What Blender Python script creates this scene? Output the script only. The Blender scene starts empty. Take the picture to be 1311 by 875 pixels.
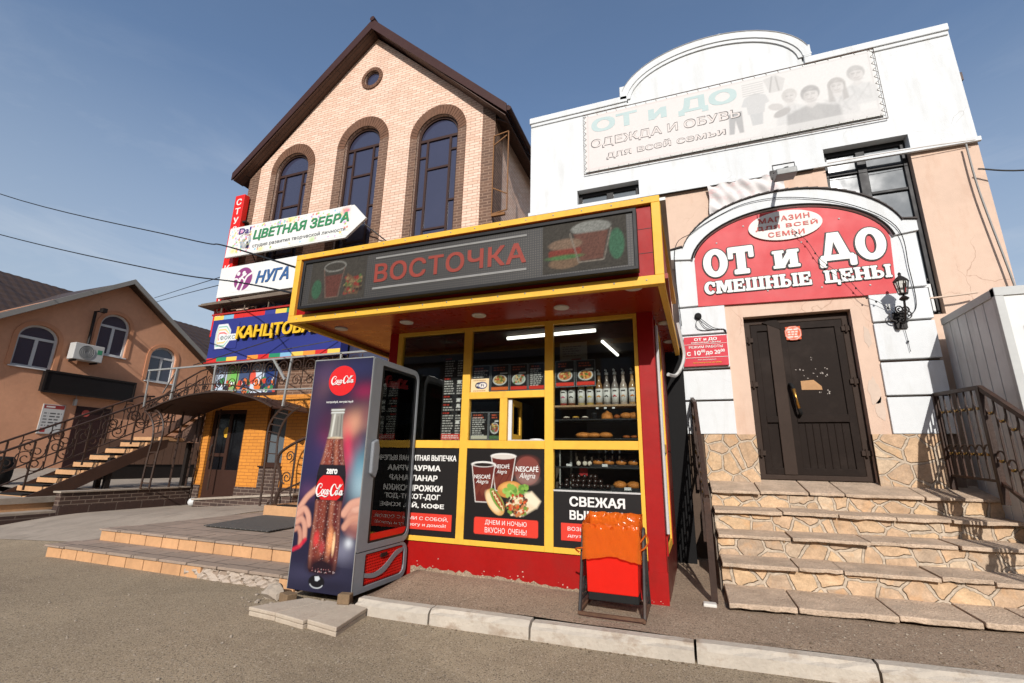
import bpy, bmesh, math, random
import numpy as np
from mathutils import Vector, Matrix, geometry

random.seed(11)
RNG = np.random.RandomState(5)
S = bpy.context.scene
COL = S.collection
rad = math.radians

# ------------------------------------------------------------------ camera, sky, sun, exposure
cam_d = bpy.data.cameras.new('camera')
cam = bpy.data.objects.new('camera', cam_d)
COL.objects.link(cam)
R_, U_, B_ = (0.937444, 0.347555, 0.020117), (0.069062, -0.242291, 0.967743), (0.341218, -0.905815, -0.251137)
cam.matrix_world = Matrix(((R_[0], U_[0], B_[0], 0), (R_[1], U_[1], B_[1], 0), (R_[2], U_[2], B_[2], 1.18), (0, 0, 0, 1)))
cam_d.sensor_width = 36
cam_d.lens = 16.346
cam_d.clip_start = 0.05
cam_d.clip_end = 3000
S.camera = cam
S.render.resolution_x, S.render.resolution_y = 1024, 683

SUN = Vector((0.23, -1.0, 0.55)).normalized()          # direction towards the sun
W = bpy.data.worlds.new('World')
S.world = W
W.use_nodes = True
nt = W.node_tree
bg = nt.nodes['Background']
sky = nt.nodes.new('ShaderNodeTexSky')
sky.sky_type = 'NISHITA'
sky.sun_disc = False
sky.sun_elevation = math.asin(SUN.z)
sky.sun_rotation = math.atan2(SUN.x, SUN.y)
sky.altitude = 200
sky.air_density = 1.0
sky.dust_density = 1.3
sky.ozone_density = 1.6
tc = nt.nodes.new('ShaderNodeTexCoord')
mp = nt.nodes.new('ShaderNodeMapping')
mp.inputs['Scale'].default_value = (1.2, 1.2, 5.0)
mp.inputs['Rotation'].default_value = (0.25, 0.12, 0.6)
nz = nt.nodes.new('ShaderNodeTexNoise')
nz.inputs['Scale'].default_value = 2.2
nz.inputs['Detail'].default_value = 9
nz.inputs['Roughness'].default_value = 0.62
nz.inputs['Distortion'].default_value = 0.6
mr = nt.nodes.new('ShaderNodeMapRange')
mr.inputs['From Min'].default_value = 0.5
mr.inputs['From Max'].default_value = 0.82
mr.inputs['To Max'].default_value = 0.38
sep = nt.nodes.new('ShaderNodeSeparateXYZ')
lim = nt.nodes.new('ShaderNodeMapRange')                # wisps thin out higher in the sky
lim.inputs['From Min'].default_value = 0.15
lim.inputs['From Max'].default_value = 0.62
lim.inputs['To Min'].default_value = 1.25
lim.inputs['To Max'].default_value = 0.05
mul = nt.nodes.new('ShaderNodeMath'); mul.operation = 'MULTIPLY'
mx = nt.nodes.new('ShaderNodeMix'); mx.data_type = 'RGBA'
mx.inputs[7].default_value = (6.5, 6.6, 6.8, 1)
hs = nt.nodes.new('ShaderNodeHueSaturation')
hs.inputs['Saturation'].default_value = 1.0
hs.inputs['Value'].default_value = 1.0
L = nt.links.new
L(tc.outputs['Generated'], mp.inputs['Vector']); L(mp.outputs[0], nz.inputs['Vector'])
L(nz.outputs['Fac'], mr.inputs['Value']); L(tc.outputs['Generated'], sep.inputs[0])
L(sep.outputs['Z'], lim.inputs['Value']); L(mr.outputs[0], mul.inputs[0]); L(lim.outputs[0], mul.inputs[1])
L(sky.outputs[0], hs.inputs['Color']); L(hs.outputs[0], mx.inputs[6]); L(mul.outputs[0], mx.inputs[0])
hz = nt.nodes.new('ShaderNodeMapRange')                 # pale haze low over the horizon
hz.inputs['From Min'].default_value = 0.18; hz.inputs['From Max'].default_value = 0.62
hz.inputs['To Min'].default_value = 0.72; hz.inputs['To Max'].default_value = 0.0
mh = nt.nodes.new('ShaderNodeMix'); mh.data_type = 'RGBA'
mh.inputs[7].default_value = (2.7, 3.05, 3.45, 1)
L(sep.outputs['Z'], hz.inputs['Value']); L(hz.outputs[0], mh.inputs[0]); L(mx.outputs[2], mh.inputs[6])
L(mh.outputs[2], bg.inputs['Color'])
bg.inputs['Strength'].default_value = 0.125

sd = bpy.data.lights.new('sun', 'SUN')
sd.energy = 4.0
sd.angle = rad(0.55)
sd.color = (1.0, 0.965, 0.92)
so = bpy.data.objects.new('sun', sd)
so.rotation_euler = SUN.to_track_quat('Z', 'Y').to_euler()
so.location = (5, -20, 15)
COL.objects.link(so)

S.view_settings.view_transform = 'Standard'
S.view_settings.look = 'None'
S.view_settings.gamma = 1
S.view_settings.use_curve_mapping = False
S.view_settings.exposure = 0.4
S.render.engine = 'CYCLES'
S.cycles.max_bounces = 8
S.cycles.transparent_max_bounces = 12

# ------------------------------------------------------------------ materials
def lin(c):
    return tuple(((v/255)/12.92 if v/255 <= .04045 else ((v/255+.055)/1.055)**2.4) for v in c)

KA = 0.74                                               # overall paint reflectance against the daylight strength
def alb(c):
    return tuple(v*KA for v in lin(c))

def new_mat(name):
    m = bpy.data.materials.new(name)
    m.use_nodes = True
    return m, m.node_tree, m.node_tree.nodes['Principled BSDF']

def N(nt, t, **kw):
    n = nt.nodes.new(t)
    for k, v in kw.items():
        setattr(n, k, v)
    return n

def pos_node(nt, mode='obj', scale=(1, 1, 1)):
    tc = N(nt, 'ShaderNodeTexCoord')
    if mode == 'obj':
        mp = N(nt, 'ShaderNodeMapping'); mp.inputs['Scale'].default_value = scale
        nt.links.new(tc.outputs['Object'], mp.inputs['Vector'])
        return mp.outputs[0]
    sp = N(nt, 'ShaderNodeSeparateXYZ'); nt.links.new(tc.outputs['Object'], sp.inputs[0])
    a = N(nt, 'ShaderNodeMath', operation='ADD')
    cb = N(nt, 'ShaderNodeCombineXYZ')
    if mode == 'wall':                      # (x+y, z)
        nt.links.new(sp.outputs[0], a.inputs[0]); nt.links.new(sp.outputs[1], a.inputs[1])
        nt.links.new(a.outputs[0], cb.inputs[0]); nt.links.new(sp.outputs[2], cb.inputs[1])
    elif mode == 'stair':                   # (x, y+z)
        nt.links.new(sp.outputs[1], a.inputs[0]); nt.links.new(sp.outputs[2], a.inputs[1])
        nt.links.new(sp.outputs[0], cb.inputs[0]); nt.links.new(a.outputs[0], cb.inputs[1])
    elif mode == 'floor':
        nt.links.new(sp.outputs[0], cb.inputs[0]); nt.links.new(sp.outputs[1], cb.inputs[1])
    elif mode == 'voussoir':
        return tc.outputs['Object']
    mp = N(nt, 'ShaderNodeMapping'); mp.inputs['Scale'].default_value = scale
    nt.links.new(cb.outputs[0], mp.inputs['Vector'])
    return mp.outputs[0]

def add_noise_color(nt, base_out, vec, scale, lo, hi, detail=6, rough=.6):
    nz = N(nt, 'ShaderNodeTexNoise'); nz.inputs['Scale'].default_value = scale
    nz.inputs['Detail'].default_value = detail; nz.inputs['Roughness'].default_value = rough
    nt.links.new(vec, nz.inputs['Vector'])
    mr = N(nt, 'ShaderNodeMapRange'); mr.inputs['From Min'].default_value = .3; mr.inputs['From Max'].default_value = .7
    mr.inputs['To Min'].default_value = lo; mr.inputs['To Max'].default_value = hi
    nt.links.new(nz.outputs['Fac'], mr.inputs['Value'])
    vm = N(nt, 'ShaderNodeVectorMath', operation='SCALE')
    nt.links.new(base_out, vm.inputs[0]); nt.links.new(mr.outputs[0], vm.inputs['Scale'])
    return vm.outputs[0]

def rgb_node(nt, c):
    n = N(nt, 'ShaderNodeRGB'); n.outputs[0].default_value = (*alb(c), 1)
    return n.outputs[0]

def mix_fac(nt, fac, a, b):
    m = N(nt, 'ShaderNodeMix', data_type='RGBA')
    nt.links.new(fac, m.inputs[0]); nt.links.new(a, m.inputs[6]); nt.links.new(b, m.inputs[7])
    return m.outputs[2]

def bump(nt, p, height, strength, dist=.01):
    b = N(nt, 'ShaderNodeBump'); b.inputs['Strength'].default_value = strength; b.inputs['Distance'].default_value = dist
    nt.links.new(height, b.inputs['Height']); nt.links.new(b.outputs[0], p.inputs['Normal'])
    return b

def M(name, c, rough=.6, var=.12, vs=3.0, bs=0, bstr=.2, metal=0, spec=.25, stain=None, stain_amt=.3, stain_scale=(1, 1, 1), speck=None, speck_scale=90, bdist=.01):
    m, nt, p = new_mat(name)
    v = pos_node(nt)
    out = rgb_node(nt, c)
    if var:
        out = add_noise_color(nt, out, v, vs, 1-var, 1+var*.7)
        out = add_noise_color(nt, out, v, vs*9, 1-var*.6, 1+var*.5)
    if stain:
        vv = pos_node(nt, 'obj', stain_scale)
        nz = N(nt, 'ShaderNodeTexNoise'); nz.inputs['Scale'].default_value = 2.3; nz.inputs['Detail'].default_value = 9; nz.inputs['Roughness'].default_value = .68
        nt.links.new(vv, nz.inputs['Vector'])
        mr = N(nt, 'ShaderNodeMapRange'); mr.inputs['From Min'].default_value = .52; mr.inputs['From Max'].default_value = .72; mr.inputs['To Max'].default_value = stain_amt
        nt.links.new(nz.outputs['Fac'], mr.inputs['Value'])
        out = mix_fac(nt, mr.outputs[0], out, rgb_node(nt, stain))
    if speck:
        for sc, cc, th in ((speck_scale, speck[0], .2), (speck_scale*.62, speck[1], .2), (speck_scale*1.5, speck[1], .26), (speck_scale*.3, speck[0], .09)):
            vo = N(nt, 'ShaderNodeTexVoronoi'); vo.inputs['Scale'].default_value = sc
            nt.links.new(v, vo.inputs['Vector'])
            mr = N(nt, 'ShaderNodeMapRange'); mr.inputs['From Min'].default_value = th+.1; mr.inputs['From Max'].default_value = th; mr.inputs['To Max'].default_value = .75
            nt.links.new(vo.outputs['Distance'], mr.inputs['Value'])
            out = mix_fac(nt, mr.outputs[0], out, rgb_node(nt, cc))
    nt.links.new(out, p.inputs['Base Color'])
    p.inputs['Roughness'].default_value = rough
    p.inputs['Metallic'].default_value = metal
    p.inputs['Specular IOR Level'].default_value = spec
    if rough < .6:
        rz = N(nt, 'ShaderNodeTexNoise'); rz.inputs['Scale'].default_value = vs*3; rz.inputs['Detail'].default_value = 5
        nt.links.new(v, rz.inputs['Vector'])
        rm = N(nt, 'ShaderNodeMapRange'); rm.inputs['To Min'].default_value = max(.03, rough-.12); rm.inputs['To Max'].default_value = rough+.16
        nt.links.new(rz.outputs['Fac'], rm.inputs['Value']); nt.links.new(rm.outputs[0], p.inputs['Roughness'])
    if bs:
        nz = N(nt, 'ShaderNodeTexNoise'); nz.inputs['Scale'].default_value = bs; nz.inputs['Detail'].default_value = 7
        nt.links.new(v, nz.inputs['Vector'])
        bump(nt, p, nz.outputs['Fac'], bstr, bdist)
    return m

def M_brick(name, c1, c2, cm, bw=.25, bh=.075, mortar=.011, mode='wall', rough=.75, var=.15, offset=.5, bstr=.5):
    m, nt, p = new_mat(name)
    v = pos_node(nt, mode)
    b = N(nt, 'ShaderNodeTexBrick')
    b.offset = offset
    b.inputs['Color1'].default_value = (*alb(c1), 1); b.inputs['Color2'].default_value = (*alb(c2), 1); b.inputs['Mortar'].default_value = (*alb(cm), 1)
    b.inputs['Scale'].default_value = 1; b.inputs['Mortar Size'].default_value = mortar
    b.inputs['Brick Width'].default_value = bw; b.inputs['Row Height'].default_value = bh; b.inputs['Mortar Smooth'].default_value = .15
    nt.links.new(v, b.inputs['Vector'])
    v2 = pos_node(nt)
    out = add_noise_color(nt, b.outputs['Color'], v2, 1.1, 1-var, 1+var*.6)
    out = add_noise_color(nt, out, v2, 22, 1-var, 1+var*.7)
    nt.links.new(out, p.inputs['Base Color']); p.inputs['Roughness'].default_value = rough
    inv = N(nt, 'ShaderNodeMath', operation='SUBTRACT'); inv.inputs[0].default_value = 1
    nt.links.new(b.outputs['Fac'], inv.inputs[1])
    bump(nt, p, inv.outputs[0], bstr, .012)
    return m

def M_flag(name, scale=5.0, mode='stair', warm=True):
    m, nt, p = new_mat(name)
    v = pos_node(nt, mode)
    wz = N(nt, 'ShaderNodeTexNoise'); wz.inputs['Scale'].default_value = 3.5; wz.inputs['Detail'].default_value = 4
    nt.links.new(v, wz.inputs['Vector'])
    sc = N(nt, 'ShaderNodeVectorMath', operation='SCALE'); sc.inputs['Scale'].default_value = .10
    nt.links.new(wz.outputs['Color'], sc.inputs[0])
    ad = N(nt, 'ShaderNodeVectorMath', operation='ADD'); nt.links.new(v, ad.inputs[0]); nt.links.new(sc.outputs[0], ad.inputs[1])
    ve = N(nt, 'ShaderNodeTexVoronoi', feature='DISTANCE_TO_EDGE', voronoi_dimensions='2D'); ve.inputs['Scale'].default_value = scale
    vc = N(nt, 'ShaderNodeTexVoronoi', feature='F1', voronoi_dimensions='2D'); vc.inputs['Scale'].default_value = scale
    nt.links.new(ad.outputs[0], ve.inputs['Vector']); nt.links.new(ad.outputs[0], vc.inputs['Vector'])
    sp = N(nt, 'ShaderNodeSeparateColor'); nt.links.new(vc.outputs['Color'], sp.inputs[0])
    cr = N(nt, 'ShaderNodeValToRGB'); e = cr.color_ramp.elements
    cols = [(200, 168, 136), (224, 190, 150), (214, 180, 146), (188, 164, 140), (228, 202, 170)]
    e[0].position = 0; e[0].color = (*alb(cols[0]), 1); e[1].position = 1; e[1].color = (*alb(cols[4]), 1)
    for i in (1, 2, 3):
        x = e.new(i/4); x.color = (*alb(cols[i]), 1)
    nt.links.new(sp.outputs[0], cr.inputs[0])
    v3 = pos_node(nt)
    st = add_noise_color(nt, cr.outputs[0], v3, 9, .68, 1.16, 9, .74)
    st = add_noise_color(nt, st, v3, 70, .84, 1.12, 4)
    # rusty orange veins
    nz = N(nt, 'ShaderNodeTexNoise'); nz.inputs['Scale'].default_value = 6; nz.inputs['Detail'].default_value = 8; nz.inputs['Distortion'].default_value = 1.2
    nt.links.new(v3, nz.inputs['Vector'])
    mr = N(nt, 'ShaderNodeMapRange'); mr.inputs['From Min'].default_value = .55; mr.inputs['From Max'].default_value = .75; mr.inputs['To Max'].default_value = .55
    nt.links.new(nz.outputs['Fac'], mr.inputs['Value'])
    st = mix_fac(nt, mr.outputs[0], st, rgb_node(nt, (216, 166, 116)))
    jw = N(nt, 'ShaderNodeTexNoise'); jw.inputs['Scale'].default_value = 5; nt.links.new(v3, jw.inputs['Vector'])
    jm = N(nt, 'ShaderNodeMapRange'); jm.inputs['To Min'].default_value = .03; jm.inputs['To Max'].default_value = .12
    nt.links.new(jw.outputs['Fac'], jm.inputs['Value'])
    dv = N(nt, 'ShaderNodeMath', operation='DIVIDE'); nt.links.new(ve.outputs['Distance'], dv.inputs[0]); nt.links.new(jm.outputs[0], dv.inputs[1])
    ms = N(nt, 'ShaderNodeMapRange'); ms.inputs['From Min'].default_value = .55; ms.inputs['From Max'].default_value = 1.0
    nt.links.new(dv.outputs[0], ms.inputs['Value'])
    dk = N(nt, 'ShaderNodeMapRange'); dk.inputs['From Min'].default_value = .92; dk.inputs['From Max'].default_value = 1.12
    mt = add_noise_color(nt, rgb_node(nt, (204, 186, 164)), v3, 26, .68, 1.12)
    out = mix_fac(nt, ms.outputs[0], mt, st)
    # thin dark gap where the stone meets its mortar, broken up by noise
    ga = N(nt, 'ShaderNodeMath', operation='SUBTRACT'); ga.inputs[1].default_value = .72; nt.links.new(dv.outputs[0], ga.inputs[0])
    gb = N(nt, 'ShaderNodeMath', operation='ABSOLUTE'); nt.links.new(ga.outputs[0], gb.inputs[0])
    gc = N(nt, 'ShaderNodeMapRange'); gc.inputs['From Min'].default_value = .16; gc.inputs['From Max'].default_value = .04; gc.inputs['To Max'].default_value = .55
    nt.links.new(gb.outputs[0], gc.inputs['Value'])
    gn = N(nt, 'ShaderNodeTexNoise'); gn.inputs['Scale'].default_value = 7; gn.inputs['Detail'].default_value = 4; nt.links.new(v3, gn.inputs['Vector'])
    gm = N(nt, 'ShaderNodeMapRange'); gm.inputs['From Min'].default_value = .46; gm.inputs['From Max'].default_value = .56; nt.links.new(gn.outputs['Fac'], gm.inputs['Value'])
    gx = N(nt, 'ShaderNodeMath', operation='MULTIPLY'); nt.links.new(gc.outputs[0], gx.inputs[0]); nt.links.new(gm.outputs[0], gx.inputs[1])
    out = mix_fac(nt, gx.outputs[0], out, rgb_node(nt, (92, 74, 58)))
    nt.links.new(out, p.inputs['Base Color']); p.inputs['Roughness'].default_value = .88; p.inputs['Specular IOR Level'].default_value = .15
    hn = N(nt, 'ShaderNodeTexNoise'); hn.inputs['Scale'].default_value = 18; hn.inputs['Detail'].default_value = 8
    nt.links.new(v3, hn.inputs['Vector'])
    hs = N(nt, 'ShaderNodeMath', operation='MULTIPLY'); hs.inputs[1].default_value = .45; nt.links.new(hn.outputs['Fac'], hs.inputs[0])
    ha = N(nt, 'ShaderNodeMath', operation='ADD'); nt.links.new(ms.outputs[0], ha.inputs[0]); nt.links.new(hs.outputs[0], ha.inputs[1])
    bump(nt, p, ha.outputs[0], .9, .018)
    return m

def add_cracks(m, scale, width, amt, dark, mask=(.5, .62), patches=0.0):
    """sparse thin cracks, and faint repair patches, laid over a material's colour"""
    nt = m.node_tree; p = nt.nodes['Principled BSDF']
    src = p.inputs['Base Color'].links[0].from_socket
    v = pos_node(nt)
    wz = N(nt, 'ShaderNodeTexNoise'); wz.inputs['Scale'].default_value = scale*2.2; wz.inputs['Detail'].default_value = 6
    nt.links.new(v, wz.inputs['Vector'])
    sc = N(nt, 'ShaderNodeVectorMath', operation='SCALE'); sc.inputs['Scale'].default_value = .35/scale; nt.links.new(wz.outputs['Color'], sc.inputs[0])
    ad = N(nt, 'ShaderNodeVectorMath', operation='ADD'); nt.links.new(v, ad.inputs[0]); nt.links.new(sc.outputs[0], ad.inputs[1])
    ve = N(nt, 'ShaderNodeTexVoronoi', feature='DISTANCE_TO_EDGE'); ve.inputs['Scale'].default_value = scale
    nt.links.new(ad.outputs[0], ve.inputs['Vector'])
    ln_ = N(nt, 'ShaderNodeMapRange'); ln_.inputs['From Min'].default_value = width; ln_.inputs['From Max'].default_value = width*.3; ln_.inputs['To Max'].default_value = amt
    nt.links.new(ve.outputs['Distance'], ln_.inputs['Value'])
    mz = N(nt, 'ShaderNodeTexNoise'); mz.inputs['Scale'].default_value = scale*.7; mz.inputs['Detail'].default_value = 3; nt.links.new(v, mz.inputs['Vector'])
    mm = N(nt, 'ShaderNodeMapRange'); mm.inputs['From Min'].default_value = mask[0]; mm.inputs['From Max'].default_value = mask[1]; nt.links.new(mz.outputs['Fac'], mm.inputs['Value'])
    f = N(nt, 'ShaderNodeMath', operation='MULTIPLY'); nt.links.new(ln_.outputs[0], f.inputs[0]); nt.links.new(mm.outputs[0], f.inputs[1])
    if patches:
        vp = N(nt, 'ShaderNodeTexVoronoi'); vp.inputs['Scale'].default_value = scale*.8; nt.links.new(ad.outputs[0], vp.inputs['Vector'])
        sp = N(nt, 'ShaderNodeSeparateColor'); nt.links.new(vp.outputs['Color'], sp.inputs[0])
        pm = N(nt, 'ShaderNodeMapRange'); pm.inputs['To Min'].default_value = 1-patches; pm.inputs['To Max'].default_value = 1+patches; nt.links.new(sp.outputs[0], pm.inputs['Value'])
        vs = N(nt, 'ShaderNodeVectorMath', operation='SCALE'); nt.links.new(src, vs.inputs[0]); nt.links.new(pm.outputs[0], vs.inputs['Scale'])
        src = vs.outputs[0]
    nt.links.new(mix_fac(nt, f.outputs[0], src, rgb_node(nt, dark)), p.inputs['Base Color'])
    return m

def M_glass(name, tint=(1, 1, 1), ior=1.5, rough=0.0, refl=1.0):
    m, nt, p = new_mat(name)
    nt.nodes.remove(p)
    tr = N(nt, 'ShaderNodeBsdfTransparent'); tr.inputs[0].default_value = (*tint, 1)
    gl = N(nt, 'ShaderNodeBsdfGlossy'); gl.inputs['Roughness'].default_value = rough
    gl.inputs[0].default_value = (refl, refl, refl, 1)
    fr = N(nt, 'ShaderNodeFresnel'); fr.inputs[0].default_value = ior
    mx = N(nt, 'ShaderNodeMixShader')
    nt.links.new(fr.outputs[0], mx.inputs[0]); nt.links.new(tr.outputs[0], mx.inputs[1]); nt.links.new(gl.outputs[0], mx.inputs[2])
    nt.links.new(mx.outputs[0], nt.nodes['Material Output'].inputs[0])
    return m

def M_print(name, rough=.6, spec=.18):
    m, nt, p = new_mat(name)
    a = N(nt, 'ShaderNodeVertexColor'); a.layer_name = 'print'
    nt.links.new(a.outputs[0], p.inputs['Base Color'])
    p.inputs['Roughness'].default_value = rough
    p.inputs['Specular IOR Level'].default_value = spec
    return m

def M_emit(name, c, s):
    m, nt, p = new_mat(name)
    p.inputs['Base Color'].default_value = (*lin(c), 1)
    p.inputs['Emission Color'].default_value = (*lin(c), 1)
    p.inputs['Emission Strength'].default_value = s
    return m

# ------------------------------------------------------------------ mesh helpers
ORG = {}

class MB:
    def __init__(s):
        s.v = []; s.f = []; s.m = []
    def add(s, vs, fs, m=0):
        o = len(s.v)
        s.v += [tuple(q) for q in vs]
        s.f += [tuple(i+o for i in f) for f in fs]
        s.m += [m]*len(fs)
        return s
    def box(s, x0, x1, y0, y1, z0, z1, m=0):
        v = [(x, y, z) for z in (z0, z1) for y in (y0, y1) for x in (x0, x1)]
        return s.add(v, [(0, 2, 3, 1), (4, 5, 7, 6), (0, 1, 5, 4), (2, 6, 7, 3), (0, 4, 6, 2), (1, 3, 7, 5)], m)
    def prism(s, outer, d0, d1, ax='y', holes=(), m=0, ms=None):
        """2-D outline (with holes) extruded along an axis between d0 and d1"""
        def P(a, b, d):
            return (a, d, b) if ax == 'y' else ((d, a, b) if ax == 'x' else (a, b, d))
        loops = [list(outer)]+[list(h) for h in holes]
        flat = [q for l in loops for q in l]
        tris = geometry.tessellate_polygon([[Vector((q[0], q[1], 0)) for q in l] for l in loops])
        n = len(flat)
        vs = [P(a, b, d0) for a, b in flat]+[P(a, b, d1) for a, b in flat]
        fs = [tuple(t) for t in tris]+[tuple(i+n for i in reversed(t)) for t in tris]
        s.add(vs, fs, m)
        o = 0
        side = []
        for l in loops:
            k = len(l)
            for i in range(k):
                j = (i+1) % k
                side.append((o+i, o+j, o+j+n, o+i+n))
            o += k
        s.add(vs, side, m if ms is None else ms)
        return s
    def tube(s, pts, r, n=6, m=0, closed=False):
        pts = [Vector(q) for q in pts]
        rs = r if isinstance(r, (list, tuple)) else [r]*len(pts)
        rings = []
        prev = None
        K = len(pts)
        for i, q in enumerate(pts):
            if closed:
                t = pts[(i+1) % K]-pts[i-1]
            else:
                t = pts[min(i+1, K-1)]-pts[max(i-1, 0)]
            if t.length < 1e-9:
                t = Vector((0, 0, 1))
            t.normalize()
            if prev is None:
                up = Vector((0, 0, 1)) if abs(t.z) < .9 else Vector((1, 0, 0))
                a = t.cross(up).normalized()
            else:
                a = (prev-t*prev.dot(t))
                a = a.normalized() if a.length > 1e-6 else t.orthogonal().normalized()
            prev = a
            b = t.cross(a)
            rings.append([q+(a*math.cos(w)+b*math.sin(w))*rs[i] for w in [(k+.5)*2*math.pi/n for k in range(n)]])
        vs = [p for rg in rings for p in rg]
        fs = []
        for i in range(K if closed else K-1):
            i2 = (i+1) % K
            for k in range(n):
                k2 = (k+1) % n
                fs.append((i*n+k, i*n+k2, i2*n+k2, i2*n+k))
        if not closed:
            fs.append(tuple(reversed(range(n)))); fs.append(tuple((K-1)*n+k for k in range(n)))
        return s.add(vs, fs, m)
    def lathe(s, prof, c, n=16, m=0, ax='z'):
        vs = []; fs = []
        for r, h in prof:
            for k in range(n):
                w = 2*math.pi*k/n
                a, b = r*math.cos(w), r*math.sin(w)
                vs.append((c[0]+a, c[1]+b, c[2]+h) if ax == 'z' else ((c[0]+a, c[1]+h, c[2]+b) if ax == 'y' else (c[0]+h, c[1]+a, c[2]+b)))
        for i in range(len(prof)-1):
            for k in range(n):
                k2 = (k+1) % n
                fs.append((i*n+k, i*n+k2, (i+1)*n+k2, (i+1)*n+k))
        fs.append(tuple(reversed(range(n)))); fs.append(tuple((len(prof)-1)*n+k for k in range(n)))
        return s.add(vs, fs, m)
    def ball(s, c, r, nu=12, nv=8, jit=0, m=0):
        vs = []; fs = []
        for j in range(nv+1):
            ph = math.pi*j/nv
            for k in range(nu):
                w = 2*math.pi*k/nu
                q = 1+random.uniform(-jit, jit)
                vs.append((c[0]+r[0]*math.sin(ph)*math.cos(w)*q, c[1]+r[1]*math.sin(ph)*math.sin(w)*q, c[2]+r[2]*math.cos(ph)*q))
        for j in range(nv):
            for k in range(nu):
                k2 = (k+1) % nu
                fs.append((j*nu+k, (j+1)*nu+k, (j+1)*nu+k2, j*nu+k2))
        return s.add(vs, fs, m)
    def grid(s, xs, ys, zf, m=0):
        nx = len(xs)
        vs = [(x, y, zf(x, y)) for y in ys for x in xs]
        fs = [(j*nx+i, j*nx+i+1, (j+1)*nx+i+1, (j+1)*nx+i) for j in range(len(ys)-1) for i in range(nx-1)]
        return s.add(vs, fs, m)
    def each(s, name, mats, parent=None, **kw):
        """every separate piece becomes a part of its own"""
        par = list(range(len(s.v)))
        def root(i):
            while par[i] != i:
                par[i] = par[par[i]]; i = par[i]
            return i
        for f in s.f:
            for q in f[1:]: par[root(q)] = root(f[0])
        groups = {}
        for f, m in zip(s.f, s.m): groups.setdefault(root(f[0]), []).append((f, m))
        out = []
        for fs in groups.values():
            idx = sorted({i for f, _ in fs for i in f}); mp_ = {i: k for k, i in enumerate(idx)}
            p = MB(); p.v = [s.v[i] for i in idx]; p.f = [tuple(mp_[i] for i in f) for f, _ in fs]; p.m = [m for _, m in fs]
            out.append(p.build(name, mats, parent, **kw))
        return out[0]
    def build(s, name, mats, parent=None, smooth=False, bevel=0, fix=True):
        me = bpy.data.meshes.new(name)
        org = ORG.get(parent.name, Vector((0, 0, 0))) if parent else Vector((0, 0, 0))
        me.from_pydata([(a-org.x, b-org.y, c-org.z) for a, b, c in s.v], [], s.f)
        for mt in (mats if isinstance(mats, (list, tuple)) else [mats]):
            me.materials.append(mt)
        for p, i in zip(me.polygons, s.m):
            p.material_index = i
            p.use_smooth = smooth
        if fix:
            bm = bmesh.new(); bm.from_mesh(me)
            if fix != 'noweld':
                bmesh.ops.remove_doubles(bm, verts=bm.verts, dist=1e-5)
            bmesh.ops.recalc_face_normals(bm, faces=bm.faces)
            bm.to_mesh(me); bm.free()
        return link(name, me, parent, org, bevel)

def link(name, me, parent, org, bevel=0):
    o = bpy.data.objects.new(name, me)
    COL.objects.link(o)
    if parent:
        o.parent = parent
    ORG[o.name] = org
    if bevel:
        b = o.modifiers.new('bevel', 'BEVEL'); b.width = bevel; b.segments = 2; b.limit_method = 'ANGLE'; b.angle_limit = rad(40)
    return o

def tag(o, label=None, cat=None, group=None, kind=None):
    if label: o['label'] = label
    if cat: o['category'] = cat
    if group: o['group'] = group
    if kind: o['kind'] = kind
    return o

def thing(name, label, cat, loc=(0, 0, 0), group=None):
    o = bpy.data.objects.new(name, None)
    o.empty_display_size = .1
    COL.objects.link(o)
    o.location = loc
    ORG[o.name] = Vector(loc)
    return tag(o, label, cat, group)

def solo(mb, name, mats, label, cat, loc, group=None, **kw):
    """a thing that is a single mesh, its origin put at its base"""
    o = mb.build(name, mats, None, **kw)
    v = Vector(loc)
    o.data.transform(Matrix.Translation(-v))
    o.location = v
    ORG[o.name] = v
    return tag(o, label, cat, group)

def struct(mb, name, mats, **kw):
    return tag(mb.build(name, mats, None, **kw), kind='structure')

def copy_tree(o, loc=None, label=None, group=None, parent=None):
    c = o.copy(); COL.objects.link(c)
    if parent: c.parent = parent
    for ch in [x for x in bpy.data.objects if x.parent == o]:
        copy_tree(ch, parent=c)
    if loc is not None: c.location = loc
    if label: c['label'] = label
    if group: c['group'] = group
    return c

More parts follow.
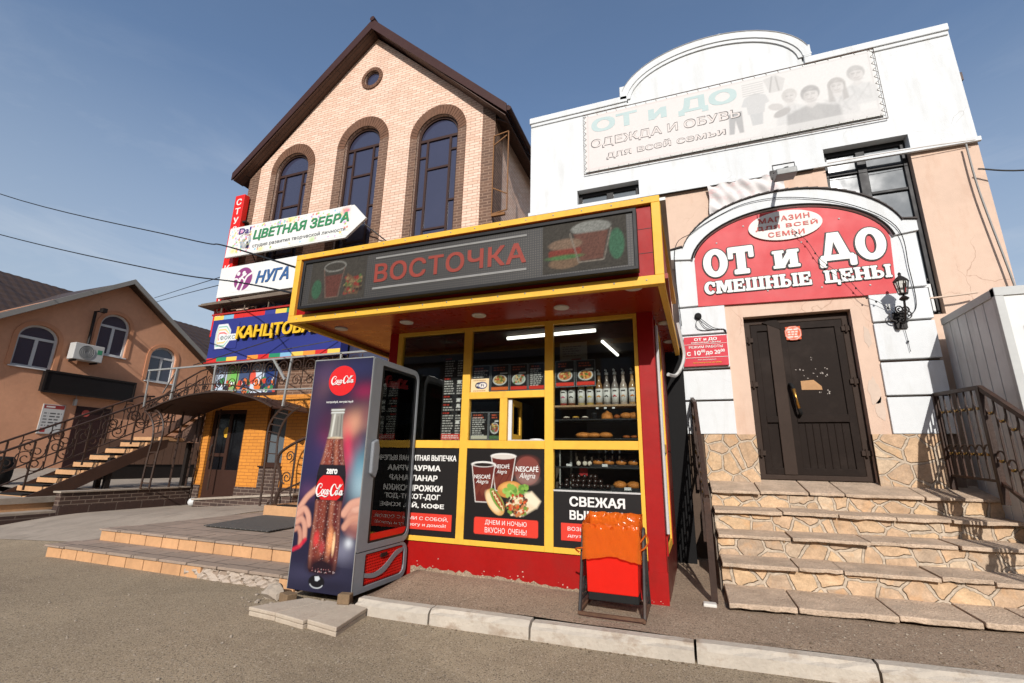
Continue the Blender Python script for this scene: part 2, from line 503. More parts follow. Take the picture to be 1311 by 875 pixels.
# ------------------------------------------------------------------ lettering
def text(name, s, rect, d, mat, parent, ax='y', depth=.004, off=0.0, shear=0.0, rot=0.0, spacing=1.0):
    """letters fitted to rect=(left,right,bottom,top) on the plane y=d (seen from -y) or x=d (seen from +x)"""
    cu = bpy.data.curves.new(name, 'FONT')
    cu.body = s
    cu.fill_mode = 'NONE'
    cu.shear = shear
    cu.space_character = spacing
    cu.resolution_u = 3
    cu.align_x = 'LEFT'
    ob = bpy.data.objects.new(name+'_tmp', cu)
    COL.objects.link(ob)
    bpy.context.view_layer.update()
    dg = bpy.context.evaluated_depsgraph_get()
    me = bpy.data.meshes.new_from_object(ob.evaluated_get(dg))
    bpy.data.objects.remove(ob)
    # outline loops -> one clean planar fill (non-zero winding), heavier strokes = union of slightly shifted outlines
    nb = {}
    for e in me.edges:
        a_, b_ = e.vertices
        nb.setdefault(a_, []).append(b_); nb.setdefault(b_, []).append(a_)
    seen = set(); loops = []
    for st_ in range(len(me.vertices)):
        if st_ in seen or st_ not in nb: continue
        lp = [st_]; seen.add(st_); cur = st_+1 if st_+1 in nb[st_] else nb[st_][0]
        while cur not in seen:
            lp.append(cur); seen.add(cur)
            nx_ = [q for q in nb[cur] if q not in seen]
            if not nx_: break
            cur = nx_[0]
        if len(lp) > 2: loops.append([(me.vertices[q].co.x, me.vertices[q].co.y) for q in lp])
    bpy.data.meshes.remove(me)
    sh = [(0, 0)] if off <= 0 else [(off, off*.8), (-off, -off*.8), (off, -off*.8), (-off, off*.8)]
    V2, E2 = [], []
    for lp in loops:
        for a_, b_ in sh:
            o_ = len(V2)
            V2 += [Vector((p_[0]+a_, p_[1]+b_)) for p_ in lp]
            E2 += [(o_+k, o_+(k+1) % len(lp)) for k in range(len(lp))]
    cv, ce, cf, ov, oe, of_ = geometry.delaunay_2d_cdt(V2, E2, [], 0, 1e-6)
    P2 = np.array([(q.x, q.y) for q in V2]); Ea = np.array(E2)
    x1, y1, x2, y2 = P2[Ea[:, 0], 0], P2[Ea[:, 0], 1], P2[Ea[:, 1], 0], P2[Ea[:, 1], 1]
    cen = np.array([((cv[f[0]]+cv[f[1]]+cv[f[2]])/3)[:] for f in cf])
    wn = np.zeros(len(cen), int)
    for k0 in range(0, len(cen), 400):
        px, py = cen[k0:k0+400, 0:1], cen[k0:k0+400, 1:2]
        isl = (x2-x1)*(py-y1)-(px-x1)*(y2-y1)
        wn[k0:k0+400] = ((y1 <= py) & (y2 > py) & (isl > 0)).sum(1)-((y1 > py) & (y2 <= py) & (isl < 0)).sum(1)
    tris = [f for f, w_ in zip(cf, wn) if w_ != 0]
    used = sorted({q for f in tris for q in f}); rm = {q: k for k, q in enumerate(used)}
    co = np.array([(cv[q][0], cv[q][1], 0) for q in used])
    me = bpy.data.meshes.new(name)
    me.from_pydata([tuple(c_) for c_ in co], [], [tuple(rm[q] for q in f) for f in tris])
    lay = np.zeros(len(co))
    lo, hi = co.min(0), co.max(0)
    a = rect[0]+(co[:, 0]-lo[0])/(hi[0]-lo[0])*(rect[1]-rect[0])
    b = rect[2]+(co[:, 1]-lo[1])/(hi[1]-lo[1])*(rect[3]-rect[2])
    if rot:
        ca, cb = (rect[0]+rect[1])/2, (rect[2]+rect[3])/2
        a, b = ca+(a-ca)*math.cos(rot)-(b-cb)*math.sin(rot), cb+(a-ca)*math.sin(rot)+(b-cb)*math.cos(rot)
    org = ORG.get(parent.name, Vector((0, 0, 0)))
    for i, v in enumerate(me.vertices):
        v.co = (a[i]-org.x, d-lay[i]-org.y, b[i]-org.z) if ax == 'y' else (d+lay[i]-org.x, a[i]-org.y, b[i]-org.z)
    bm = bmesh.new(); bm.from_mesh(me)
    want = Vector((0, -1, 0)) if ax == 'y' else Vector((1, 0, 0))
    bm.normal_update()
    for f in bm.faces:
        if f.normal.dot(want) < 0: f.normal_flip()
    if depth:
        ext = bmesh.ops.extrude_face_region(bm, geom=list(bm.faces))
        nv = [g for g in ext['geom'] if isinstance(g, bmesh.types.BMVert)]
        bmesh.ops.translate(bm, verts=nv, vec=want*depth)
        bmesh.ops.recalc_face_normals(bm, faces=bm.faces)
    bm.to_mesh(me); bm.free()
    me.materials.clear(); me.materials.append(mat)
    return link(name, me, parent, org)

# slab-serif capitals for the shop sign, built from plain strokes
def slab_glyph(ch):
    r, p, o = [], [], []
    def R(x0, z0, x1, z1): r.append((x0, z0, x1, z1))
    w = 1.0
    if ch == 'О': o.append((.47, .5, .47, .52, .19, .33)); w = .94
    elif ch == 'о': o.append((.42, .4, .42, .42, .18, .25)); w = .84
    elif ch == 'Т':
        R(.33, 0, .63, 1); R(0, .8, .96, 1); R(0, .58, .17, .9); R(.79, .58, .96, .9); R(.2, 0, .76, .16); w = .96
    elif ch == 'И':
        R(.08, 0, .36, 1); R(.66, 0, .94, 1); p.append([(.2, .1), (.44, .1), (.82, .9), (.6, .9)])
        R(0, .86, .44, 1); R(.58, .86, 1.02, 1); R(0, 0, .44, .14); R(.58, 0, 1.02, .14); w = 1.02
    elif ch == 'Д':
        p.append([(.14, .14), (.34, .14), (.6, 1), (.36, 1)]); p.append([(.44, 1), (.72, 1), (1.04, .14), (.72, .14)])
        R(.05, .1, 1.12, .26); R(.0, -.12, .2, .2); R(.98, -.12, 1.18, .2); w = 1.18
    elif ch == 'С':
        pts = []
        for k in range(25):
            t = rad(42+k*(276/24)); pts.append((.47+.46*math.cos(t), .5+.52*math.sin(t)))
        for k in range(24, -1, -1):
            t = rad(42+k*(276/24)); pts.append((.5+.2*math.cos(t), .5+.32*math.sin(t)))
        p.append(pts); R(.68, .58, .86, .95); w = .88
    elif ch == 'М':
        R(.08, 0, .34, 1); R(.96, 0, 1.22, 1); p.append([(.2, 1), (.48, 1), (.76, .25), (.6, .05)]); p.append([(.82, 1), (1.1, 1), (.72, .05), (.56, .2)])
        R(0, 0, .44, .15); R(.86, 0, 1.3, .15); R(0, .87, .3, 1); R(1.0, .87, 1.3, 1); w = 1.3
    elif ch == 'Е':
        R(.08, 0, .36, 1); R(0, .84, .86, 1); R(0, 0, .9, .16); R(.3, .42, .66, .58); R(.72, .62, .86, .9); R(.76, .1, .9, .38); R(.56, .34, .68, .66); w = .92
    elif ch in 'ШЦ':
        n = 3 if ch == 'Ш' else 2
        for k in range(n):
            x = .08+k*.5; R(x, .05, x+.26, 1); R(x-.08, .86, x+.34, 1)
        R(0, 0, .42+(n-1)*.5, .17); w = .42+(n-1)*.5
        if ch == 'Ц': R(w-.06, -.22, w+.12, .17); w += .1
    elif ch == 'Н':
        R(.08, 0, .36, 1); R(.68, 0, .96, 1); R(.3, .42, .74, .58)
        for x in (0, .6): R(x, .86, x+.44, 1); R(x, 0, x+.44, .14)
        w = 1.04
    elif ch == 'Ы':
        R(.08, 0, .36, 1); R(0, .86, .46, 1); R(0, 0, .44, .14)
        o.append((.46, .3, .36, .31, .16, .16)); R(.98, 0, 1.24, 1); R(.9, .86, 1.32, 1); R(.9, 0, 1.32, .14); w = 1.32
    elif ch == ' ': w = .5
    return r, p, o, w

def offs(pts, e):
    n = len(pts); A = sum(pts[i][0]*pts[(i+1) % n][1]-pts[(i+1) % n][0]*pts[i][1] for i in range(n))
    s = 1 if A > 0 else -1
    out = []
    for i in range(n):
        a, b, c = Vector(pts[i-1]), Vector(pts[i]), Vector(pts[(i+1) % n])
        d1, d2 = (b-a).normalized(), (c-b).normalized()
        n1, n2 = Vector((d1.y, -d1.x))*s, Vector((d2.y, -d2.x))*s
        h = (n1+n2)
        h = h.normalized() if h.length > 1e-6 else n1
        k = 1/max(.55, h.dot(n1))
        out.append((b.x+h.x*e*k, b.y+h.y*e*k))
    return out

def slab_text(word, rect, d, mb, e, depth, gap=.05, m=0, sizes=None):
    """strokes into MB; e grows each stroke (in metres), used for the black outline behind the white letters"""
    gl = []; x = 0
    for i, ch in enumerate(word):
        sc = sizes[i] if sizes else 1
        r, p, o, w = slab_glyph(ch)
        gl.append((x, sc, r, p, o)); x += w*sc+gap
    x -= gap
    kx = (rect[1]-rect[0])/x; kz = rect[3]-rect[2]
    cnt = 0
    def T(q, gx, sc): return (rect[0]+(gx+q[0]*sc)*kx, rect[2]+q[1]*sc*kz)
    for gx, sc, r, p, o in gl:
        for (x0, z0, x1, z1) in r:
            a, b = T((x0, z0), gx, sc), T((x1, z1), gx, sc); cnt += 1
            c = min(.018, .25*min(b[0]-a[0], b[1]-a[1]))+e
            X0, X1, Z0, Z1 = a[0]-e, b[0]+e, a[1]-e, b[1]+e
            q = []
            for cx, cz, t0 in ((X1-c, Z1-c, 0), (X0+c, Z1-c, 90), (X0+c, Z0+c, 180), (X1-c, Z0+c, 270)):
                for k in range(4):
                    t = rad(t0+30*k); q.append((cx+c*math.cos(t), cz+c*math.sin(t)))
            mb.prism(q, d-depth-.00025*(cnt % 9), d, m=m)
        for pts in p:
            cnt += 1
            q = [T(v, gx, sc) for v in pts]
            if e: q = offs(q, e)
            mb.prism(q, d-depth-.00025*(cnt % 9), d, m=m)
        for (cx, cz, rx, rz, ix, iz) in o:
            cnt += 1
            c0 = T((cx, cz), gx, sc)
            ring = lambda a, b: [(c0[0]+a*math.cos(t), c0[1]+b*math.sin(t)) for t in [k*2*math.pi/28 for k in range(28)]]
            mb.prism(ring(rx*sc*kx+e, rz*sc*kz+e), d-depth-.00025*(cnt % 9), d, holes=[ring(max(.004, ix*sc*kx-e), max(.004, iz*sc*kz-e))], m=m)

# flowing drink-logo script: ribbons of changing width
def catmull(pts, k=6):
    out = []
    P = [pts[0]]+list(pts)+[pts[-1]]
    for i in range(1, len(P)-2):
        for j in range(k):
            t = j/k
            out.append(tuple(.5*((2*P[i][c])+(-P[i-1][c]+P[i+1][c])*t+(2*P[i-1][c]-5*P[i][c]+4*P[i+1][c]-P[i+2][c])*t*t+(-P[i-1][c]+3*P[i][c]-3*P[i+1][c]+P[i+2][c])*t**3) for c in range(len(pts[0]))))
    out.append(tuple(pts[-1]))
    return out

def script_logo(name, rect, d, mat, parent, ax='y', depth=.002, fat=1.0):
    def ell(cx, cz, rx, rz):
        return [(cx+rx*math.cos(t)+.18*rz*math.sin(t), cz+rz*math.sin(t), .11+.1*abs(math.cos(t))) for t in [k*2*math.pi/8+.6 for k in range(9)]]
    st = [
        [(2.15, 2.15, .06), (2.25, 2.6, .12), (1.75, 2.9, .15), (1.0, 2.6, .26), (.45, 1.75, .36), (.5, .9, .36), (1.0, .5, .24), (1.7, .8, .13), (2.05, 1.2, .08)],
        [(2.15, 2.15, .1), (1.85, 2.0, .16), (1.7, 2.2, .1)],
        ell(2.62, 1.15, .34, .52),
        [(3.68, 1.5, .18), (3.48, 1.68, .12), (3.26, 1.3, .2), (3.3, .85, .2), (3.55, .66, .12), (3.85, 1.0, .05)],
        ell(4.25, 1.15, .3, .5),
        [(4.72, 1.7, .18), (4.58, 1.0, .2), (4.72, .68, .14), (5.0, 1.0, .06)],
        [(5.02, 1.3, .16), (5.36, 1.42, .2)],
        [(7.3, 2.3, .1), (7.0, 2.8, .13), (6.4, 2.75, .2), (5.8, 2.0, .34), (5.65, 1.0, .36), (6.1, .5, .26), (6.8, .75, .14), (7.1, 1.2, .07)],
        [(7.3, 2.3, .1), (7.8, 2.0, .16), (8.6, 2.3, .2), (9.5, 3.0, .06)],
        ell(7.62, 1.1, .32, .5),
        [(8.15, 1.0, .1), (8.45, 2.0, .2), (8.75, 2.7, .12), (8.6, 2.85, .1), (8.35, 2.2, .2), (8.2, 1.2, .22), (8.35, .75, .16), (8.65, .95, .07)],
        ell(9.15, 1.12, .3, .48),
        [(9.62, 1.65, .18), (9.48, 1.0, .2), (9.62, .68, .14), (10.0, 1.05, .06)],
        [(.75, .45, .08), (1.3, .12, .14), (2.6, .42, .2), (3.9, .15, .16), (4.9, .5, .05)],
    ]
    mb = MB()
    kx, kz = (rect[1]-rect[0])/10, (rect[3]-rect[2])/3
    for i, s in enumerate(st):
        c = catmull(s, 5)
        vs = []; fs = []
        dd = depth+.0004*i
        for j, q in enumerate(c):
            a, b = c[max(j-1, 0)], c[min(j+1, len(c)-1)]
            t = Vector(((b[0]-a[0])*kx, (b[1]-a[1])*kz)); t = t.normalized() if t.length > 1e-9 else Vector((1, 0))
            h = q[2]*fat*.5*kx*1.15
            P = Vector((rect[0]+q[0]*kx, rect[2]+q[1]*kz)); n = Vector((-t.y, t.x))
            for sg in (1, -1):
                u = P+n*h*sg
                for z in (0, dd):
                    vs.append((u.x, d-z, u.y) if ax == 'y' else (d+z, u.x, u.y))
        for j in range(len(c)-1):
            o = j*4
            fs += [(o+1, o+3, o+7, o+5), (o, o+1, o+5, o+4), (o+2, o+6, o+7, o+3)]
        mb.add(vs, fs)
    return mb.build(name, mat, parent, fix=True)

# ------------------------------------------------------------------ printed pictures (vertex colours on a fine sheet)
def C3(c): return np.array(alb(c))

class Pic:
    def __init__(s, rect, step):
        s.x0, s.x1, s.z0, s.z1 = rect
        s.nx = int((s.x1-s.x0)/step)+2; s.nz = int((s.z1-s.z0)/step)+2
        xs = np.linspace(s.x0, s.x1, s.nx); zs = np.linspace(s.z0, s.z1, s.nz)
        s.X, s.Z = np.meshgrid(xs, zs)
        s.C = np.zeros((s.nz, s.nx, 3)); s.h = step
    def fill(s, c): s.C[:] = C3(c); return s
    def _mix(s, a, c):
        a = np.clip(a, 0, 1)[..., None]
        c = C3(c) if len(np.shape(c)) == 1 else c
        s.C = s.C*(1-a)+c*a
        return s
    def ell(s, cx, cz, rx, rz, c, soft=None, rot=0, al=1.0):
        dx, dz = s.X-cx, s.Z-cz
        cr, sr = math.cos(rot), math.sin(rot)
        u, v = (dx*cr+dz*sr)/rx, (-dx*sr+dz*cr)/rz
        d = np.sqrt(u*u+v*v)
        e = soft if soft else s.h/min(rx, rz)
        return s._mix(al*np.clip((1-d)/e+.5, 0, 1), c)
    def glow(s, cx, cz, rx, rz, c, al=1.0, rot=0):
        dx, dz = s.X-cx, s.Z-cz
        cr, sr = math.cos(rot), math.sin(rot)
        u, v = (dx*cr+dz*sr)/rx, (-dx*sr+dz*cr)/rz
        return s._mix(al*np.exp(-(u*u+v*v)), c)
    def poly(s, pts, c, soft=None, al=1.0):
        ins = np.zeros(s.X.shape, bool); dmin = np.full(s.X.shape, 1e9)
        n = len(pts)
        for i in range(n):
            (x1, z1), (x2, z2) = pts[i], pts[(i+1) % n]
            cond = ((z1 > s.Z) != (z2 > s.Z))
            with np.errstate(divide='ignore', invalid='ignore'):
                xi = (x2-x1)*(s.Z-z1)/(z2-z1+1e-12)+x1
            ins ^= cond & (s.X < xi)
            L2 = (x2-x1)**2+(z2-z1)**2+1e-12
            t = np.clip(((s.X-x1)*(x2-x1)+(s.Z-z1)*(z2-z1))/L2, 0, 1)
            dmin = np.minimum(dmin, np.hypot(s.X-(x1+t*(x2-x1)), s.Z-(z1+t*(z2-z1))))
        sd = np.where(ins, dmin, -dmin)
        e = soft or s.h
        return s._mix(al*np.clip(sd/e+.5, 0, 1), c)
    def rect(s, x0, x1, z0, z1, c, r=0, al=1.0):
        cx, cz = (x0+x1)/2, (z0+z1)/2
        qx, qz = np.abs(s.X-cx)-(x1-x0)/2+r, np.abs(s.Z-cz)-(z1-z0)/2+r
        d = np.hypot(np.maximum(qx, 0), np.maximum(qz, 0))+np.minimum(np.maximum(qx, qz), 0)-r
        return s._mix(al*np.clip(-d/s.h+.5, 0, 1), c)
    def line(s, pts, w, c, al=1.0, soft=None):
        d = np.full(s.X.shape, 1e9)
        for (x1, z1), (x2, z2) in zip(pts[:-1], pts[1:]):
            L2 = (x2-x1)**2+(z2-z1)**2+1e-12
            t = np.clip(((s.X-x1)*(x2-x1)+(s.Z-z1)*(z2-z1))/L2, 0, 1)
            d = np.minimum(d, np.hypot(s.X-(x1+t*(x2-x1)), s.Z-(z1+t*(z2-z1))))
        return s._mix(al*np.clip((w/2-d)/(soft or s.h)+.5, 0, 1), c)
    def dots(s, n, rect, r, cols, al=1.0, mask=None):
        for _ in range(n):
            cx, cz = RNG.uniform(rect[0], rect[1]), RNG.uniform(rect[2], rect[3])
            if mask and not mask(cx, cz): continue
            q = RNG.uniform(r[0], r[1])
            i0, i1 = np.searchsorted(s.X[0], (cx-2*q-s.h, cx+2*q+s.h)); j0, j1 = np.searchsorted(s.Z[:, 0], (cz-2*q-s.h, cz+2*q+s.h))
            if i1 <= i0 or j1 <= j0: continue
            d = np.hypot(s.X[j0:j1, i0:i1]-cx, s.Z[j0:j1, i0:i1]-cz)
            a = (al*np.clip((q-d)/s.h+.5, 0, 1))[..., None]
            s.C[j0:j1, i0:i1] = s.C[j0:j1, i0:i1]*(1-a)+C3(cols[RNG.randint(len(cols))])*a
        return s
    def rows(s, x0, x1, z0, z1, n, c, ragged=.3, h=.45):
        """rows of small illegible print"""
        dz = (z1-z0)/n
        for i in range(n):
            zc = z1-(i+.5)*dz; x = x0; end = x1-RNG.uniform(0, ragged)*(x1-x0)
            while x < end:
                w = RNG.uniform(.5, 1.8)*dz
                s.rect(x, min(x+w, end), zc-dz*h/2, zc+dz*h/2, c); x += w+dz*.35
        return s
    def grain(s, a):
        s.C *= (1+RNG.uniform(-a, a, s.C.shape[:2]))[..., None]; return s
    def mesh(s, name, d, mat, parent, ax='y'):
        org = ORG.get(parent.name, Vector((0, 0, 0)))
        n = s.nx*s.nz
        co = np.empty((n, 3), np.float32)
        if ax == 'y':
            co[:, 0] = s.X.ravel()-org.x; co[:, 1] = d-org.y
        else:
            co[:, 0] = d-org.x; co[:, 1] = s.X.ravel()-org.y
        co[:, 2] = s.Z.ravel()-org.z
        i = np.arange(n).reshape(s.nz, s.nx)
        q = np.stack([i[:-1, :-1], i[:-1, 1:], i[1:, 1:], i[1:, :-1]], -1).reshape(-1, 4)
        me = bpy.data.meshes.new(name)
        me.vertices.add(n); me.vertices.foreach_set('co', co.ravel())
        me.loops.add(q.size); me.loops.foreach_set('vertex_index', q.ravel().astype(np.int32))
        me.polygons.add(len(q)); me.polygons.foreach_set('loop_start', np.arange(0, q.size, 4, dtype=np.int32))
        me.update(calc_edges=True)
        ca = me.color_attributes.new('print', 'FLOAT_COLOR', 'POINT')
        rgba = np.ones((n, 4), np.float32); rgba[:, :3] = np.clip(s.C, 0, 1).reshape(-1, 3)
        ca.data.foreach_set('color', rgba.ravel())
        me.materials.append(mat)
        return link(name, me, parent, org)

def arc(cx, cz, rx, rz, a0, a1, n):
    return [(cx+rx*math.cos(rad(a0+(a1-a0)*k/n)), cz+rz*math.sin(rad(a0+(a1-a0)*k/n))) for k in range(n+1)]

def arch_outline(cx, hw, z0, zs, rise=None, n=18):
    return [(cx-hw, z0), (cx+hw, z0)]+arc(cx, zs, hw, rise or hw, 0, 180, n)

def spiral(c, r0, r1, a0, turns, n=18):
    return [(c[0]+(r0+(r1-r0)*k/n)*math.cos(a0+turns*2*math.pi*k/n), c[1]+(r0+(r1-r0)*k/n)*math.sin(a0+turns*2*math.pi*k/n)) for k in range(n+1)]

# ------------------------------------------------------------------ material library
asphalt = M('asphalt', (172, 153, 126), .95, .12, .9, 240, .55, spec=.2, stain=(138, 119, 98), stain_amt=.8, stain_scale=(.3, .55, 1), speck=((206, 190, 168), (96, 84, 72)), speck_scale=75, bdist=.012)
add_cracks(asphalt, .55, .008, .35, (112, 98, 82), (.54, .64), .10)
pavement_mat = M('dusty_asphalt', (176, 152, 128), .95, .14, 1.6, 190, .7, spec=.2, stain=(146, 124, 104), stain_amt=.6, speck=((212, 194, 170), (112, 96, 82)), speck_scale=60, bdist=.014)
add_cracks(pavement_mat, 1.1, .01, .5, (110, 94, 78), (.52, .62), .06)
kerb_mat = M('whitewashed_kerb', (196, 184, 168), .9, .12, 2.5, 60, .5, spec=.2, stain=(150, 128, 106), stain_amt=1.0, stain_scale=(2.2, 2.2, 3.5))
concrete = M('concrete', (174, 160, 144), .92, .14, 2, 80, .5, spec=.2, stain=(120, 108, 96), stain_amt=.5)
pale_concrete = M('pale_concrete', (188, 172, 156), .92, .12, 2, 60, .5, spec=.2, stain=(150, 134, 118), stain_amt=.5)
paver = M_brick('pavers', (170, 148, 130), (154, 135, 118), (116, 100, 87), .42, .42, .012, 'floor', .9, .12, .5, .4)
tile_orange = M('orange_riser_tile', (214, 164, 118), .65, .14, 2.5, 40, .2, spec=.3, stain=(178, 134, 98), stain_amt=.6)
stucco_white = M('white_stucco', (226, 228, 228), .9, .04, 1.3, 130, .35, spec=.2, stain=(200, 197, 190), stain_amt=.5, stain_scale=(2.6, 2.6, .45))
add_cracks(stucco_white, 1.3, .005, .5, (160, 152, 142), (.54, .62))
stucco_pink = M('peach_stucco', (224, 194, 172), .92, .06, 1.0, 150, .45, spec=.2, stain=(200, 156, 130), stain_amt=.4, stain_scale=(2, 2, .5))
add_cracks(stucco_pink, 1.1, .005, .45, (150, 112, 92), (.54, .62))
stucco_orange = M('orange_stucco', (226, 166, 130), .92, .09, .8, 110, .6, spec=.2, stain=(206, 146, 112), stain_amt=.5, stain_scale=(1, .7, .5))
add_cracks(stucco_orange, .8, .006, .4, (140, 92, 66), (.54, .62), .035)
brick_pink = M_brick('peach_brick', (246, 213, 190), (234, 192, 166), (180, 144, 122), mortar=.0075, var=.08)
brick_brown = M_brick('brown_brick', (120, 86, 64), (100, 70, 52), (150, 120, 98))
brick_orange = M_brick('orange_painted_brick', (226, 146, 50), (216, 138, 46), (176, 104, 34), .25, .075, .006, var=.06)
brick_dark = M_brick('dark_plinth_brick', (82, 60, 50), (66, 48, 40), (132, 114, 100), .24, .075, .008)
tile_dark = M_brick('dark_plinth_tile', (72, 50, 42), (62, 44, 38), (104, 88, 78), .5, .3, .01)
voussoir_mat = M('brown_arch_brick', (116, 82, 62), .75, .22, 9, 60, .4)
mortar_mat = M('mortar', (140, 112, 92), .9, .1)
flag = M_flag('flagstone')
flag_tread = M_flag('flagstone_tread', 2.6, 'stair')
roof_brown = M('brown_roof_metal', (66, 40, 34), .45, .08, 2, spec=.22)
soffit_wood = M_brick('soffit_boards', (92, 62, 46), (84, 56, 42), (46, 30, 22), 2.0, .12, .008, 'floor', .6, .1)
roof_tile = M('brown_metal_tile', (74, 58, 48), .5, .12, 2, spec=.22)
win_dark = M('window_glass_dark', (58, 58, 78), .06, .05, 1, spec=.9)
win_grey = M('window_glass_grey', (98, 105, 110), .08, .05, 1.2, spec=.6)
frame_brown = M('dark_brown_frame', (64, 42, 34), .45, .1)
frame_black = M('dark_frame', (34, 32, 32), .5, .1)
frame_white = M('white_plastic', (220, 220, 218), .45, .04)
frame_grey = M('grey_white_plastic', (196, 194, 190), .5, .06)
iron = M('wrought_iron', (66, 50, 42), .5, .2, 6, 40, .2, stain=(100, 62, 40), stain_amt=.5, spec=.22)
iron_dark = M('dark_iron', (40, 34, 31), .5, .2, 6, spec=.22)
gold = M('gold_paint', (178, 138, 66), .4, .1, metal=.5)
steel_grey = M('grey_sheet_steel', (214, 214, 211), .32, .08, 1.3, spec=.22, stain=(120, 118, 114), stain_amt=.4, stain_scale=(3, 3, .4))
steel_white = M('white_sheet_steel', (226, 226, 222), .5, .04, 1.3)
galv = M('galvanised_steel', (170, 170, 166), .42, .12, 5, metal=.35)
red_paint = M('red_paint', (164, 15, 11), .5, .1, 2, 6, .16, bdist=.02, stain=(132, 30, 22), stain_amt=.5, spec=.22)
red_bright = M('bright_red_plastic', (226, 34, 26), .38, .05, 2)
red_sign = M('red_sign_sheet', (206, 62, 66), .5, .07, 1.1, stain=(220, 96, 96), stain_amt=.35)
red_soffit = M('red_soffit_panel', (150, 44, 22), .28, .06, 2, spec=.22)
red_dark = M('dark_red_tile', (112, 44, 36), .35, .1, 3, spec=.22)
yellow = M('yellow_frame', (240, 186, 66), .55, .07, 2, 5, .12, bdist=.02, stain=(190, 142, 58), stain_amt=.45, stain_scale=(2.5, 2.5, 1.2))
black_print = M('black_vinyl', (24, 20, 19), .6, .08, 2)
white_paint = M('white_lettering', (236, 234, 228), .5, .03)
offwhite = M('offwhite_board', (232, 231, 226), .5, .04, 2)
black_paint = M('black_lettering', (22, 21, 22), .5, .03)
glass = M_glass('clear_glass', (.86, .88, .87), 1.5)
glass_fridge = M_glass('door_glass', (.85, .87, .87), 1.58)
printed = M_print('printed_sheet')
printed_matt = M_print('printed_banner', .8, .2)
printed_gloss = M_print('printed_gloss', .4, .3)
rubber = M('black_rubber', (30, 29, 28), .85, .15, 3)
wire_black = M('black_cable', (20, 20, 21), .6, .05)
grey_wire = M('grey_cable', (150, 148, 144), .6, .05)
dark_interior = M('dark_interior', (70, 62, 54), .8, .15, 1.5)

# ------------------------------------------------------------------ ground
def sstep(a, b, x):
    t = max(0, min(1, (x-a)/(b-a))); return t*t*(3-2*t)

def road_z(x, y):
    r = -.045*max(0, min(5, -7.0-x))
    if x < -7.05 and y > 3:
        p = .02+.24*sstep(-11.6, -7.1, x) if x > -11.6 else .02
        t = sstep(3.7, 6.4, y)
        r = r+(p-r)*t
    return r+.006*math.sin(x*1.7+y*.9)*math.sin(y*1.3-x*.4)*(1 if y < 3.3 else 0)

xs = [-220, -80, -40, -25, -16]+[-14+.25*i for i in range(27)]+[-7.25, -7.08, -7.04]+[-6.8+.4*i for i in range(55)]+[17, 25, 40, 80, 220]
ys = [-200, -80, -40, -20, -10]+[-6+.4*i for i in range(24)]+[3.6+.2*i for i in range(32)]+[11, 14, 20, 40, 90, 220]
struct(MB().grid(xs, ys, road_z), 'road', asphalt, smooth=True)

# concrete apron strip beside the steps (a paler surface on the ground)
def apron_z(x, y): return road_z(x, y)+.006
struct(MB().grid([-11.49+.22*i for i in range(21)], [4.35+.2*i for i in range(22)], apron_z), 'concrete_apron', concrete, smooth=True)

# kerb line and sidewalk
def kerb_y(x):
    pts = [(-2.62, 3.40), (-2.3, 3.385), (-.3, 3.455), (.95, 3.53), (1.6, 3.595), (9, 4.35)]
    for (x0, y0), (x1, y1) in zip(pts[:-1], pts[1:]):
        if x <= x1: return y0+(y1-y0)*(x-x0)/(x1-x0)
    return pts[-1][1]

def walk_z(x, y):
    z = .105+.045*sstep(-.6, -2.4, x)*sstep(3.6, 4.3, y)
    z += .006*math.sin(3.1*x+1.3*y)+.004*math.sin(7.3*x-4.1*y)
    return z
mb = MB()
wx = [-2.56+.12*i for i in range(97)]
rows = [0, .04, .1, .2, .32, .45, .6, .75, .9, 1.05, 1.3, 1.7, 2.2, 2.8, 3.5]
vs = []; fs = []
for j, t in enumerate(rows):
    for x in wx:
        y = kerb_y(x)+.125+t
        vs.append((x, y, walk_z(x, y)))
n = len(wx)
for j in range(len(rows)-1):
    for i in range(n-1):
        fs.append((j*n+i, j*n+i+1, (j+1)*n+i+1, (j+1)*n+i))
mb.add(vs, fs)
vs = [(-2.56, kerb_y(-2.56)+.125+t, z) for t in rows for z in (walk_z(-2.56, kerb_y(-2.56)+.125+t), -.02)]
mb.add(vs, [(2*i, 2*i+1, 2*i+3, 2*i+2) for i in range(len(rows)-1)])
struct(mb, 'sidewalk', pavement_mat, smooth=True)

mb = MB()
cuts = [-2.57, -1.9, -1.12, -.05, .92, 1.9, 2.9, 3.9, 4.9, 5.9, 6.9, 7.9]
for a, b in zip(cuts[:-1], cuts[1:]):
    a += .008; b -= .008
    k = 10
    for i in range(k):
        x0, x1 = a+(b-a)*i/k, a+(b-a)*(i+1)/k
    prof = [(0, -.05), (.004, .072), (.018, .096), (.042, .108), (.112, .110), (.13, .1), (.13, -.05)]
    vs = []; fs = []
    dz = random.uniform(-.006, .004); dy = random.uniform(-.006, .006)
    for i in range(k+1):
        x = a+(b-a)*i/k
        y = kerb_y(x)+dy
        end = .012 if i in (0, k) else 0
        for (py, pz) in prof:
            chip = random.uniform(0, .018) if (pz > .08 and py < .03) else 0
            vs.append((x, y+py+chip+end*.3, pz+dz-chip*.7-end*.3*(pz > .08)))
    p = len(prof)
    for i in range(k):
        for q in range(p-1):
            fs.append((i*p+q, (i+1)*p+q, (i+1)*p+q+1, i*p+q+1))
    fs.append(tuple(range(p))); fs.append(tuple(reversed([k*p+q for q in range(p)])))
    mb.add(vs, fs)
struct(mb, 'kerb', kerb_mat)

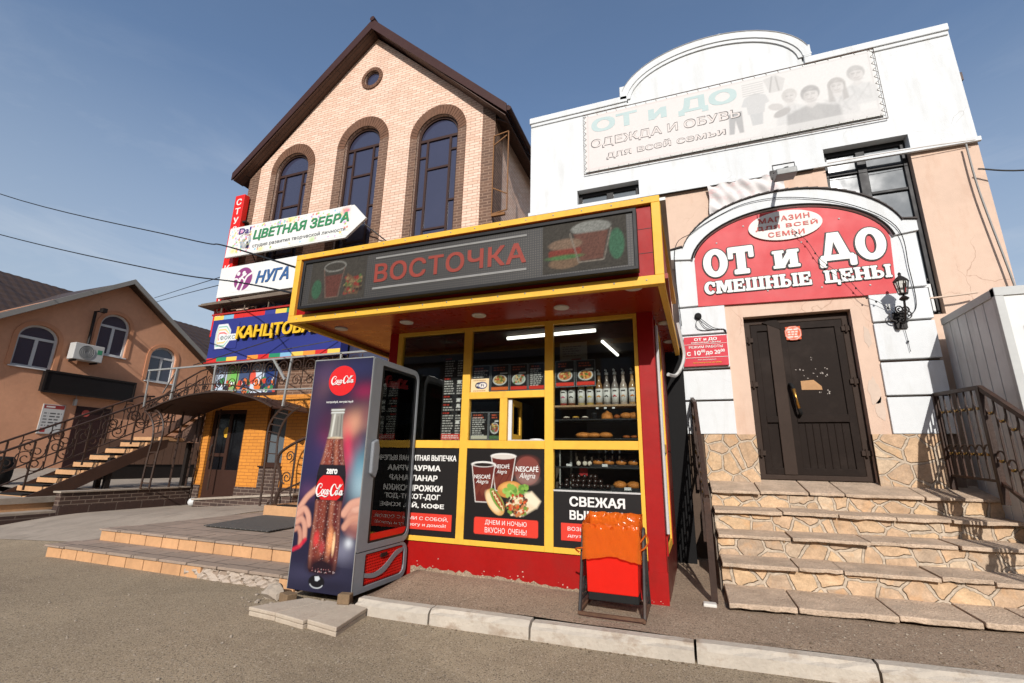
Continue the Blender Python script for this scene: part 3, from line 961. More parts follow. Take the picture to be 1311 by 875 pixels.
# paved platform with two tiled steps in front of the brick building
mb = MB()
mb.box(-7.2, -3.42, 3.685, 4.2, -.05, .122)
mb.box(-7.06, -3.42, 4.135, 4.32, -.05, .252)
mb.box(-7.06, -2.9, 4.32, 8.49, -.05, .252)
struct(mb, 'paved_platform', paver)
mb = MB()
x = -7.2
while x < -4.85:
    w = .285
    mb.box(x+.006, x+w-.006, 3.662, 3.687, -.03+random.uniform(-.004, .004), .108)
    x += w
x = -7.06
while x < -3.5:
    w = .285
    mb.box(x+.006, min(x+w, -3.43)-.006, 4.112, 4.137, .122, .24); x += w
mb.box(-3.62, -3.44, 3.66, 3.687, .0, .1)
struct(mb, 'step_tiles', tile_orange, bevel=.004)
mb = MB()
x = -7.22
while x < -3.45:
    w = random.uniform(.36, .44)
    mb.box(x, min(x+w, -3.43)-.006, 3.645+random.uniform(-.006, .006), 3.96, .108, .132+random.uniform(-.004, .004)); x += w
x = -7.08
while x < -3.45:
    w = random.uniform(.36, .44)
    mb.box(x, min(x+w, -3.43)-.006, 4.095+random.uniform(-.005, .005), 4.42, .24, .264+random.uniform(-.003, .003)); x += w
struct(mb, 'step_nosings', paver, bevel=.004)
# broken bare concrete where the riser tiles are gone
mb = MB()
vs = []; fs = []
kx, kz = 44, 7
for j in range(kz+1):
    for i in range(kx+1):
        px = -4.86+1.24*i/kx; pz = -.04+.148*j/kz
        d = .02*math.sin(i*1.1+j)+random.uniform(-.022, .022)
        if 14 < i < 20 and j > 4: d += .05
        vs.append((px, 3.668+d*.7, pz))
for j in range(kz):
    for i in range(kx):
        fs.append((j*(kx+1)+i, j*(kx+1)+i+1, (j+1)*(kx+1)+i+1, (j+1)*(kx+1)+i))
mb.add(vs, fs)
struct(mb, 'broken_step_concrete', pale_concrete)

# terrace on the left and its kerb steps
mb = MB()
mb.grid([-60, -35, -20.2, -20, -18, -15, -12.9, -11.62], [6.0, 7, 8.6, 12, 18, 40], lambda x, y: .40+.28*sstep(-11.6, -20, x))
struct(mb, 'terrace', concrete)
mb = MB()
mb.box(-30, -11.52, 4.4, 5.9, -.35, .10, 0)
mb.box(-30, -11.9, 4.9, 6.02, .10, .235, 1)
mb.box(-30, -11.86, 4.9, 6.03, .235, .345, 0)
struct(mb, 'terrace_steps', [concrete, tile_orange])
struct(MB().box(-30, -11.512, 4.39, 5.85, -.33, .06), 'terrace_step_facing', tile_dark)

# ------------------------------------------------------------------ peach brick building with gable
YB = 8.5
bb = thing('brick_building', 'tall peach brick gabled building with brown brick trim and three tall arched windows', 'building', (-7.5, 8.5, 0))
wins = [(-5.265, .545, 8.93, .78, 9.0), (-7.53, .53, 9.2, .81, 9.24), (-9.86, .545, 8.92, .78, 9.0)]
ZW0 = 4.85
wall_out = [(-11.42, 2.3), (-11.42, 9.02), (-7.47, 12.7), (-3.74, 9.16), (-3.74, 2.3)]
holes = []
for cx, hw, zs, sw, ss in wins:
    holes.append(arch_outline(cx, hw+.03, ZW0, zs, hw+.03))
rw = (-7.46, 11.31)
holes.append(arc(rw[0], rw[1], .24, .24, 0, 360, 23)[:-1])
mb = MB()
mb.prism(wall_out, 8.5, 8.8, holes=holes)
mb.box(-11.42, -11.12, 8.8, 17, 2.3, 9.0)
mb.box(-4.04, -3.741, 8.801, 17, 2.3, 9.1)
mb.build('wall', brick_pink, bb)
# brown corner bands
mb = MB()
mb.prism([(-11.44, 2.3), (-11.1, 2.3), (-11.1, 9.3), (-11.44, 8.98)], 8.475, 8.62)
mb.prism([(-4.05, 2.3), (-3.72, 2.3), (-3.72, 9.12), (-4.05, 9.43)], 8.475, 8.62)
mb.box(-3.741, -3.718, 8.62, 8.95, 2.3, 9.05)
mb.each('corner_band', brick_brown, bb)
for cx, hw, zs, sw, ss in wins:
    mb = MB()
    mb.box(cx-sw, cx-hw-.03, 8.47, 8.5, 3.5, ss)
    mb.box(cx+hw+.03, cx+sw, 8.47, 8.5, 3.5, ss)
    mb.box(cx-hw-.03, cx+hw+.03, 8.47, 8.5, 3.5, ZW0)
    sur = mb.each('window_surround', brick_brown, bb)
    mb = MB()
    hole = arc(cx, zs, hw+.032, hw+.032, 0, 180, 24)
    outer = arc(cx, ss, sw-.004, sw-.004, 180, 0, 24)
    mb.prism(hole+outer, 8.478, 8.5, m=0)
    nb = 25
    for k in range(nb):
        a0, a1 = 180*k/nb+.5, 180*(k+1)/nb-.5
        r0, r1 = hw+.034, sw
        q = [(cx+r0*math.cos(rad(a0)), zs+r0*math.sin(rad(a0))), (cx+r1*math.cos(rad(a0)), ss+r1*math.sin(rad(a0))), (cx+r1*math.cos(rad(a1)), ss+r1*math.sin(rad(a1))), (cx+r0*math.cos(rad(a1)), zs+r0*math.sin(rad(a1)))]
        mb.prism(q, 8.462+random.uniform(0, .004), 8.479, m=1)
    mb.build('brick_arch', [mortar_mat, voussoir_mat], sur)
    # window: frame with sub-part pane
    mb = MB()
    fo = arch_outline(cx, hw+.03, ZW0, zs, hw+.03); fi = arch_outline(cx, hw-.035, ZW0+.06, zs, hw-.035)
    mb.prism(fo, 8.56, 8.64, holes=[fi])
    mb.box(cx-hw, cx+hw, 8.565, 8.635, zs-.07, zs)
    xl, xr = cx-hw*.56, cx+hw*.6
    for xx in (xl, xr):
        mb.box(xx-.028, xx+.028, 8.567, 8.633, ZW0, zs-.06)
    for zz in (zs-.86, ) if cx > -9 else (zs-1.05,):
        mb.box(xl, xr, 8.57, 8.63, zz-.028, zz+.028)
    z = zs-.5
    while z > ZW0+.2:
        mb.box(cx-hw, xl, 8.571, 8.629, z-.025, z+.025); z -= 1.4
    z = zs-.42
    while z > ZW0+.2:
        mb.box(xr, cx+hw, 8.571, 8.629, z-.025, z+.025); z -= 1.38
    mb.box(xl, xr, 8.57, 8.63, 6.42, 6.47)
    wf = mb.build('window', frame_brown, bb)
    MB().prism(arch_outline(cx, hw-.02, ZW0+.03, zs, hw-.02), 8.6, 8.61).build('pane', win_dark, wf)
# round gable window
mb = MB()
mb.prism(arc(*rw, .34, .34, 0, 360, 31)[:-1], 8.482, 8.5, holes=[arc(*rw, .242, .242, 0, 360, 31)[:-1]], m=0)
for k in range(22):
    a0, a1 = 360*k/22+1, 360*(k+1)/22-1
    q = [(rw[0]+r*math.cos(rad(a)), rw[1]+r*math.sin(rad(a))) for r, a in ((.243, a0), (.342, a0), (.342, a1), (.243, a1))]
    mb.prism(q, 8.465, 8.483, m=1)
mb.build('round_brick_surround', [mortar_mat, voussoir_mat], bb)
wf = MB().prism(arc(*rw, .24, .24, 0, 360, 31)[:-1], 8.53, 8.58, holes=[arc(*rw, .195, .195, 0, 360, 31)[:-1]]).build('round_window', frame_brown, bb)
MB().prism(arc(*rw, .2, .2, 0, 360, 31)[:-1], 8.55, 8.56).build('pane', win_dark, wf)
# roof
ap, el, er = (-7.40, 12.93), (-11.77, 9.06), (-3.36, 9.0)
mb = MB()
top = [el, ap, er]
th = .17
rf = [el, ap, er, (er[0], er[1]-th), (ap[0], ap[1]-th-.05), (el[0], el[1]-th)]
mb.prism(rf, 8.2, 17.2, m=0)
# bargeboard, ridge cap and metal edge
dl = .03
mb.prism([(el[0]-.03, el[1]+.03), (ap[0], ap[1]+.06), (er[0]+.03, er[1]+.03), (er[0]+.03, er[1]-.20), (ap[0], ap[1]-.26), (el[0]-.03, el[1]-.20)], 8.165, 8.2, m=0)
mb.tube([(ap[0], 8.14, ap[1]+.06), (ap[0], 17.2, ap[1]+.06)], .075, 10, m=0)
roof = mb.build('roof', roof_brown, bb)
mb = MB()
for a, b in ((el, ap), (ap, er)):
    mb.prism([(a[0]+.02, a[1]-th-.04), (b[0], b[1]-th-.09), (b[0], b[1]-th-.07), (a[0]+.02, a[1]-th-.02)], 8.2, 8.52)
mb.prism([(er[0]-.02, er[1]-th-.03), (-3.74, 9.03), (-3.74, 9.0), (er[0]-.02, er[1]-th-.06)], 8.52, 17)
mb.build('soffit', soffit_wood, roof)
mb = MB()
mb.tube([(er[0]+.07, 8.2, er[1]-.08), (er[0]+.07, 17, er[1]-.08)], .06, 8)
for i in range(40):
    y = 8.25+i*.22
    mb.box(er[0]-.04, er[0]+.05, y, y+.15, er[1]+.02, er[1]+.05)
mb.build('gutter', roof_brown, roof)
# lower storey: orange painted brick with dark plinth
mb = MB()
lower = [(-11.44, .5), (-11.2, .5), (-11.2, 2.29), (-10.04, 2.29), (-10.04, .5), (-9.34, .5), (-9.34, .99), (-8.74, .99), (-8.74, .5), (-3.72, .5), (-3.72, 2.62), (-11.44, 2.62)]
mb.prism([(-11.44, -.1), (-11.2, -.1), (-11.2, 2.3), (-10.04, 2.3), (-10.04, -.1), (-3.72, -.1), (-3.72, 2.62), (-11.44, 2.62)], 8.44, 8.8, holes=[[(-9.34, .98), (-8.74, .98), (-8.74, 2.34), (-9.34, 2.34)]])
mb.box(-11.44, -11.12, 8.8, 12, -.1, 2.5)
mb.build('painted_brick_storey', brick_orange, bb)
mb = MB()
mb.box(-11.46, -11.2, 8.415, 8.44, -.2, .5); mb.box(-10.04, -9.36, 8.415, 8.44, -.2, .5)
mb.box(-9.36, -8.72, 8.415, 8.44, -.2, .97); mb.box(-8.72, -3.7, 8.415, 8.44, -.2, .52)
mb.each('plinth', brick_dark, bb)
d = MB()
d.prism([(-11.2, .12), (-10.04, .12), (-10.04, 2.3), (-11.2, 2.3)], 8.5, 8.58, holes=[[(-11.1, .86), (-10.14, .86), (-10.14, 2.2), (-11.1, 2.2)]])
d.box(-10.66, -10.56, 8.505, 8.575, .8, 2.2); d.box(-11.1, -10.66, 8.507, 8.573, 1.17, 1.25); d.box(-11.1, -10.14, 8.52, 8.56, .2, .8)
door = d.build('door', frame_brown, bb)
MB().box(-11.1, -10.14, 8.53, 8.54, .86, 2.2).build('pane', M('door_glass_dark', (22, 22, 25), .12, .05, 1, spec=.3), door)
MB().tube([(-11.05, 8.47, 1.05), (-11.05, 8.44, 1.1), (-11.05, 8.44, 1.4), (-11.05, 8.47, 1.45)], .015, 6).build('handle', iron_dark, door)
st = MB().prism(arc(-10.72, 1.75, .1, .13, 0, 360, 16)[:-1], 8.526, 8.53).build('sticker', M('yellow_sticker', (230, 180, 60), .5), door)
MB().prism(arc(-10.66, 2.0, .06, .08, 0, 360, 12)[:-1], 8.526, 8.53).build('sticker', M('grey_green_sticker', (96, 116, 106), .5), door)
w = MB().prism([(-9.34, .98), (-8.74, .98), (-8.74, 2.34), (-9.34, 2.34)], 8.5, 8.56, holes=[[(-9.26, 1.06), (-8.8, 1.06), (-8.8, 2.28), (-9.26, 2.28)]]).build('window', frame_brown, bb)
MB().box(-9.27, -8.79, 8.53, 8.54, 1.05, 2.29).build('pane', win_grey, w)
MB().box(-9.38, -8.7, 8.38, 8.5, .95, .985).build('sill', frame_brown, w)
# upper storey glazing behind the balcony with the printed film on it
mb = MB(); mb.prism([(-11.42, 2.62), (-9.2, 2.62), (-9.2, 3.46), (-11.42, 3.46)], 8.45, 8.5, holes=[[(-11.36, 2.7), (-9.26, 2.7), (-9.26, 3.42), (-11.36, 3.42)]])
w = mb.build('window', frame_brown, bb)
pc = Pic((-11.36, -9.26, 2.7, 3.42), .012).fill((90, 104, 140))
x = -11.36
for cc in ((196, 210, 226), (140, 176, 110), (70, 86, 120), (210, 220, 232), (60, 72, 104)):
    pc.rect(x, x+.41, 2.7, 3.42, cc); x += .42
pc.dots(60, (-11.36, -9.26, 2.72, 3.05), (.03, .09), [(206, 70, 50), (230, 120, 60), (60, 130, 80), (240, 240, 240), (40, 50, 70)])
pc.ell(-10.7, 3.15, .12, .16, (120, 190, 90)); pc.ell(-10.05, 3.1, .1, .18, (230, 90, 70)); pc.ell(-9.5, 3.15, .12, .2, (40, 60, 120))
pc.mesh('window_film', 8.448, printed_gloss, w)
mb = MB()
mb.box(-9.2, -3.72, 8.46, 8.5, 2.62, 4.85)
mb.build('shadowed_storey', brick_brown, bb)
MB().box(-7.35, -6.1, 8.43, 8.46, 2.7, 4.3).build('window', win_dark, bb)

# the old steel frame on the brick corner
f = MB()
for a, b in (((-3.72, 8.43, 6.45), (-3.36, 8.43, 6.5)), ((-3.36, 8.43, 6.5), (-3.36, 8.43, 8.5)), ((-3.36, 8.43, 8.5), (-3.72, 8.43, 8.45)), ((-3.72, 8.43, 8.45), (-3.72, 8.43, 6.45)), ((-3.72, 8.43, 8.2), (-3.4, 8.43, 8.4)), ((-3.72, 8.43, 7.1), (-3.38, 8.43, 6.9))):
    f.tube([a, b], .016, 4)
f.box(-3.72, -3.4, 8.40, 8.46, 6.38, 6.44)
solo(f, 'sign_frame', M('ochre_steel', (136, 92, 50), .5, .2), 'empty rusty ochre steel frame bracketed to the brown brick corner', 'frame', (-3.72, 8.43, 6.4))

# ------------------------------------------------------------------ arched canopy, balcony and railings on the brick building
cn = thing('door_canopy', 'arched brown sheet metal canopy with ladder-like posts over the orange brick doorway', 'canopy', (-9.6, 7.8, .26))
arcp = [(-11.7, 2.17), (-11.14, 2.34), (-10.7, 2.435), (-10.32, 2.49), (-9.9, 2.525), (-9.56, 2.535), (-9.15, 2.51), (-8.75, 2.44), (-8.4, 2.36), (-8.15, 2.28), (-7.88, 2.17)]
mb = MB()
mb.prism([(a, b) for a, b in arcp]+[(a, b-.03) for a, b in reversed(arcp)], 7.2, 8.42)
mb.build('curved_sheet', M('brown_sheet', (74, 52, 44), .6, .15, 2), cn)
mb = MB()
mb.tube([(a, 7.18, b) for a, b in arcp], .025, 5)
up = [(-11.91, 2.2), (-11.31, 2.46), (-10.49, 2.67), (-9.73, 2.71), (-8.98, 2.64), (-8.42, 2.51), (-7.9, 2.3)]
upc = catmull(up, 5)
mb.tube([(a, 7.18, b) for a, b in upc], .014, 5)
for k in range(2, len(upc)-2, 2):
    a, b = upc[k]
    lo_z = np.interp(a, [q[0] for q in arcp], [q[1] for q in arcp])
    if b-lo_z > .05:
        r = (b-lo_z)/2
        mb.tube([(x, 7.18, z) for x, z in spiral((a, (b+lo_z)/2), r*.9, r*.25, k, 1.3, 12)], .008, 4)
mb.build('scroll_crest', iron, cn)
for sx, x0 in ((1, -11.45), (-1, -7.62)):
    mb = MB()
    o = [(x0, .3), (x0+.03*sx, 1.1), (x0+.06*sx, 1.55), (x0-.02*sx, 1.85), (x0-.2*sx, 2.05), (x0-.42*sx, 2.16)]
    i2 = [(x0+.28*sx, .3), (x0+.31*sx, 1.1), (x0+.36*sx, 1.6), (x0+.3*sx, 1.9), (x0+.1*sx, 2.12), (x0-.12*sx, 2.2)]
    zo = .45 if sx > 0 else .26
    o[0] = (x0, zo); i2[0] = (x0+.28*sx, zo)
    co, ci = catmull(o, 4), catmull(i2, 4)
    mb.tube([(a, 7.25, b) for a, b in co], .022, 5); mb.tube([(a, 7.25, b) for a, b in ci], .022, 5)
    for k in range(1, len(co)-1, 2):
        mb.tube([(co[k][0], 7.25, co[k][1]), (ci[k][0], 7.25, ci[k][1])], .014, 4)
    mb.build('ladder_post', iron, cn)
mb = MB()
for x0, y0 in ((-10.75, 8.3), (-11.4, 8.38)):
    mb.tube([(x0, y0, .4), (x0, y0, 2.3)], .02, 6)
for x0, y0, z0 in ((-11.5, 7.9, .42), (-11.5, 8.3, .45)):
    mb.tube([(x0, y0, z0), (x0+.02, y0, 2.2)], .022, 6)
mb.each('thin_post', iron, cn)

bl = thing('balcony_railing', 'wrought iron balcony railing with spiral scrolls in front of the printed upper windows', 'railing', (-9.4, 7.2, 2.5))
mb = MB()
mb.tube([(-11.95, 7.2, 3.12), (-10.9, 7.2, 3.13), (-7.0, 7.2, 3.19), (-5.5, 7.2, 3.2)], .025, 4)
mb.tube([(-9.72, 7.2, 2.56), (-7.6, 7.2, 2.52), (-5.5, 7.2, 2.5)], .018, 4)
mb.tube([(-10.95, 7.2, 3.1), (-11.6, 7.4, 2.6)], .015, 4)
mb.each('rail', galv, bl)
mb = MB()
mb.tube([(-11.9, 7.2, 3.1), (-11.85, 7.2, 2.25)], .018, 4); mb.tube([(-10.95, 7.2, 3.12), (-10.98, 7.2, 2.4)], .03, 4)
mb.tube([(-9.72, 7.2, 3.14), (-9.7, 7.2, 2.53)], .028, 4); mb.tube([(-7.55, 7.2, 3.2), (-7.62, 7.2, 2.18)], .028, 4)
mb.tube([(-8.05, 7.2, 3.17), (-7.66, 7.2, 2.72)], .03, 4)
mb.tube([(-6.3, 7.2, 3.2), (-6.3, 7.2, 2.5)], .025, 4)
mb.build('post', galv, bl)
mb = MB()
x = -9.55
while x < -5.6:
    if abs(x+7.6) > .12:
        mb.tube([(a, 7.2, b) for a, b in spiral((x, 3.0), .02, .15, 0, 1.6, 22)], .009, 4)
        mb.tube([(a, 7.2, b) for a, b in spiral((x+.02, 2.70), .02, .13, 3.1, -1.6, 22)], .009, 4)
        mb.tube([(x+.16, 7.2, 3.15), (x+.17, 7.2, 2.53)], .009, 4)
    x += .36
mb.build('scrollwork', iron, bl)

# low flying railing that rises along the second flight on the left
mb = MB()
mb.tube([(-11.95, 7.4, 2.3), (-10.9, 7.35, 2.85), (-10.3, 7.3, 3.05), (-9.75, 7.25, 3.12)], .018, 4)
mb.tube([(-11.95, 7.4, 1.95), (-10.9, 7.35, 2.4), (-9.75, 7.25, 2.6)], .014, 4)
for k in range(7):
    x = -11.8+k*.32
    zt = np.interp(x, [-11.95, -10.9, -10.3, -9.75], [2.3, 2.85, 3.05, 3.12]); zb = np.interp(x, [-11.95, -10.9, -9.75], [1.95, 2.4, 2.6])
    mb.tube([(x, 7.38, zt), (x, 7.38, zb)], .009, 4)
    mb.tube([(a, 7.38, b) for a, b in spiral((x+.15, (zt+zb)/2+.06), .02, .12, 1, 1.5, 18)], .008, 4)
solo(mb, 'stair_handrail', iron, 'curving scrolled iron handrail climbing over the left end of the arched canopy', 'railing', (-11.9, 7.4, 1.95))

# short stair and railing at the right of the doorway
rs = thing('porch_steps', 'small orange tiled steps with black rubber treads beside the drinks cooler', 'steps', (-6.0, 6.3, .26))
MB().box(-6.55, -5.2, 6.1, 7.3, .25, .42).box(-6.1, -5.2, 6.35, 7.3, .42, .58).each('step', tile_orange, rs, bevel=.005)
MB().box(-6.32, -5.25, 6.13, 6.34, .42, .432).box(-5.9, -5.25, 6.38, 6.7, .58, .592).each('tread_mat', rubber, rs)
mb = MB()
prof = [(-6.5, .43), (-6.42, .5), (-6.36, .75), (-6.42, .95), (-6.5, 1.08), (-6.47, 1.24), (-6.3, 1.36), (-6.05, 1.47), (-5.3, 1.75)]
mb.tube([(a, 6.2, b) for a, b in catmull(prof, 5)], .026, 6)
mb.tube([(-6.42, 6.2, .43), (-6.42, 6.2, .62)], .03, 6); mb.tube([(-6.4, 6.2, .62), (-5.3, 6.2, 1.05)], .016, 5)
mb.tube([(-6.14, 6.2, .6), (-6.14, 6.2, 1.42)], .018, 5); mb.tube([(-5.8, 6.2, .7), (-5.8, 6.2, 1.55)], .018, 5)
mb.tube([(a, 6.2, b) for a, b in spiral((-6.26, .86), .02, .11, 0, 1.7, 22)], .01, 5)
mb.tube([(a, 6.2, b) for a, b in spiral((-6.25, 1.2), .02, .1, 3, -1.7, 22)], .01, 5)
mb.tube([(a, 6.2, b) for a, b in spiral((-6.55, .42), .015, .05, 0, 1.5, 14)], .014, 5)
solo(mb, 'porch_railing', iron, 'iron railing with a curled newel at the foot of the orange tiled steps', 'railing', (-6.45, 6.2, .43))

# sloping brick edged ramp in front of the plinth
mb = MB()
vs = [(-10.6, 7.9, -.05), (-7.75, 7.9, .1), (-7.75, 8.41, .1), (-10.6, 8.41, -.05), (-10.6, 7.9, .2), (-7.75, 7.9, .42), (-7.75, 8.41, .42), (-10.6, 8.41, .2)]
mb.add(vs, [(0, 1, 2, 3), (4, 7, 6, 5), (0, 4, 5, 1), (1, 5, 6, 2), (2, 6, 7, 3), (3, 7, 4, 0)])
rp = thing('brick_ramp', 'low dark brick ramp edge rising along the foot of the orange wall', 'ramp', (-9.2, 8.1, .1))
mb.build('body', brick_dark, rp)
vs = [(-10.64, 7.87, .2), (-7.72, 7.87, .424), (-7.72, 8.41, .424), (-10.64, 8.41, .2)]
vs += [(a, b, c+.04) for a, b, c in vs]
MB().add(vs, [(0, 1, 2, 3), (4, 7, 6, 5), (0, 4, 5, 1), (1, 5, 6, 2), (2, 6, 7, 3), (3, 7, 4, 0)]).build('coping', concrete, rp)
solo(MB().ball((-10.75, 8.0, .15), (.11, .1, .09), 12, 8, .06), 'stone', frame_white, 'white painted stone lying at the end of the low brick ramp', 'stone', (-10.75, 8.0, .08), smooth=True)

# rubber mat on the platform
mb = MB()
mb.prism([(-5.05, 4.83), (-6.2, 4.83), (-6.6, 6.55), (-5.2, 6.6)], .265, .277, ax='z')
mat_m, nt_, p_ = new_mat('ribbed_rubber')
v_ = pos_node(nt_, 'floor')
b_ = N(nt_, 'ShaderNodeTexBrick'); b_.offset = 0
b_.inputs['Color1'].default_value = (.035, .033, .03, 1); b_.inputs['Color2'].default_value = (.045, .042, .038, 1); b_.inputs['Mortar'].default_value = (.13, .115, .1, 1)
b_.inputs['Scale'].default_value = 1; b_.inputs['Brick Width'].default_value = .09; b_.inputs['Row Height'].default_value = .05; b_.inputs['Mortar Size'].default_value = .006
nt_.links.new(v_, b_.inputs['Vector']); nt_.links.new(b_.outputs['Color'], p_.inputs['Base Color']); p_.inputs['Roughness'].default_value = .9
bump(nt_, p_, b_.outputs['Fac'], .6, .01)
solo(mb, 'door_mat', mat_m, 'black ribbed rubber mat lying on the paved platform', 'mat', (-5.8, 5.6, .265))

# ------------------------------------------------------------------ low brick wall, outdoor stair and fence at the left
lw = thing('low_brick_wall', 'low dark brick wall with a concrete coping ending at the orange building corner', 'wall', (-11.57, 7.2, -.1))
MB().box(-11.66, -11.5, 5.86, 8.43, .17, .42).build('brickwork', brick_dark, lw)
MB().box(-11.665, -11.49, 5.85, 8.43, -.3, .17).build('base_tiles', tile_dark, lw)
MB().box(-11.72, -11.47, 5.83, 8.43, .42, .455).build('coping', concrete, lw, bevel=.006)

so_ = thing('outdoor_stair', 'metal outdoor stair with orange edged treads and black rubber mats', 'stairs', (-12.5, 6.5, .3))
n = 8
for k in range(n):
    y = 5.55+k*.285; z = .36+k*.157
    MB().box(-12.98, -12.0, y, y+.30, z-.045, z).box(-12.98, -12.0, y, y+.012, z-.10, z-.045).build('tread', tile_orange, so_, bevel=.004)
    MB().box(-12.88, -12.10, y-.006, y+.284, z+.001, z+.03).each('tread_mat', rubber, so_)
mb = MB()
for x in (-12.0, -13.02):
    mb.prism([(5.45, .08), (5.75, .16), (8.0, 1.36), (8.0, 1.55), (7.75, 1.5), (5.45, .30)], x, x+.03, ax='x')
mb.each('stringer', M('brown_steel', (78, 56, 46), .55, .15), so_)
mb = MB()
mb.box(-13.0, -12.0, 7.83, 8.9, 1.52, 1.60)
mb.build('landing', tile_orange, so_)
mb = MB()
for x, y in ((-12.05, 6.9), (-12.9, 7.2), (-12.05, 8.6)):
    mb.box(x-.05, x+.05, y-.05, y+.05, .35, 1.1 if y < 8 else 1.5)
mb.each('support', iron_dark, so_)
for sx in (-12.02, -12.98):
    mb = MB()
    y0, y1 = 5.2, 7.75
    zt = lambda y: 1.22+(y-5.2)*.545
    zb = lambda y: .56+(y-5.2)*.545
    mb.tube([(sx, y0-.2, zt(y0)-.08), (sx, y1, zt(y1)), (sx, 8.1, zt(y1)+.04)], .024, 5)
    mb.tube([(sx, y0-.2, zb(y0)-.08), (sx, y1, zb(y1)), (sx, 8.1, zb(y1)+.04)], .016, 5)
    for y in (5.5, 6.35, 7.2, 8.0):
        mb.tube([(sx, y, zt(min(y, y1))), (sx, y, zb(min(y, y1))-.25)], .02, 4)
    y = 5.3
    while y < 7.7:
        zm = (zt(y)+zb(y))/2
        mb.tube([(sx, a, b) for a, b in spiral((y+.1, zm+.12), .03, .16, .5, 1.5, 20)], .012, 4)
        mb.tube([(sx, a, b) for a, b in spiral((y+.26, zm-.0), .03, .15, 3.6, 1.5, 20)], .012, 4)
        mb.tube([(sx, y+.42, zt(y+.42)), (sx, y+.42, zb(y+.42))], .010, 4)
        y += .44
    mb.build('scroll_railing', iron, so_)
# second flight that rises to the balcony
fl = thing('upper_flight', 'brown stair flight and side panel rising from the landing to the balcony corner', 'stairs', (-12.2, 8.3, 1.5))
MB().prism([(-13.0, 1.45), (-11.5, 2.18), (-11.5, 2.40), (-13.0, 1.67)], 8.28, 8.34).each('stringer', M('brown_stringer', (88, 64, 52), .55, .15), fl)
MB().prism([(-12.6, 1.5), (-11.5, 1.5), (-11.5, 2.15), (-11.6, 2.12)], 8.4, 8.43).build('side_panel', M('brown_panel', (104, 80, 68), .6, .1), fl)
mb = MB()
for k in range(5):
    x = -12.95+k*.29
    mb.box(x, x+.29, 8.34, 9.2, 1.6+k*.142, 1.66+k*.142)
mb.build('tread', tile_orange, fl)
mb = MB()
mb.tube([(-13.0, 8.3, 2.45), (-11.5, 8.3, 3.15)], .02, 5); mb.tube([(-13.0, 8.3, 1.9), (-11.5, 8.3, 2.6)], .014, 5)
for k in range(6):
    x = -12.9+.27*k; zb_ = 1.9+(x+13)*.467
    mb.tube([(x, 8.3, zb_+.55), (x, 8.3, zb_-.2)], .012, 4)
    mb.tube([(a, 8.3, b) for a, b in spiral((x+.13, zb_+.3), .02, .11, 1, 1.5, 16)], .009, 4)
mb.build('railing', iron, fl)

fn = thing('board_fence', 'brown vertical board fence standing behind the outdoor stair', 'fence', (-15, 10.2, .6))
mb = MB()
y = 8.2
while y < 12.4:
    mb.box(-15.0, -14.97, y, y+.235, .9, 1.58); y += .25
mb.build('boards', M('fence_boards', (118, 90, 74), .7, .12, 2), fn)
MB().box(-15.06, -15.0, 8.2, 12.4, .5, .9).build('base', iron_dark, fn)
MB().box(-15.05, -15.0, 8.2, 12.4, 1.1, 1.16).box(-15.05, -15.0, 8.2, 12.4, 1.4, 1.46).each('rail', iron_dark, fn)
solo(MB().lathe([(.02, 0), (.24, .0), (.27, .2), (.27, .55), (.22, .62), (.02, .63)], (-14.42, 6.05, .45), 16), 'litter_bin', rubber, 'black round bin at the left edge beside the outdoor stair', 'bin', (-14.42, 6.05, .45), smooth=True)

# ------------------------------------------------------------------ left building
XL = -20.0
lb = thing('stucco_building', 'orange stucco gabled building with white arched windows and brown tiled roof', 'building', (-20, 10.6, .6))
def side_arch(cy, hw, z0, zs, rise): return [(cy-hw, z0), (cy+hw, z0)]+arc(cy, zs, hw, rise, 0, 180, 14)
lw_ = [(8.51, .53, 3.86, 4.83, .46), (10.58, .5, 4.72, 5.80, .50), (12.5, .51, 4.03, 5.02, .44)]
mb = MB()
mb.prism([(4.2, .3), (17.5, .3), (17.5, 4.5), (15.6, 4.5), (10.65, 7.62), (5.6, 4.2), (4.2, 4.2)], XL-.3, XL, ax='x', holes=[side_arch(*a) for a in lw_])
mb.box(-30, XL-.3, 17.2, 17.5, .3, 4.8)
mb.build('wall', stucco_orange, lb)
for a in lw_:
    cy, hw, z0, zs, rise = a
    w = MB()
    w.prism(side_arch(*a), XL-.16, XL-.08, ax='x', holes=[side_arch(cy, hw-.07, z0+.07, zs, rise-.07)])
    w.box(XL-.155, XL-.085, cy-hw, cy+hw, zs-.04, zs+.04); w.box(XL-.15, XL-.09, cy-.045, cy+.045, z0, zs)
    wo = w.build('window', frame_white, lb)
    MB().prism(side_arch(cy, hw-.03, z0+.03, zs, rise-.03), XL-.125, XL-.115, ax='x').build('pane', win_dark, wo)
    MB().box(XL-.1, XL+.06, cy-hw-.05, cy+hw+.05, z0-.04, z0).build('sill', frame_white, wo)
    MB().prism(side_arch(cy, hw+.13, z0, zs, rise+.13), XL-.02, XL+.025, ax='x', holes=[side_arch(cy, hw, z0-.001, zs, rise)]).build('surround', M('plain_render', (214, 150, 112), .9, .06), wo)
# cross gable roof and main roof with tile ribs
mb = MB()
g = [(5.2, 3.75), (10.65, 7.62), (16.2, 3.85)]
mb.prism([(5.2, 3.75), (10.65, 7.66), (16.2, 3.85), (16.2, 3.72), (10.65, 7.52), (5.2, 3.62)], -25, XL+.35, ax='x')
rf2 = mb.build('roof', roof_tile, lb)
mb = MB()
mb.prism([(5.2, 3.82), (10.65, 7.73), (16.2, 3.92), (16.2, 3.74), (10.65, 7.54), (5.2, 3.62)], XL+.33, XL+.40, ax='x')
mb.each('verge_trim', M('grey_verge', (150, 146, 140), .5, .08), rf2)
mb = MB()
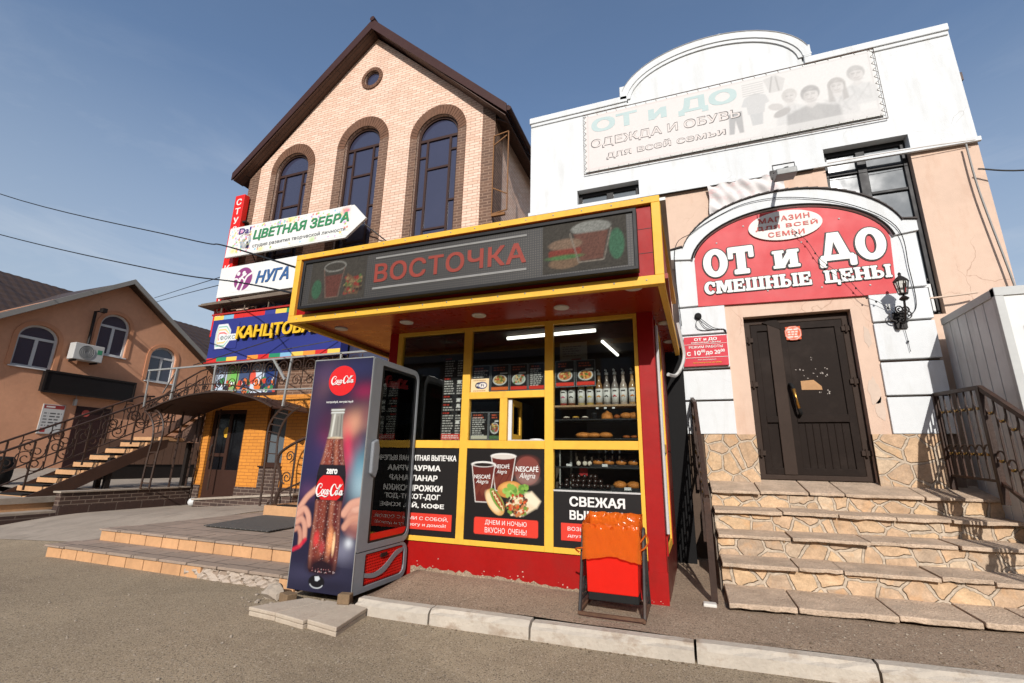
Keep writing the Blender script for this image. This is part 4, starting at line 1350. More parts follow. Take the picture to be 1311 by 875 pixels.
# main roof slope facing the street, wavy sheet
ny, nx2 = 130, 24
vs = []; fs = []
for j in range(nx2+1):
    t = j/nx2
    for i in range(ny+1):
        y = 2.0+i*.15
        x = -20.32-4.7*t; z = 4.78+3.27*t
        z += .05*abs(math.sin(y*math.pi/.3))-.035*((t*nx2/2) % 1.0)
        vs.append((x, y, z))
for j in range(nx2):
    for i in range(ny):
        fs.append((j*(ny+1)+i, j*(ny+1)+i+1, (j+1)*(ny+1)+i+1, (j+1)*(ny+1)+i))
mb.add(vs, fs)
mb.build('tiled_slope', roof_tile, rf2)
d = MB().box(XL-.05, XL+.03, 10.0, 11.08, .62, 2.78).build('door', M('dark_maroon_door', (56, 34, 32), .4, .1), lb)
MB().prism(arc(10.3, 2.55, .12, .12, 0, 360, 16)[:-1], XL+.03, XL+.035, ax='x').build('round_notice', M('red_notice', (200, 90, 80), .5), d)

ac = thing('air_conditioner', 'white outdoor air conditioner unit between the arched windows of the stucco building', 'air conditioner', (-20, 9.75, 4.3))
MB().box(XL+.08, XL+.42, 9.32, 10.2, 4.32, 4.9).build('casing', frame_grey, ac, bevel=.02)
MB().prism(arc(9.68, 4.61, .24, .24, 0, 360, 24)[:-1], XL+.421, XL+.43, ax='x', holes=[arc(9.68, 4.61, .03, .03, 0, 360, 24)[:-1]]).build('fan_grille', M('grille_grey', (110, 112, 112), .6), ac)
mb = MB()
for r in (.08, .13, .18, .23): mb.tube([(XL+.436, a, b) for a, b in arc(9.68, 4.61, r, r, 0, 360, 20)[:-1]], .006, 4, closed=True)
mb.each('grille_ring', frame_grey, ac)
MB().box(XL, XL+.4, 9.42, 9.46, 4.26, 4.32).box(XL, XL+.4, 10.05, 10.09, 4.26, 4.32).each('bracket', iron_dark, ac)
MB().box(XL+.42, XL+.424, 10.0, 10.14, 4.6, 4.76).build('label', M('green_label', (70, 150, 110), .5), ac)
bd = MB().box(XL+.02, XL+.24, 8.84, 11.54, 3.14, 3.80)
bdt = thing('signboard', 'long blank black signboard above the door of the stucco building', 'sign', (-20, 10.2, 3.1))
bd.build('panel', M('black_panel', (30, 27, 27), .35, .1), bdt)
MB().prism([(8.8, 3.1), (11.58, 3.1), (11.58, 3.84), (8.8, 3.84)], XL+.24, XL+.27, ax='x', holes=[[(8.86, 3.16), (11.52, 3.16), (11.52, 3.78), (8.86, 3.78)]]).build('trim', iron_dark, bdt)
ntc = thing('notice_board', 'white opening hours notice with a red heading left of the dark door', 'notice', (-20, 9.37, 1.78))
MB().box(XL+.002, XL+.04, 9.08, 9.68, 1.78, 2.75).build('board', frame_grey, ntc)
pc = Pic((9.1, 9.66, 1.8, 2.73), .012).fill((206, 204, 200))
pc.rect(9.1, 9.66, 2.6, 2.73, (150, 56, 56)); pc.rect(9.16, 9.4, 2.64, 2.69, (230, 220, 214)); pc.rows(9.3, 9.62, 2.0, 2.5, 5, (90, 88, 88), .2); pc.rows(9.14, 9.26, 2.0, 2.5, 5, (120, 118, 118), .1); pc.rect(9.14, 9.28, 1.83, 1.97, (170, 60, 60))
pc.mesh('print', XL+.042, printed_matt, ntc, ax='x')
lm = MB().tube([(XL+.06, 9.82, 6.2), (XL+.06, 9.84, 4.98)], .045, 8).tube([(XL+.06, 9.82, 6.18), (XL+.3, 9.9, 6.22)], .03, 6)
lm.box(XL+.24, XL+.44, 9.84, 9.98, 6.15, 6.3)
solo(lm, 'vent_pipe', iron_dark, 'black pipe with a camera on top on the stucco wall', 'pipe', (XL+.06, 9.83, 5))
solo(MB().box(XL, XL+.1, 9.86, 9.94, 2.78, 3.0).tube([(XL+.05, 9.9, 3.0), (XL+.05, 9.9, 3.12)], .012, 5), 'wall_lamp', frame_grey, 'small white lamp hanging under the black signboard', 'lamp', (XL+.05, 9.9, 2.8), bevel=.01)

# ------------------------------------------------------------------ shop signs on the brick building
vs_ = thing('vertical_sign', 'tall narrow red vertical sign with white letters on the corner of the brick building', 'sign', (-11.4, 8.3, 4.2))
MB().box(-11.62, -11.26, 8.27, 8.43, 4.2, 8.36).build('panel', red_bright, vs_, bevel=.01)
word = 'СТУДИЯ КРАСОТЫ'
for i, ch in enumerate(word):
    if ch != ' ':
        z = 8.14-i*.29
        text('letter', ch, (-11.53, -11.34, z-.1, z+.1), 8.268, white_paint, vs_, off=.02)
MB().box(-11.3, -11.15, 8.33, 8.45, 5.5, 5.55).box(-11.3, -11.15, 8.33, 8.45, 7.5, 7.55).each('bracket', iron_dark, vs_)

zb = thing('arrow_sign', 'white arrow shaped sign with colourful splashes and green lettering on the brick building', 'sign', (-9.3, 8.1, 6.3))
zp = [(-11.36, 6.34), (-7.38, 6.31), (-6.83, 6.74), (-7.22, 7.16), (-11.33, 7.2)]
MB().prism(zp, 8.1, 8.16).build('panel', offwhite, zb)
pc = Pic((-11.34, -7.3, 6.36, 7.17), .014).fill((232, 231, 226))
edge = lambda x, z: (z > 7.0 or z < 6.45 or x < -10.5 or x > -7.6)
pc.dots(420, (-11.3, -7.32, 6.4, 7.15), (.006, .035), [(240, 200, 60), (150, 200, 90), (230, 90, 60), (120, 190, 220), (200, 130, 200)], .8, edge)
for cx, cz, r, cc in ((-7.45, 7.05, .12, (232, 90, 40)), (-7.6, 6.95, .08, (240, 190, 60)), (-9.2, 7.12, .14, (240, 220, 80)), (-11.1, 6.5, .1, (240, 220, 90)), (-8.4, 6.42, .1, (170, 210, 110)), (-10.9, 7.05, .09, (220, 110, 180)), (-10.1, 6.42, .09, (250, 220, 90))):
    pc.glow(cx, cz, r, r*.7, cc, .7)
for k in range(5):
    pc.line([(a, b) for a, b in spiral((-10.72, 6.72), .02+.04*k, .06+.05*k, k, .8, 14)], .016, (90, 92, 104))
pc.ell(-10.62, 6.68, .03, .04, (40, 40, 60)); pc.poly([(-10.66, 6.52), (-10.55, 6.5), (-10.52, 6.6), (-10.62, 6.62)], (40, 44, 72))
pc.mesh('print', 8.097, printed_matt, zb)
text('lettering', 'ЦВЕТНАЯ ЗЕБРА', (-10.42, -7.32, 6.68, 7.0), 8.094, M('green_lettering', (60, 140, 92), .5, .03), zb, off=.025, shear=.12, depth=.012)
text('lettering', 'студия развития творческой личности', (-10.4, -7.4, 6.47, 6.60), 8.094, M('grey_lettering', (96, 98, 100), .5, .03), zb, off=.004)
text('lettering', 'Da!', (-10.98, -10.55, 6.96, 7.14), 8.094, M('violet_lettering', (70, 50, 120), .5, .03), zb, off=.02)
mb = MB(); mb.tube([(-7.0, 8.12, 6.7), (-6.4, 8.5, 6.2)], .018, 5); mb.tube([(-7.6, 8.14, 6.5), (-7.6, 8.5, 6.1)], .014, 5); mb.tube([(-10.6, 8.14, 6.6), (-10.6, 8.47, 6.2)], .014, 5)
mb.each('bracket', iron_dark, zb)

ng = thing('clinic_sign', 'plain white board with a round purple emblem and blue lettering under the arrow sign', 'sign', (-10.1, 8.1, 5.2))
MB().box(-11.4, -8.6, 8.1, 8.2, 5.2, 6.04).build('panel', offwhite, ng, bevel=.006)
pc = Pic((-10.87, -10.2, 5.3, 5.97), .01).fill((232, 231, 226))
pur = (140, 66, 122)
pc.ell(-10.53, 5.635, .315, .32, pur)
for dx in (-.10, .09):
    pc.line(catmull([(-10.66+dx, 5.28), (-10.58+dx, 5.5), (-10.5+dx, 5.68), (-10.36+dx, 5.76)], 5), .055, (236, 234, 230))
    pc.line(catmull([(-10.75+dx, 5.66), (-10.65+dx, 5.66), (-10.56+dx, 5.58)], 4), .04, (236, 234, 230))
    pc.ell(-10.62+dx, 5.8, .055, .055, (236, 234, 230))
pc.mesh('emblem', 8.097, printed_matt, ng)
text('lettering', 'НУГА', (-10.07, -8.98, 5.45, 5.79), 8.096, M('blue_lettering', (58, 96, 146), .5, .03), ng, off=.03, shear=.2, depth=.01)
mb = MB()
mb.prism([(-11.8, 5.0), (-8.4, 5.06), (-8.4, 4.98), (-11.8, 4.96)], 7.95, 8.4)
mb.tube([(-11.7, 7.97, 5.0), (-8.4, 7.97, 5.06)], .03, 4); mb.tube([(-11.2, 8.1, 4.95), (-8.4, 8.1, 4.97)], .03, 4)
for x in (-11.1, -10.3, -9.5, -8.7):
    mb.tube([(x, 8.0, 5.0), (x+.1, 8.4, 4.75)], .018, 4); mb.tube([(x, 8.1, 5.1), (x, 8.1, 4.7)], .016, 4)
tag(mb.build('shelf', M('weathered_board', (120, 106, 92), .8, .2), ng))

st = thing('stationery_sign', 'long dark blue sign with yellow letters and a strip of coloured squares above the balcony', 'sign', (-9.2, 8.1, 3.45))
blue = M('blue_sign', (48, 56, 128), .45, .06, 1)
MB().box(-11.32, -7.14, 8.1, 8.34, 3.45, 4.68).build('panel', blue, st)
cols = [(212, 46, 44), (44, 140, 100), (240, 200, 90), (58, 66, 140), (236, 150, 60), (212, 46, 44), (44, 140, 100), (130, 180, 210), (240, 200, 90), (236, 150, 60), (212, 46, 44), (240, 200, 90)]
for zz, tt, yy in ((3.455, 3.565, 8.09), (4.57, 4.68, 8.09)):
    pc = Pic((-11.32, -7.14, zz, tt), .03)
    pc = Pic((-11.32, -7.14, zz, tt), .0116)
    for i in range(12):
        j = (i*5+2) % 12 if zz > 4 else i
        pc.rect(-11.32+i*.3484, -11.32+(i+1)*.3484, zz-.1, tt+.1, cols[j])
    pc.mesh('colour_strip', yy+.008, printed_matt, st)
yl = M('yellow_lettering', (238, 188, 44), .45, .03)
text('lettering', 'КАНЦТОВАРЫ', (-10.34, -7.3, 3.93, 4.31), 8.04, yl, st, off=.035, depth=.03, shear=.06)
text('lettering_back', 'КАНЦТОВАРЫ', (-10.35, -7.29, 3.92, 4.32), 8.075, black_paint, st, off=.042, depth=.02, shear=.06)
pc = Pic((-11.16, -10.36, 3.78, 4.46), .0116).fill((48, 56, 128))
hexo = lambda s: [(-10.98-.1*s, 4.12+.28*s), (-10.88+.1*s, 4.12+.28*s), (-10.78+.14*s, 4.12+.12*s), (-10.78+.14*s, 4.12-.12*s), (-10.88+.1*s, 4.12-.28*s), (-10.98-.1*s, 4.12-.28*s), (-11.0-.12*s, 4.12-.1*s), (-11.0-.12*s, 4.12+.1*s)]
for s_, cc in ((1.15, (226, 226, 226)), (.95, (120, 190, 160)), (.85, (226, 226, 226)), (.68, (240, 200, 110)), (.55, (226, 226, 226)), (.38, (222, 90, 80)), (.25, (226, 226, 226))):
    pc.poly(hexo(s_), cc)
pc.rect(-11.0, -10.38, 3.99, 4.16, (226, 226, 226), .02)
pc.mesh('emblem', 8.09, printed_matt, st)
text('emblem_lettering', 'ФОКС', (-10.95, -10.45, 4.02, 4.13), 8.088, M('grey_emblem', (110, 130, 120), .5, .03), st, off=.0, spacing=1.2)
MB().tube([(-11.35, 8.07, 3.44), (-7.1, 8.07, 3.44)], .02, 4).tube([(-11.4, 8.1, 4.72), (-7.1, 8.1, 4.74)], .03, 4).each('edge_trim', M('red_edge', (176, 46, 40), .5, .1), st)
mb = MB(); mb.tube([(-8.65, 8.0, 3.95), (-10.6, 7.3, 3.2)], .012, 4); mb.tube([(-7.2, 8.05, 3.75), (-8.2, 7.5, 3.45)], .012, 4)
mb.build('stay', iron_dark, st)

# ------------------------------------------------------------------ white clothes shop
YW = 6.8
ws = thing('clothes_shop', 'white and peach rendered shop with an arched parapet and a projecting arched doorway', 'building', (.7, 6.8, 0))
arcx, arcr = .71, 1.40
pa = arc(arcx, 7.08, 1.27, .72, 0, 180, 22)
outl = [(-2.27, 5.31), (3.70, 5.29), (3.70, 7.0), (1.98, 7.05)]+[(x, z) for x, z in pa if z > 7.06]+[(-.56, 7.06), (-2.27, 7.08)]
wx0, wx1 = 2.05, 3.02
mb = MB()
mb.prism([(-2.27, 5.31), (-1.45, 5.31), (-1.45, 5.57), (-.46, 5.57), (-.46, 5.31), (wx0, 5.31), (wx0, 5.52), (wx1, 5.52), (wx1, 5.29), (3.71, 5.29)]+outl[2:], 6.78, 7.1)
mb.box(3.40, 3.708, 7.1, 12, 5.29, 7.0); mb.box(-2.268, -2.0, 7.1, 12, 5.31, 7.0)
mb.build('parapet_wall', stucco_white, ws)
mb = MB()
mb.prism([(-2.25, -.1), (3.72, -.1), (3.72, 5.29), (wx1, 5.29), (wx1, 3.02), (wx0, 3.02), (wx0, 5.31), (-.46, 5.31), (-.46, 4.2), (-1.45, 4.2), (-1.45, 5.31), (-2.25, 5.31)], 6.82, 7.1)
mb.box(3.44, 3.719, 7.1, 12, -.1, 5.29); mb.box(-2.249, -2.0, 7.1, 12, -.1, 5.31)
mb.build('wall', stucco_pink, ws)
# parapet coping with its arched top
mb = MB()
for y0, y1, gi, go in ((6.74, 7.14, 0, 0), (6.757, 6.785, -.06, -.03)):
    o2 = arc(arcx, 7.07, 1.40+go, .84+go, 4, 176, 26); i2 = arc(arcx, 7.07, 1.29+gi, .72+gi, 4, 176, 26)
    mb.prism(o2+i2[::-1], y0, y1)
mb.box(2.0, 3.70, 6.74, 7.14, 6.98, 7.09); mb.box(-2.29, -.57, 6.74, 7.14, 7.07, 7.185)
mb.box(2.02, 3.69, 6.76, 6.785, 6.92, 6.98); mb.box(-2.27, -.58, 6.76, 6.785, 7.01, 7.07)
mb.box(2.0, 2.10, 6.742, 7.14, 7.09, 7.30); mb.box(-.69, -.58, 6.742, 7.14, 7.185, 7.38)
mb.each('coping', stucco_white, ws, bevel=.01)
mb = MB()
pts = [(a, b+.006) for a, b in arc(arcx, 7.07, 1.40, .84, 166, 14, 24)]
for (a, b) in zip(pts[:-1], pts[1:]):
    mb.add([(a[0], 6.73, a[1]-.006), (b[0], 6.73, b[1]-.006), (b[0], 7.2, b[1]), (a[0], 7.2, a[1]), (a[0], 6.73, a[1]), (b[0], 6.73, b[1]), (b[0], 7.2, b[1]+.006), (a[0], 7.2, a[1]+.006)],
           [(0, 3, 2, 1), (4, 5, 6, 7), (0, 1, 5, 4), (1, 2, 6, 5), (2, 3, 7, 6), (3, 0, 4, 7)])
mb.build('flashing', M('pale_flashing', (196, 190, 182), .6, .15), ws)
MB().box(-2.3, 3.735, 6.76, 6.8, 5.24, 5.3).build('string_course', stucco_white, ws)
MB().box(-.5, 1.9, 6.757, 6.8, 5.232, 5.24).build('dark_joint', iron_dark, ws)
MB().lathe([(.03, 0), (.05, .02), (.055, .06), (.035, .09), (.004, .1)], (.92, 6.85, 7.91), 12).build('roof_cap', frame_white, ws, smooth=True)
MB().box(3.71, 4.4, 8.0, 8.4, 7.08, 7.22).box(3.71, 4.2, 8.0, 8.4, 6.9, 7.08).build('rear_eave', roof_brown, ws)
# windows
def shop_window(x0, x1, z0, z1, mull, rowsz):
    w = MB()
    w.prism([(x0, z0), (x1, z0), (x1, z1), (x0, z1)], 6.90, 6.98, holes=[[(x0+.06, z0+.06), (x1-.06, z0+.06), (x1-.06, z1-.07), (x0+.06, z1-.07)]])
    w.box(mull-.055, mull+.055, 6.89, 6.97, z0+.06, z1-.07)
    for z in rowsz: w.box(x0+.06, mull-.055, 6.905, 6.975, z-.02, z+.02).box(mull+.055, x1-.06, 6.905, 6.975, z-.02, z+.02)
    o = w.build('window', frame_black, ws, bevel=.006)
    MB().box(x0+.05, x1-.05, 6.935, 6.945, z0+.05, z1-.05).build('pane', win_grey, o)
shop_window(wx0, wx1, 3.02, 5.52, 2.5, (5.16, 4.8, 4.2, 3.5))
shop_window(-1.45, -.46, 4.2, 5.57, -.93, (5.1,))
mb = MB()
mb.prism([(2.8, 2.95), (2.98, 2.95), (2.98, 3.44), (2.8, 3.44)], 6.90, 6.925, holes=[[(2.84, 3.0), (2.94, 3.0), (2.94, 3.40), (2.84, 3.40)]])
mb.build('vent_window', frame_white, ws)

# projecting doorway (part of the shop)
mb = MB()
mb.box(.0, .60, 6.53, 6.82, -.05, 4.0, 0); mb.box(2.16, 2.745, 6.53, 6.82, -.05, 4.0, 0)
mb.prism([(.6, 3.22), (2.16, 3.22), (2.16, 4.0), (.6, 4.0)], 6.53, 6.82)
apts = [(.02, 4.0), (2.72, 4.0)]+arc(1.38, 4.0, 1.2, .68, 0, 180, 20)
mb.prism(apts, 6.54, 6.80)
mb.build('doorway_core', M('grey_render', (122, 104, 92), .9, .12), ws)
mb = MB()
for z0, z1 in ((3.285, 3.985), (2.89, 3.26), (2.425, 2.865), (2.01, 2.39), (1.575, 1.985)):
    mb.box(-.005, .57 if z1 < 3.9 else .30, 6.47, 6.54, z0, z1)
    mb.box(2.165 if z1 < 3.9 else 2.42, 2.75, 6.47, 6.54, z0, z1)
    mb.box(2.69, 2.751, 6.54, 6.82, z0, z1); mb.box(-.006, .05, 6.54, 6.82, z0, z1)
mb.each('quoin_block', stucco_white, ws, bevel=.006)
mb = MB()
mb.prism([(.57, 1.03), (.78, 1.03), (.78, 3.08), (1.965, 3.08), (1.965, 1.03), (2.17, 1.03), (2.17, 3.27), (.57, 3.27)], 6.5, 6.56)
mb.box(.72, .78, 6.56, 6.8, 1.03, 3.08); mb.box(1.965, 2.02, 6.56, 6.8, 1.03, 3.08); mb.box(.78, 1.965, 6.56, 6.8, 3.081, 3.12)
mb.build('door_surround', stucco_pink, ws)
# patches of lost render
mb = MB()
for cx, cz, r in ((2.09, 2.72, .09), (2.06, 2.05, .12), (2.1, 1.85, .1)):
    pts = [(cx+r*.55*random.uniform(.6, 1.1)*math.cos(rad(a)), cz+r*1.6*random.uniform(.6, 1.1)*math.sin(rad(a))) for a in range(0, 360, 24)]
    mb.prism(pts, 6.497, 6.502)
mb.each('bare_patch', M('bare_plaster', (214, 192, 174), .95, .08), ws)
MB().box(.19, .78, 6.475, 6.54, .98, 1.57).box(1.965, 2.62, 6.475, 6.54, .98, 1.57).each('stone_base', flag, ws)
MB().box(.0, .19, 6.49, 6.6, -.05, 1.57).build('side_base', M('dark_base', (90, 74, 62), .9, .15), ws)
# arched moulding over the sign
inn = arc(1.37, 3.86, 1.15, .68, 8, 172, 30); out = arc(1.37, 3.93, 1.30, .86, 13, 167, 30)
mb = MB()
mb.prism([(2.77, 3.985), (2.77, 4.13)]+[(2.62, 4.15)]+out+[(.12, 4.15), (-.06, 4.13), (-.06, 3.985)]+inn[::-1], 6.44, 6.80)
mb.build('arch_moulding', stucco_white, ws, bevel=.012)
mb = MB()
pts = [(-.07, 4.14), (.1, 4.165)]+[(a, b+.012) for a, b in arc(1.37, 3.93, 1.30, .86, 166, 14, 30)]+[(2.64, 4.165), (2.78, 4.14)]
for a, b in zip(pts[:-1], pts[1:]):
    mb.add([(a[0], 6.415, a[1]-.014), (b[0], 6.415, b[1]-.014), (b[0], 6.8, b[1]), (a[0], 6.8, a[1]), (a[0], 6.415, a[1]-.002), (b[0], 6.415, b[1]+.008), (b[0], 6.8, b[1]+.014), (a[0], 6.8, a[1]+.01)],
           [(0, 3, 2, 1), (4, 5, 6, 7), (0, 1, 5, 4), (1, 2, 6, 5), (2, 3, 7, 6), (3, 0, 4, 7)])
mb.build('flashing', M('dark_flashing', (58, 48, 44), .6, .2), ws)
mb = MB(); mb.tube([(a, 6.435, b) for a, b in arc(1.37, 3.86, 1.165, .70, 8, 172, 30)], .014, 5)
mb.build('dark_reveal', iron_dark, ws)
# door
door = thing  # (kept as a part of the shop below)
dm = M('dark_brown_door', (38, 29, 24), .6, .15, 2.5, 30, .08, stain=(62, 52, 46), stain_amt=.5, spec=.08)
dml = M('brown_door_trim', (64, 52, 45), .6, .12, 3, spec=.08)
mb = MB()
mb.prism([(.785, 1.04), (1.96, 1.04), (1.96, 3.07), (.785, 3.07)], 6.60, 6.69, holes=[[(.86, 1.1), (1.885, 1.1), (1.885, 2.99), (.86, 2.99)]])
dr = mb.build('door', dml, ws, bevel=.008)
lf = MB()
lf.box(.862, 1.165, 6.625, 6.67, 1.1, 2.988)
lf.prism([(.862, 1.1), (1.165, 1.1), (1.165, 2.988), (.862, 2.988)], 6.605, 6.625, holes=[[(.94, 1.18), (1.09, 1.18), (1.09, 2.90), (.94, 2.90)]])
lf.box(.935, 1.095, 6.598, 6.625, 1.72, 1.80)
lf.build('narrow_leaf', dm, dr, bevel=.006)
lf = MB()
lf.box(1.17, 1.883, 6.62, 6.668, 1.1, 2.988)
lf.prism([(1.17, 1.1), (1.883, 1.1), (1.883, 2.988), (1.17, 2.988)], 6.60, 6.62, holes=[[(1.27, 1.18), (1.80, 1.18), (1.80, 2.90), (1.27, 2.90)]])
lf.box(1.265, 1.805, 6.592, 6.62, 1.72, 1.81)
for k in range(1, 7): lf.box(1.27+k*.0757-.004, 1.27+k*.0757+.004, 6.612, 6.62, 1.18, 1.72)
lf.prism([(1.0, 3.01), (1.21, 2.90), (1.21, 2.99), (1.16, 3.06)], 6.585, 6.6)
lf.build('wide_leaf', dm, dr, bevel=.006)
mb = MB(); mb.box(1.06, 1.2, 6.588, 6.605, 1.1, 3.0)
mb.build('meeting_stile', dml, dr, bevel=.006)
mb = MB()
mb.tube([(1.235, 6.595, 2.19), (1.235, 6.53, 2.18), (1.25, 6.51, 2.13), (1.265, 6.50, 2.0), (1.285, 6.51, 1.87), (1.30, 6.53, 1.82), (1.30, 6.595, 1.81)], .021, 8, m=0)
mb.tube([(1.25, 6.505, 2.12), (1.265, 6.498, 2.0), (1.283, 6.505, 1.88)], .019, 8, m=1)
mb.build('handle', [rubber, M('brass', (190, 140, 70), .3, .1, metal=.8)], dr, smooth=True)
mb = MB()
for x, zz in ((.83, 2.78), (.83, 2.2), (.83, 1.35), (1.915, 2.86), (1.915, 2.2), (1.915, 1.36)):
    mb.box(x-.05, x+.05, 6.575, 6.602, zz-.03, zz+.03)
    mb.tube([(x, 6.578, zz-.05), (x, 6.578, zz+.05)], .014, 8)
mb.each('hinge', dml, dr, bevel=.004)
mb = MB()
for k in range(24):
    cx, cz = RNG.uniform(1.32, 1.66), RNG.choice([2.08, 2.26, 2.3, 2.38, 2.5])+RNG.uniform(-.03, .03)
    w = RNG.uniform(.004, .018)
    mb.prism([(cx, cz), (cx+w, cz+RNG.uniform(-.004, .004)), (cx+w*.8, cz+RNG.uniform(.004, .02)), (cx-.002, cz+.012)], 6.6172, 6.6195)
mb.each('tape_scrap', M('old_tape', (168, 158, 148), .6, .2), dr)
mb = MB()
mb.prism([(1.36, 2.12), (1.58, 2.115), (1.575, 2.16), (1.5, 2.24), (1.36, 2.23)], 6.616, 6.6195)
mb.build('torn_notice', M('torn_paper', (186, 142, 98), .7, .15), dr)

mb = MB()
mb.prism(arc(1.345, 2.845, .1, .1, 22.5, 382.5, 8)[:-1], 6.59, 6.598)
od = mb.build('octagon_sticker', M('orange_sticker', (214, 92, 50), .5, .05), dr)
pc = Pic((1.262, 1.428, 2.76, 2.93), .008).fill((214, 92, 50))
pc.ell(1.345, 2.845, .088, .088, (226, 216, 206)); pc.ell(1.345, 2.845, .08, .08, (214, 92, 50)); pc.rows(1.285, 1.405, 2.78, 2.91, 4, (238, 226, 214), .15, .55)
for q in (pc,):
    msk = np.hypot(pc.X-1.345, pc.Z-2.845)
pc.mesh('print', 6.5885, printed, od)

# the big arched sign
asn = thing('arched_sign', 'large red arched shop sign with bold white outlined letters over the dark double door', 'sign', (1.37, 6.46, 3.25))
sp = [(.25, 3.27), (2.445, 3.22), (2.49, 3.93)]+arc(1.37, 3.86, 1.13, .665, 6, 174, 30)+[(.25, 3.93)]
MB().prism(sp, 6.465, 6.54).build('panel', red_sign, asn)
mb = MB(); mb.prism(arc(1.385, 4.285, .43, .21, 0, 360, 40)[:-1], 6.44, 6.465)
ov = mb.build('oval_plate', M('oval_white', (228, 222, 214), .5, .04), asn)
rl = M('faded_red_lettering', (206, 92, 84), .55, .05)
for s_, rc in (('МАГАЗИН', (1.09, 1.68, 4.345, 4.42)), ('ДЛЯ ВСЕЙ', (1.04, 1.76, 4.235, 4.315)), ('СЕМЬИ', (1.18, 1.60, 4.13, 4.2))):
    text('lettering', s_, rc, 6.438, rl, ov, off=.018, spacing=1.15)
wl, bo = MB(), MB()
for wd, rc in (('ОТ', (.36, .98, 3.67, 4.06)), ('И', (1.2, 1.5, 3.69, 3.93)), ('ДО', (1.72, 2.43, 3.68, 4.09)), ('СМЕШНЫЕ', (.345, 1.60, 3.425, 3.60)), ('ЦЕНЫ', (1.74, 2.43, 3.425, 3.59))):
    ol = .020 if rc[3]-rc[2] > .2 else .012
    slab_text(wd, rc, 6.463, bo, ol, .006)
    slab_text(wd, rc, 6.455, wl, .0045 if rc[3]-rc[2] > .2 else .002, .006)
wl.build('lettering', white_paint, asn, fix='noweld'); bo.build('lettering_outline', black_paint, asn, fix='noweld')
mb = MB()
for x, z in ((.42, 3.45), (.9, 4.36), (.55, 4.16), (2.2, 3.35), (2.3, 4.05), (1.7, 3.38), (1.1, 3.4), (1.55, 4.02), (2.0, 4.28)):
    mb.lathe([(.011, 0), (.011, -.006), (.004, -.01)], (x, 6.465, z), 8, ax='y')
mb.each('screw_cap', frame_grey, asn)

hs_ = thing('hours_sign', 'small red opening hours plate on the white blocks left of the doorway', 'sign', (.3, 6.46, 2.44))
MB().prism([(.015, 2.445), (.555, 2.445), (.56, 2.84), (.035, 2.84)], 6.43, 6.468).build('plate', M('crimson_plate', (206, 44, 60), .5, .06), hs_)
text('lettering', 'ОТ и ДО', (.16, .44, 2.775, 2.82), 6.428, white_paint, hs_, off=.035)
text('lettering', 'СМЕШНЫЕ ЦЕНЫ', (.12, .48, 2.745, 2.768), 6.428, white_paint, hs_, off=.02)
text('lettering', 'РЕЖИМ РАБОТЫ', (.09, .5, 2.68, 2.715), 6.428, white_paint, hs_, off=.01)
text('lettering', 'с 10', (.06, .23, 2.585, 2.65), 6.428, white_paint, hs_, off=.02); text('lettering', '00', (.235, .285, 2.622, 2.66), 6.428, white_paint, hs_, off=.02)
text('lettering', 'до 20', (.29, .465, 2.582, 2.648), 6.428, white_paint, hs_, off=.02); text('lettering', '00', (.47, .52, 2.618, 2.656), 6.428, white_paint, hs_, off=.02)
text('lettering', 'без выходных', (.19, .41, 2.515, 2.535), 6.428, white_paint, hs_); text('lettering', 'без перерыва на обед', (.13, .47, 2.475, 2.496), 6.428, yl, hs_)
MB().box(.03, .55, 6.424, 6.43, 2.733, 2.737).box(.03, .55, 6.424, 6.43, 2.553, 2.558).each('rule', white_paint, hs_)

# bell / socket above the hours plate
mb = MB(); mb.lathe([(.045, 0), (.045, -.03), (.03, -.045), (.004, -.046)], (.235, 6.47, 3.13), 14, ax='y')
for a in range(3):
    mb.tube(catmull([(.235, 6.44, 3.12), (.2+a*.1, 6.445, 3.0-a*.02), (.28+a*.12, 6.46, 2.93), (.53, 6.46, 2.93), (.56, 6.462, 2.86)], 5), .005, 4)
solo(mb, 'bell', rubber, 'small round black bell with loose wires above the red hours plate', 'bell', (.235, 6.46, 3.1))

# faded banner under the parapet
bn = thing('faded_banner', 'large sun-faded pale banner stretched under the arched parapet of the white shop', 'banner', (.75, 6.74, 5.85))
pc = Pic((-1.28, 2.80, 5.87, 6.94), .0125)
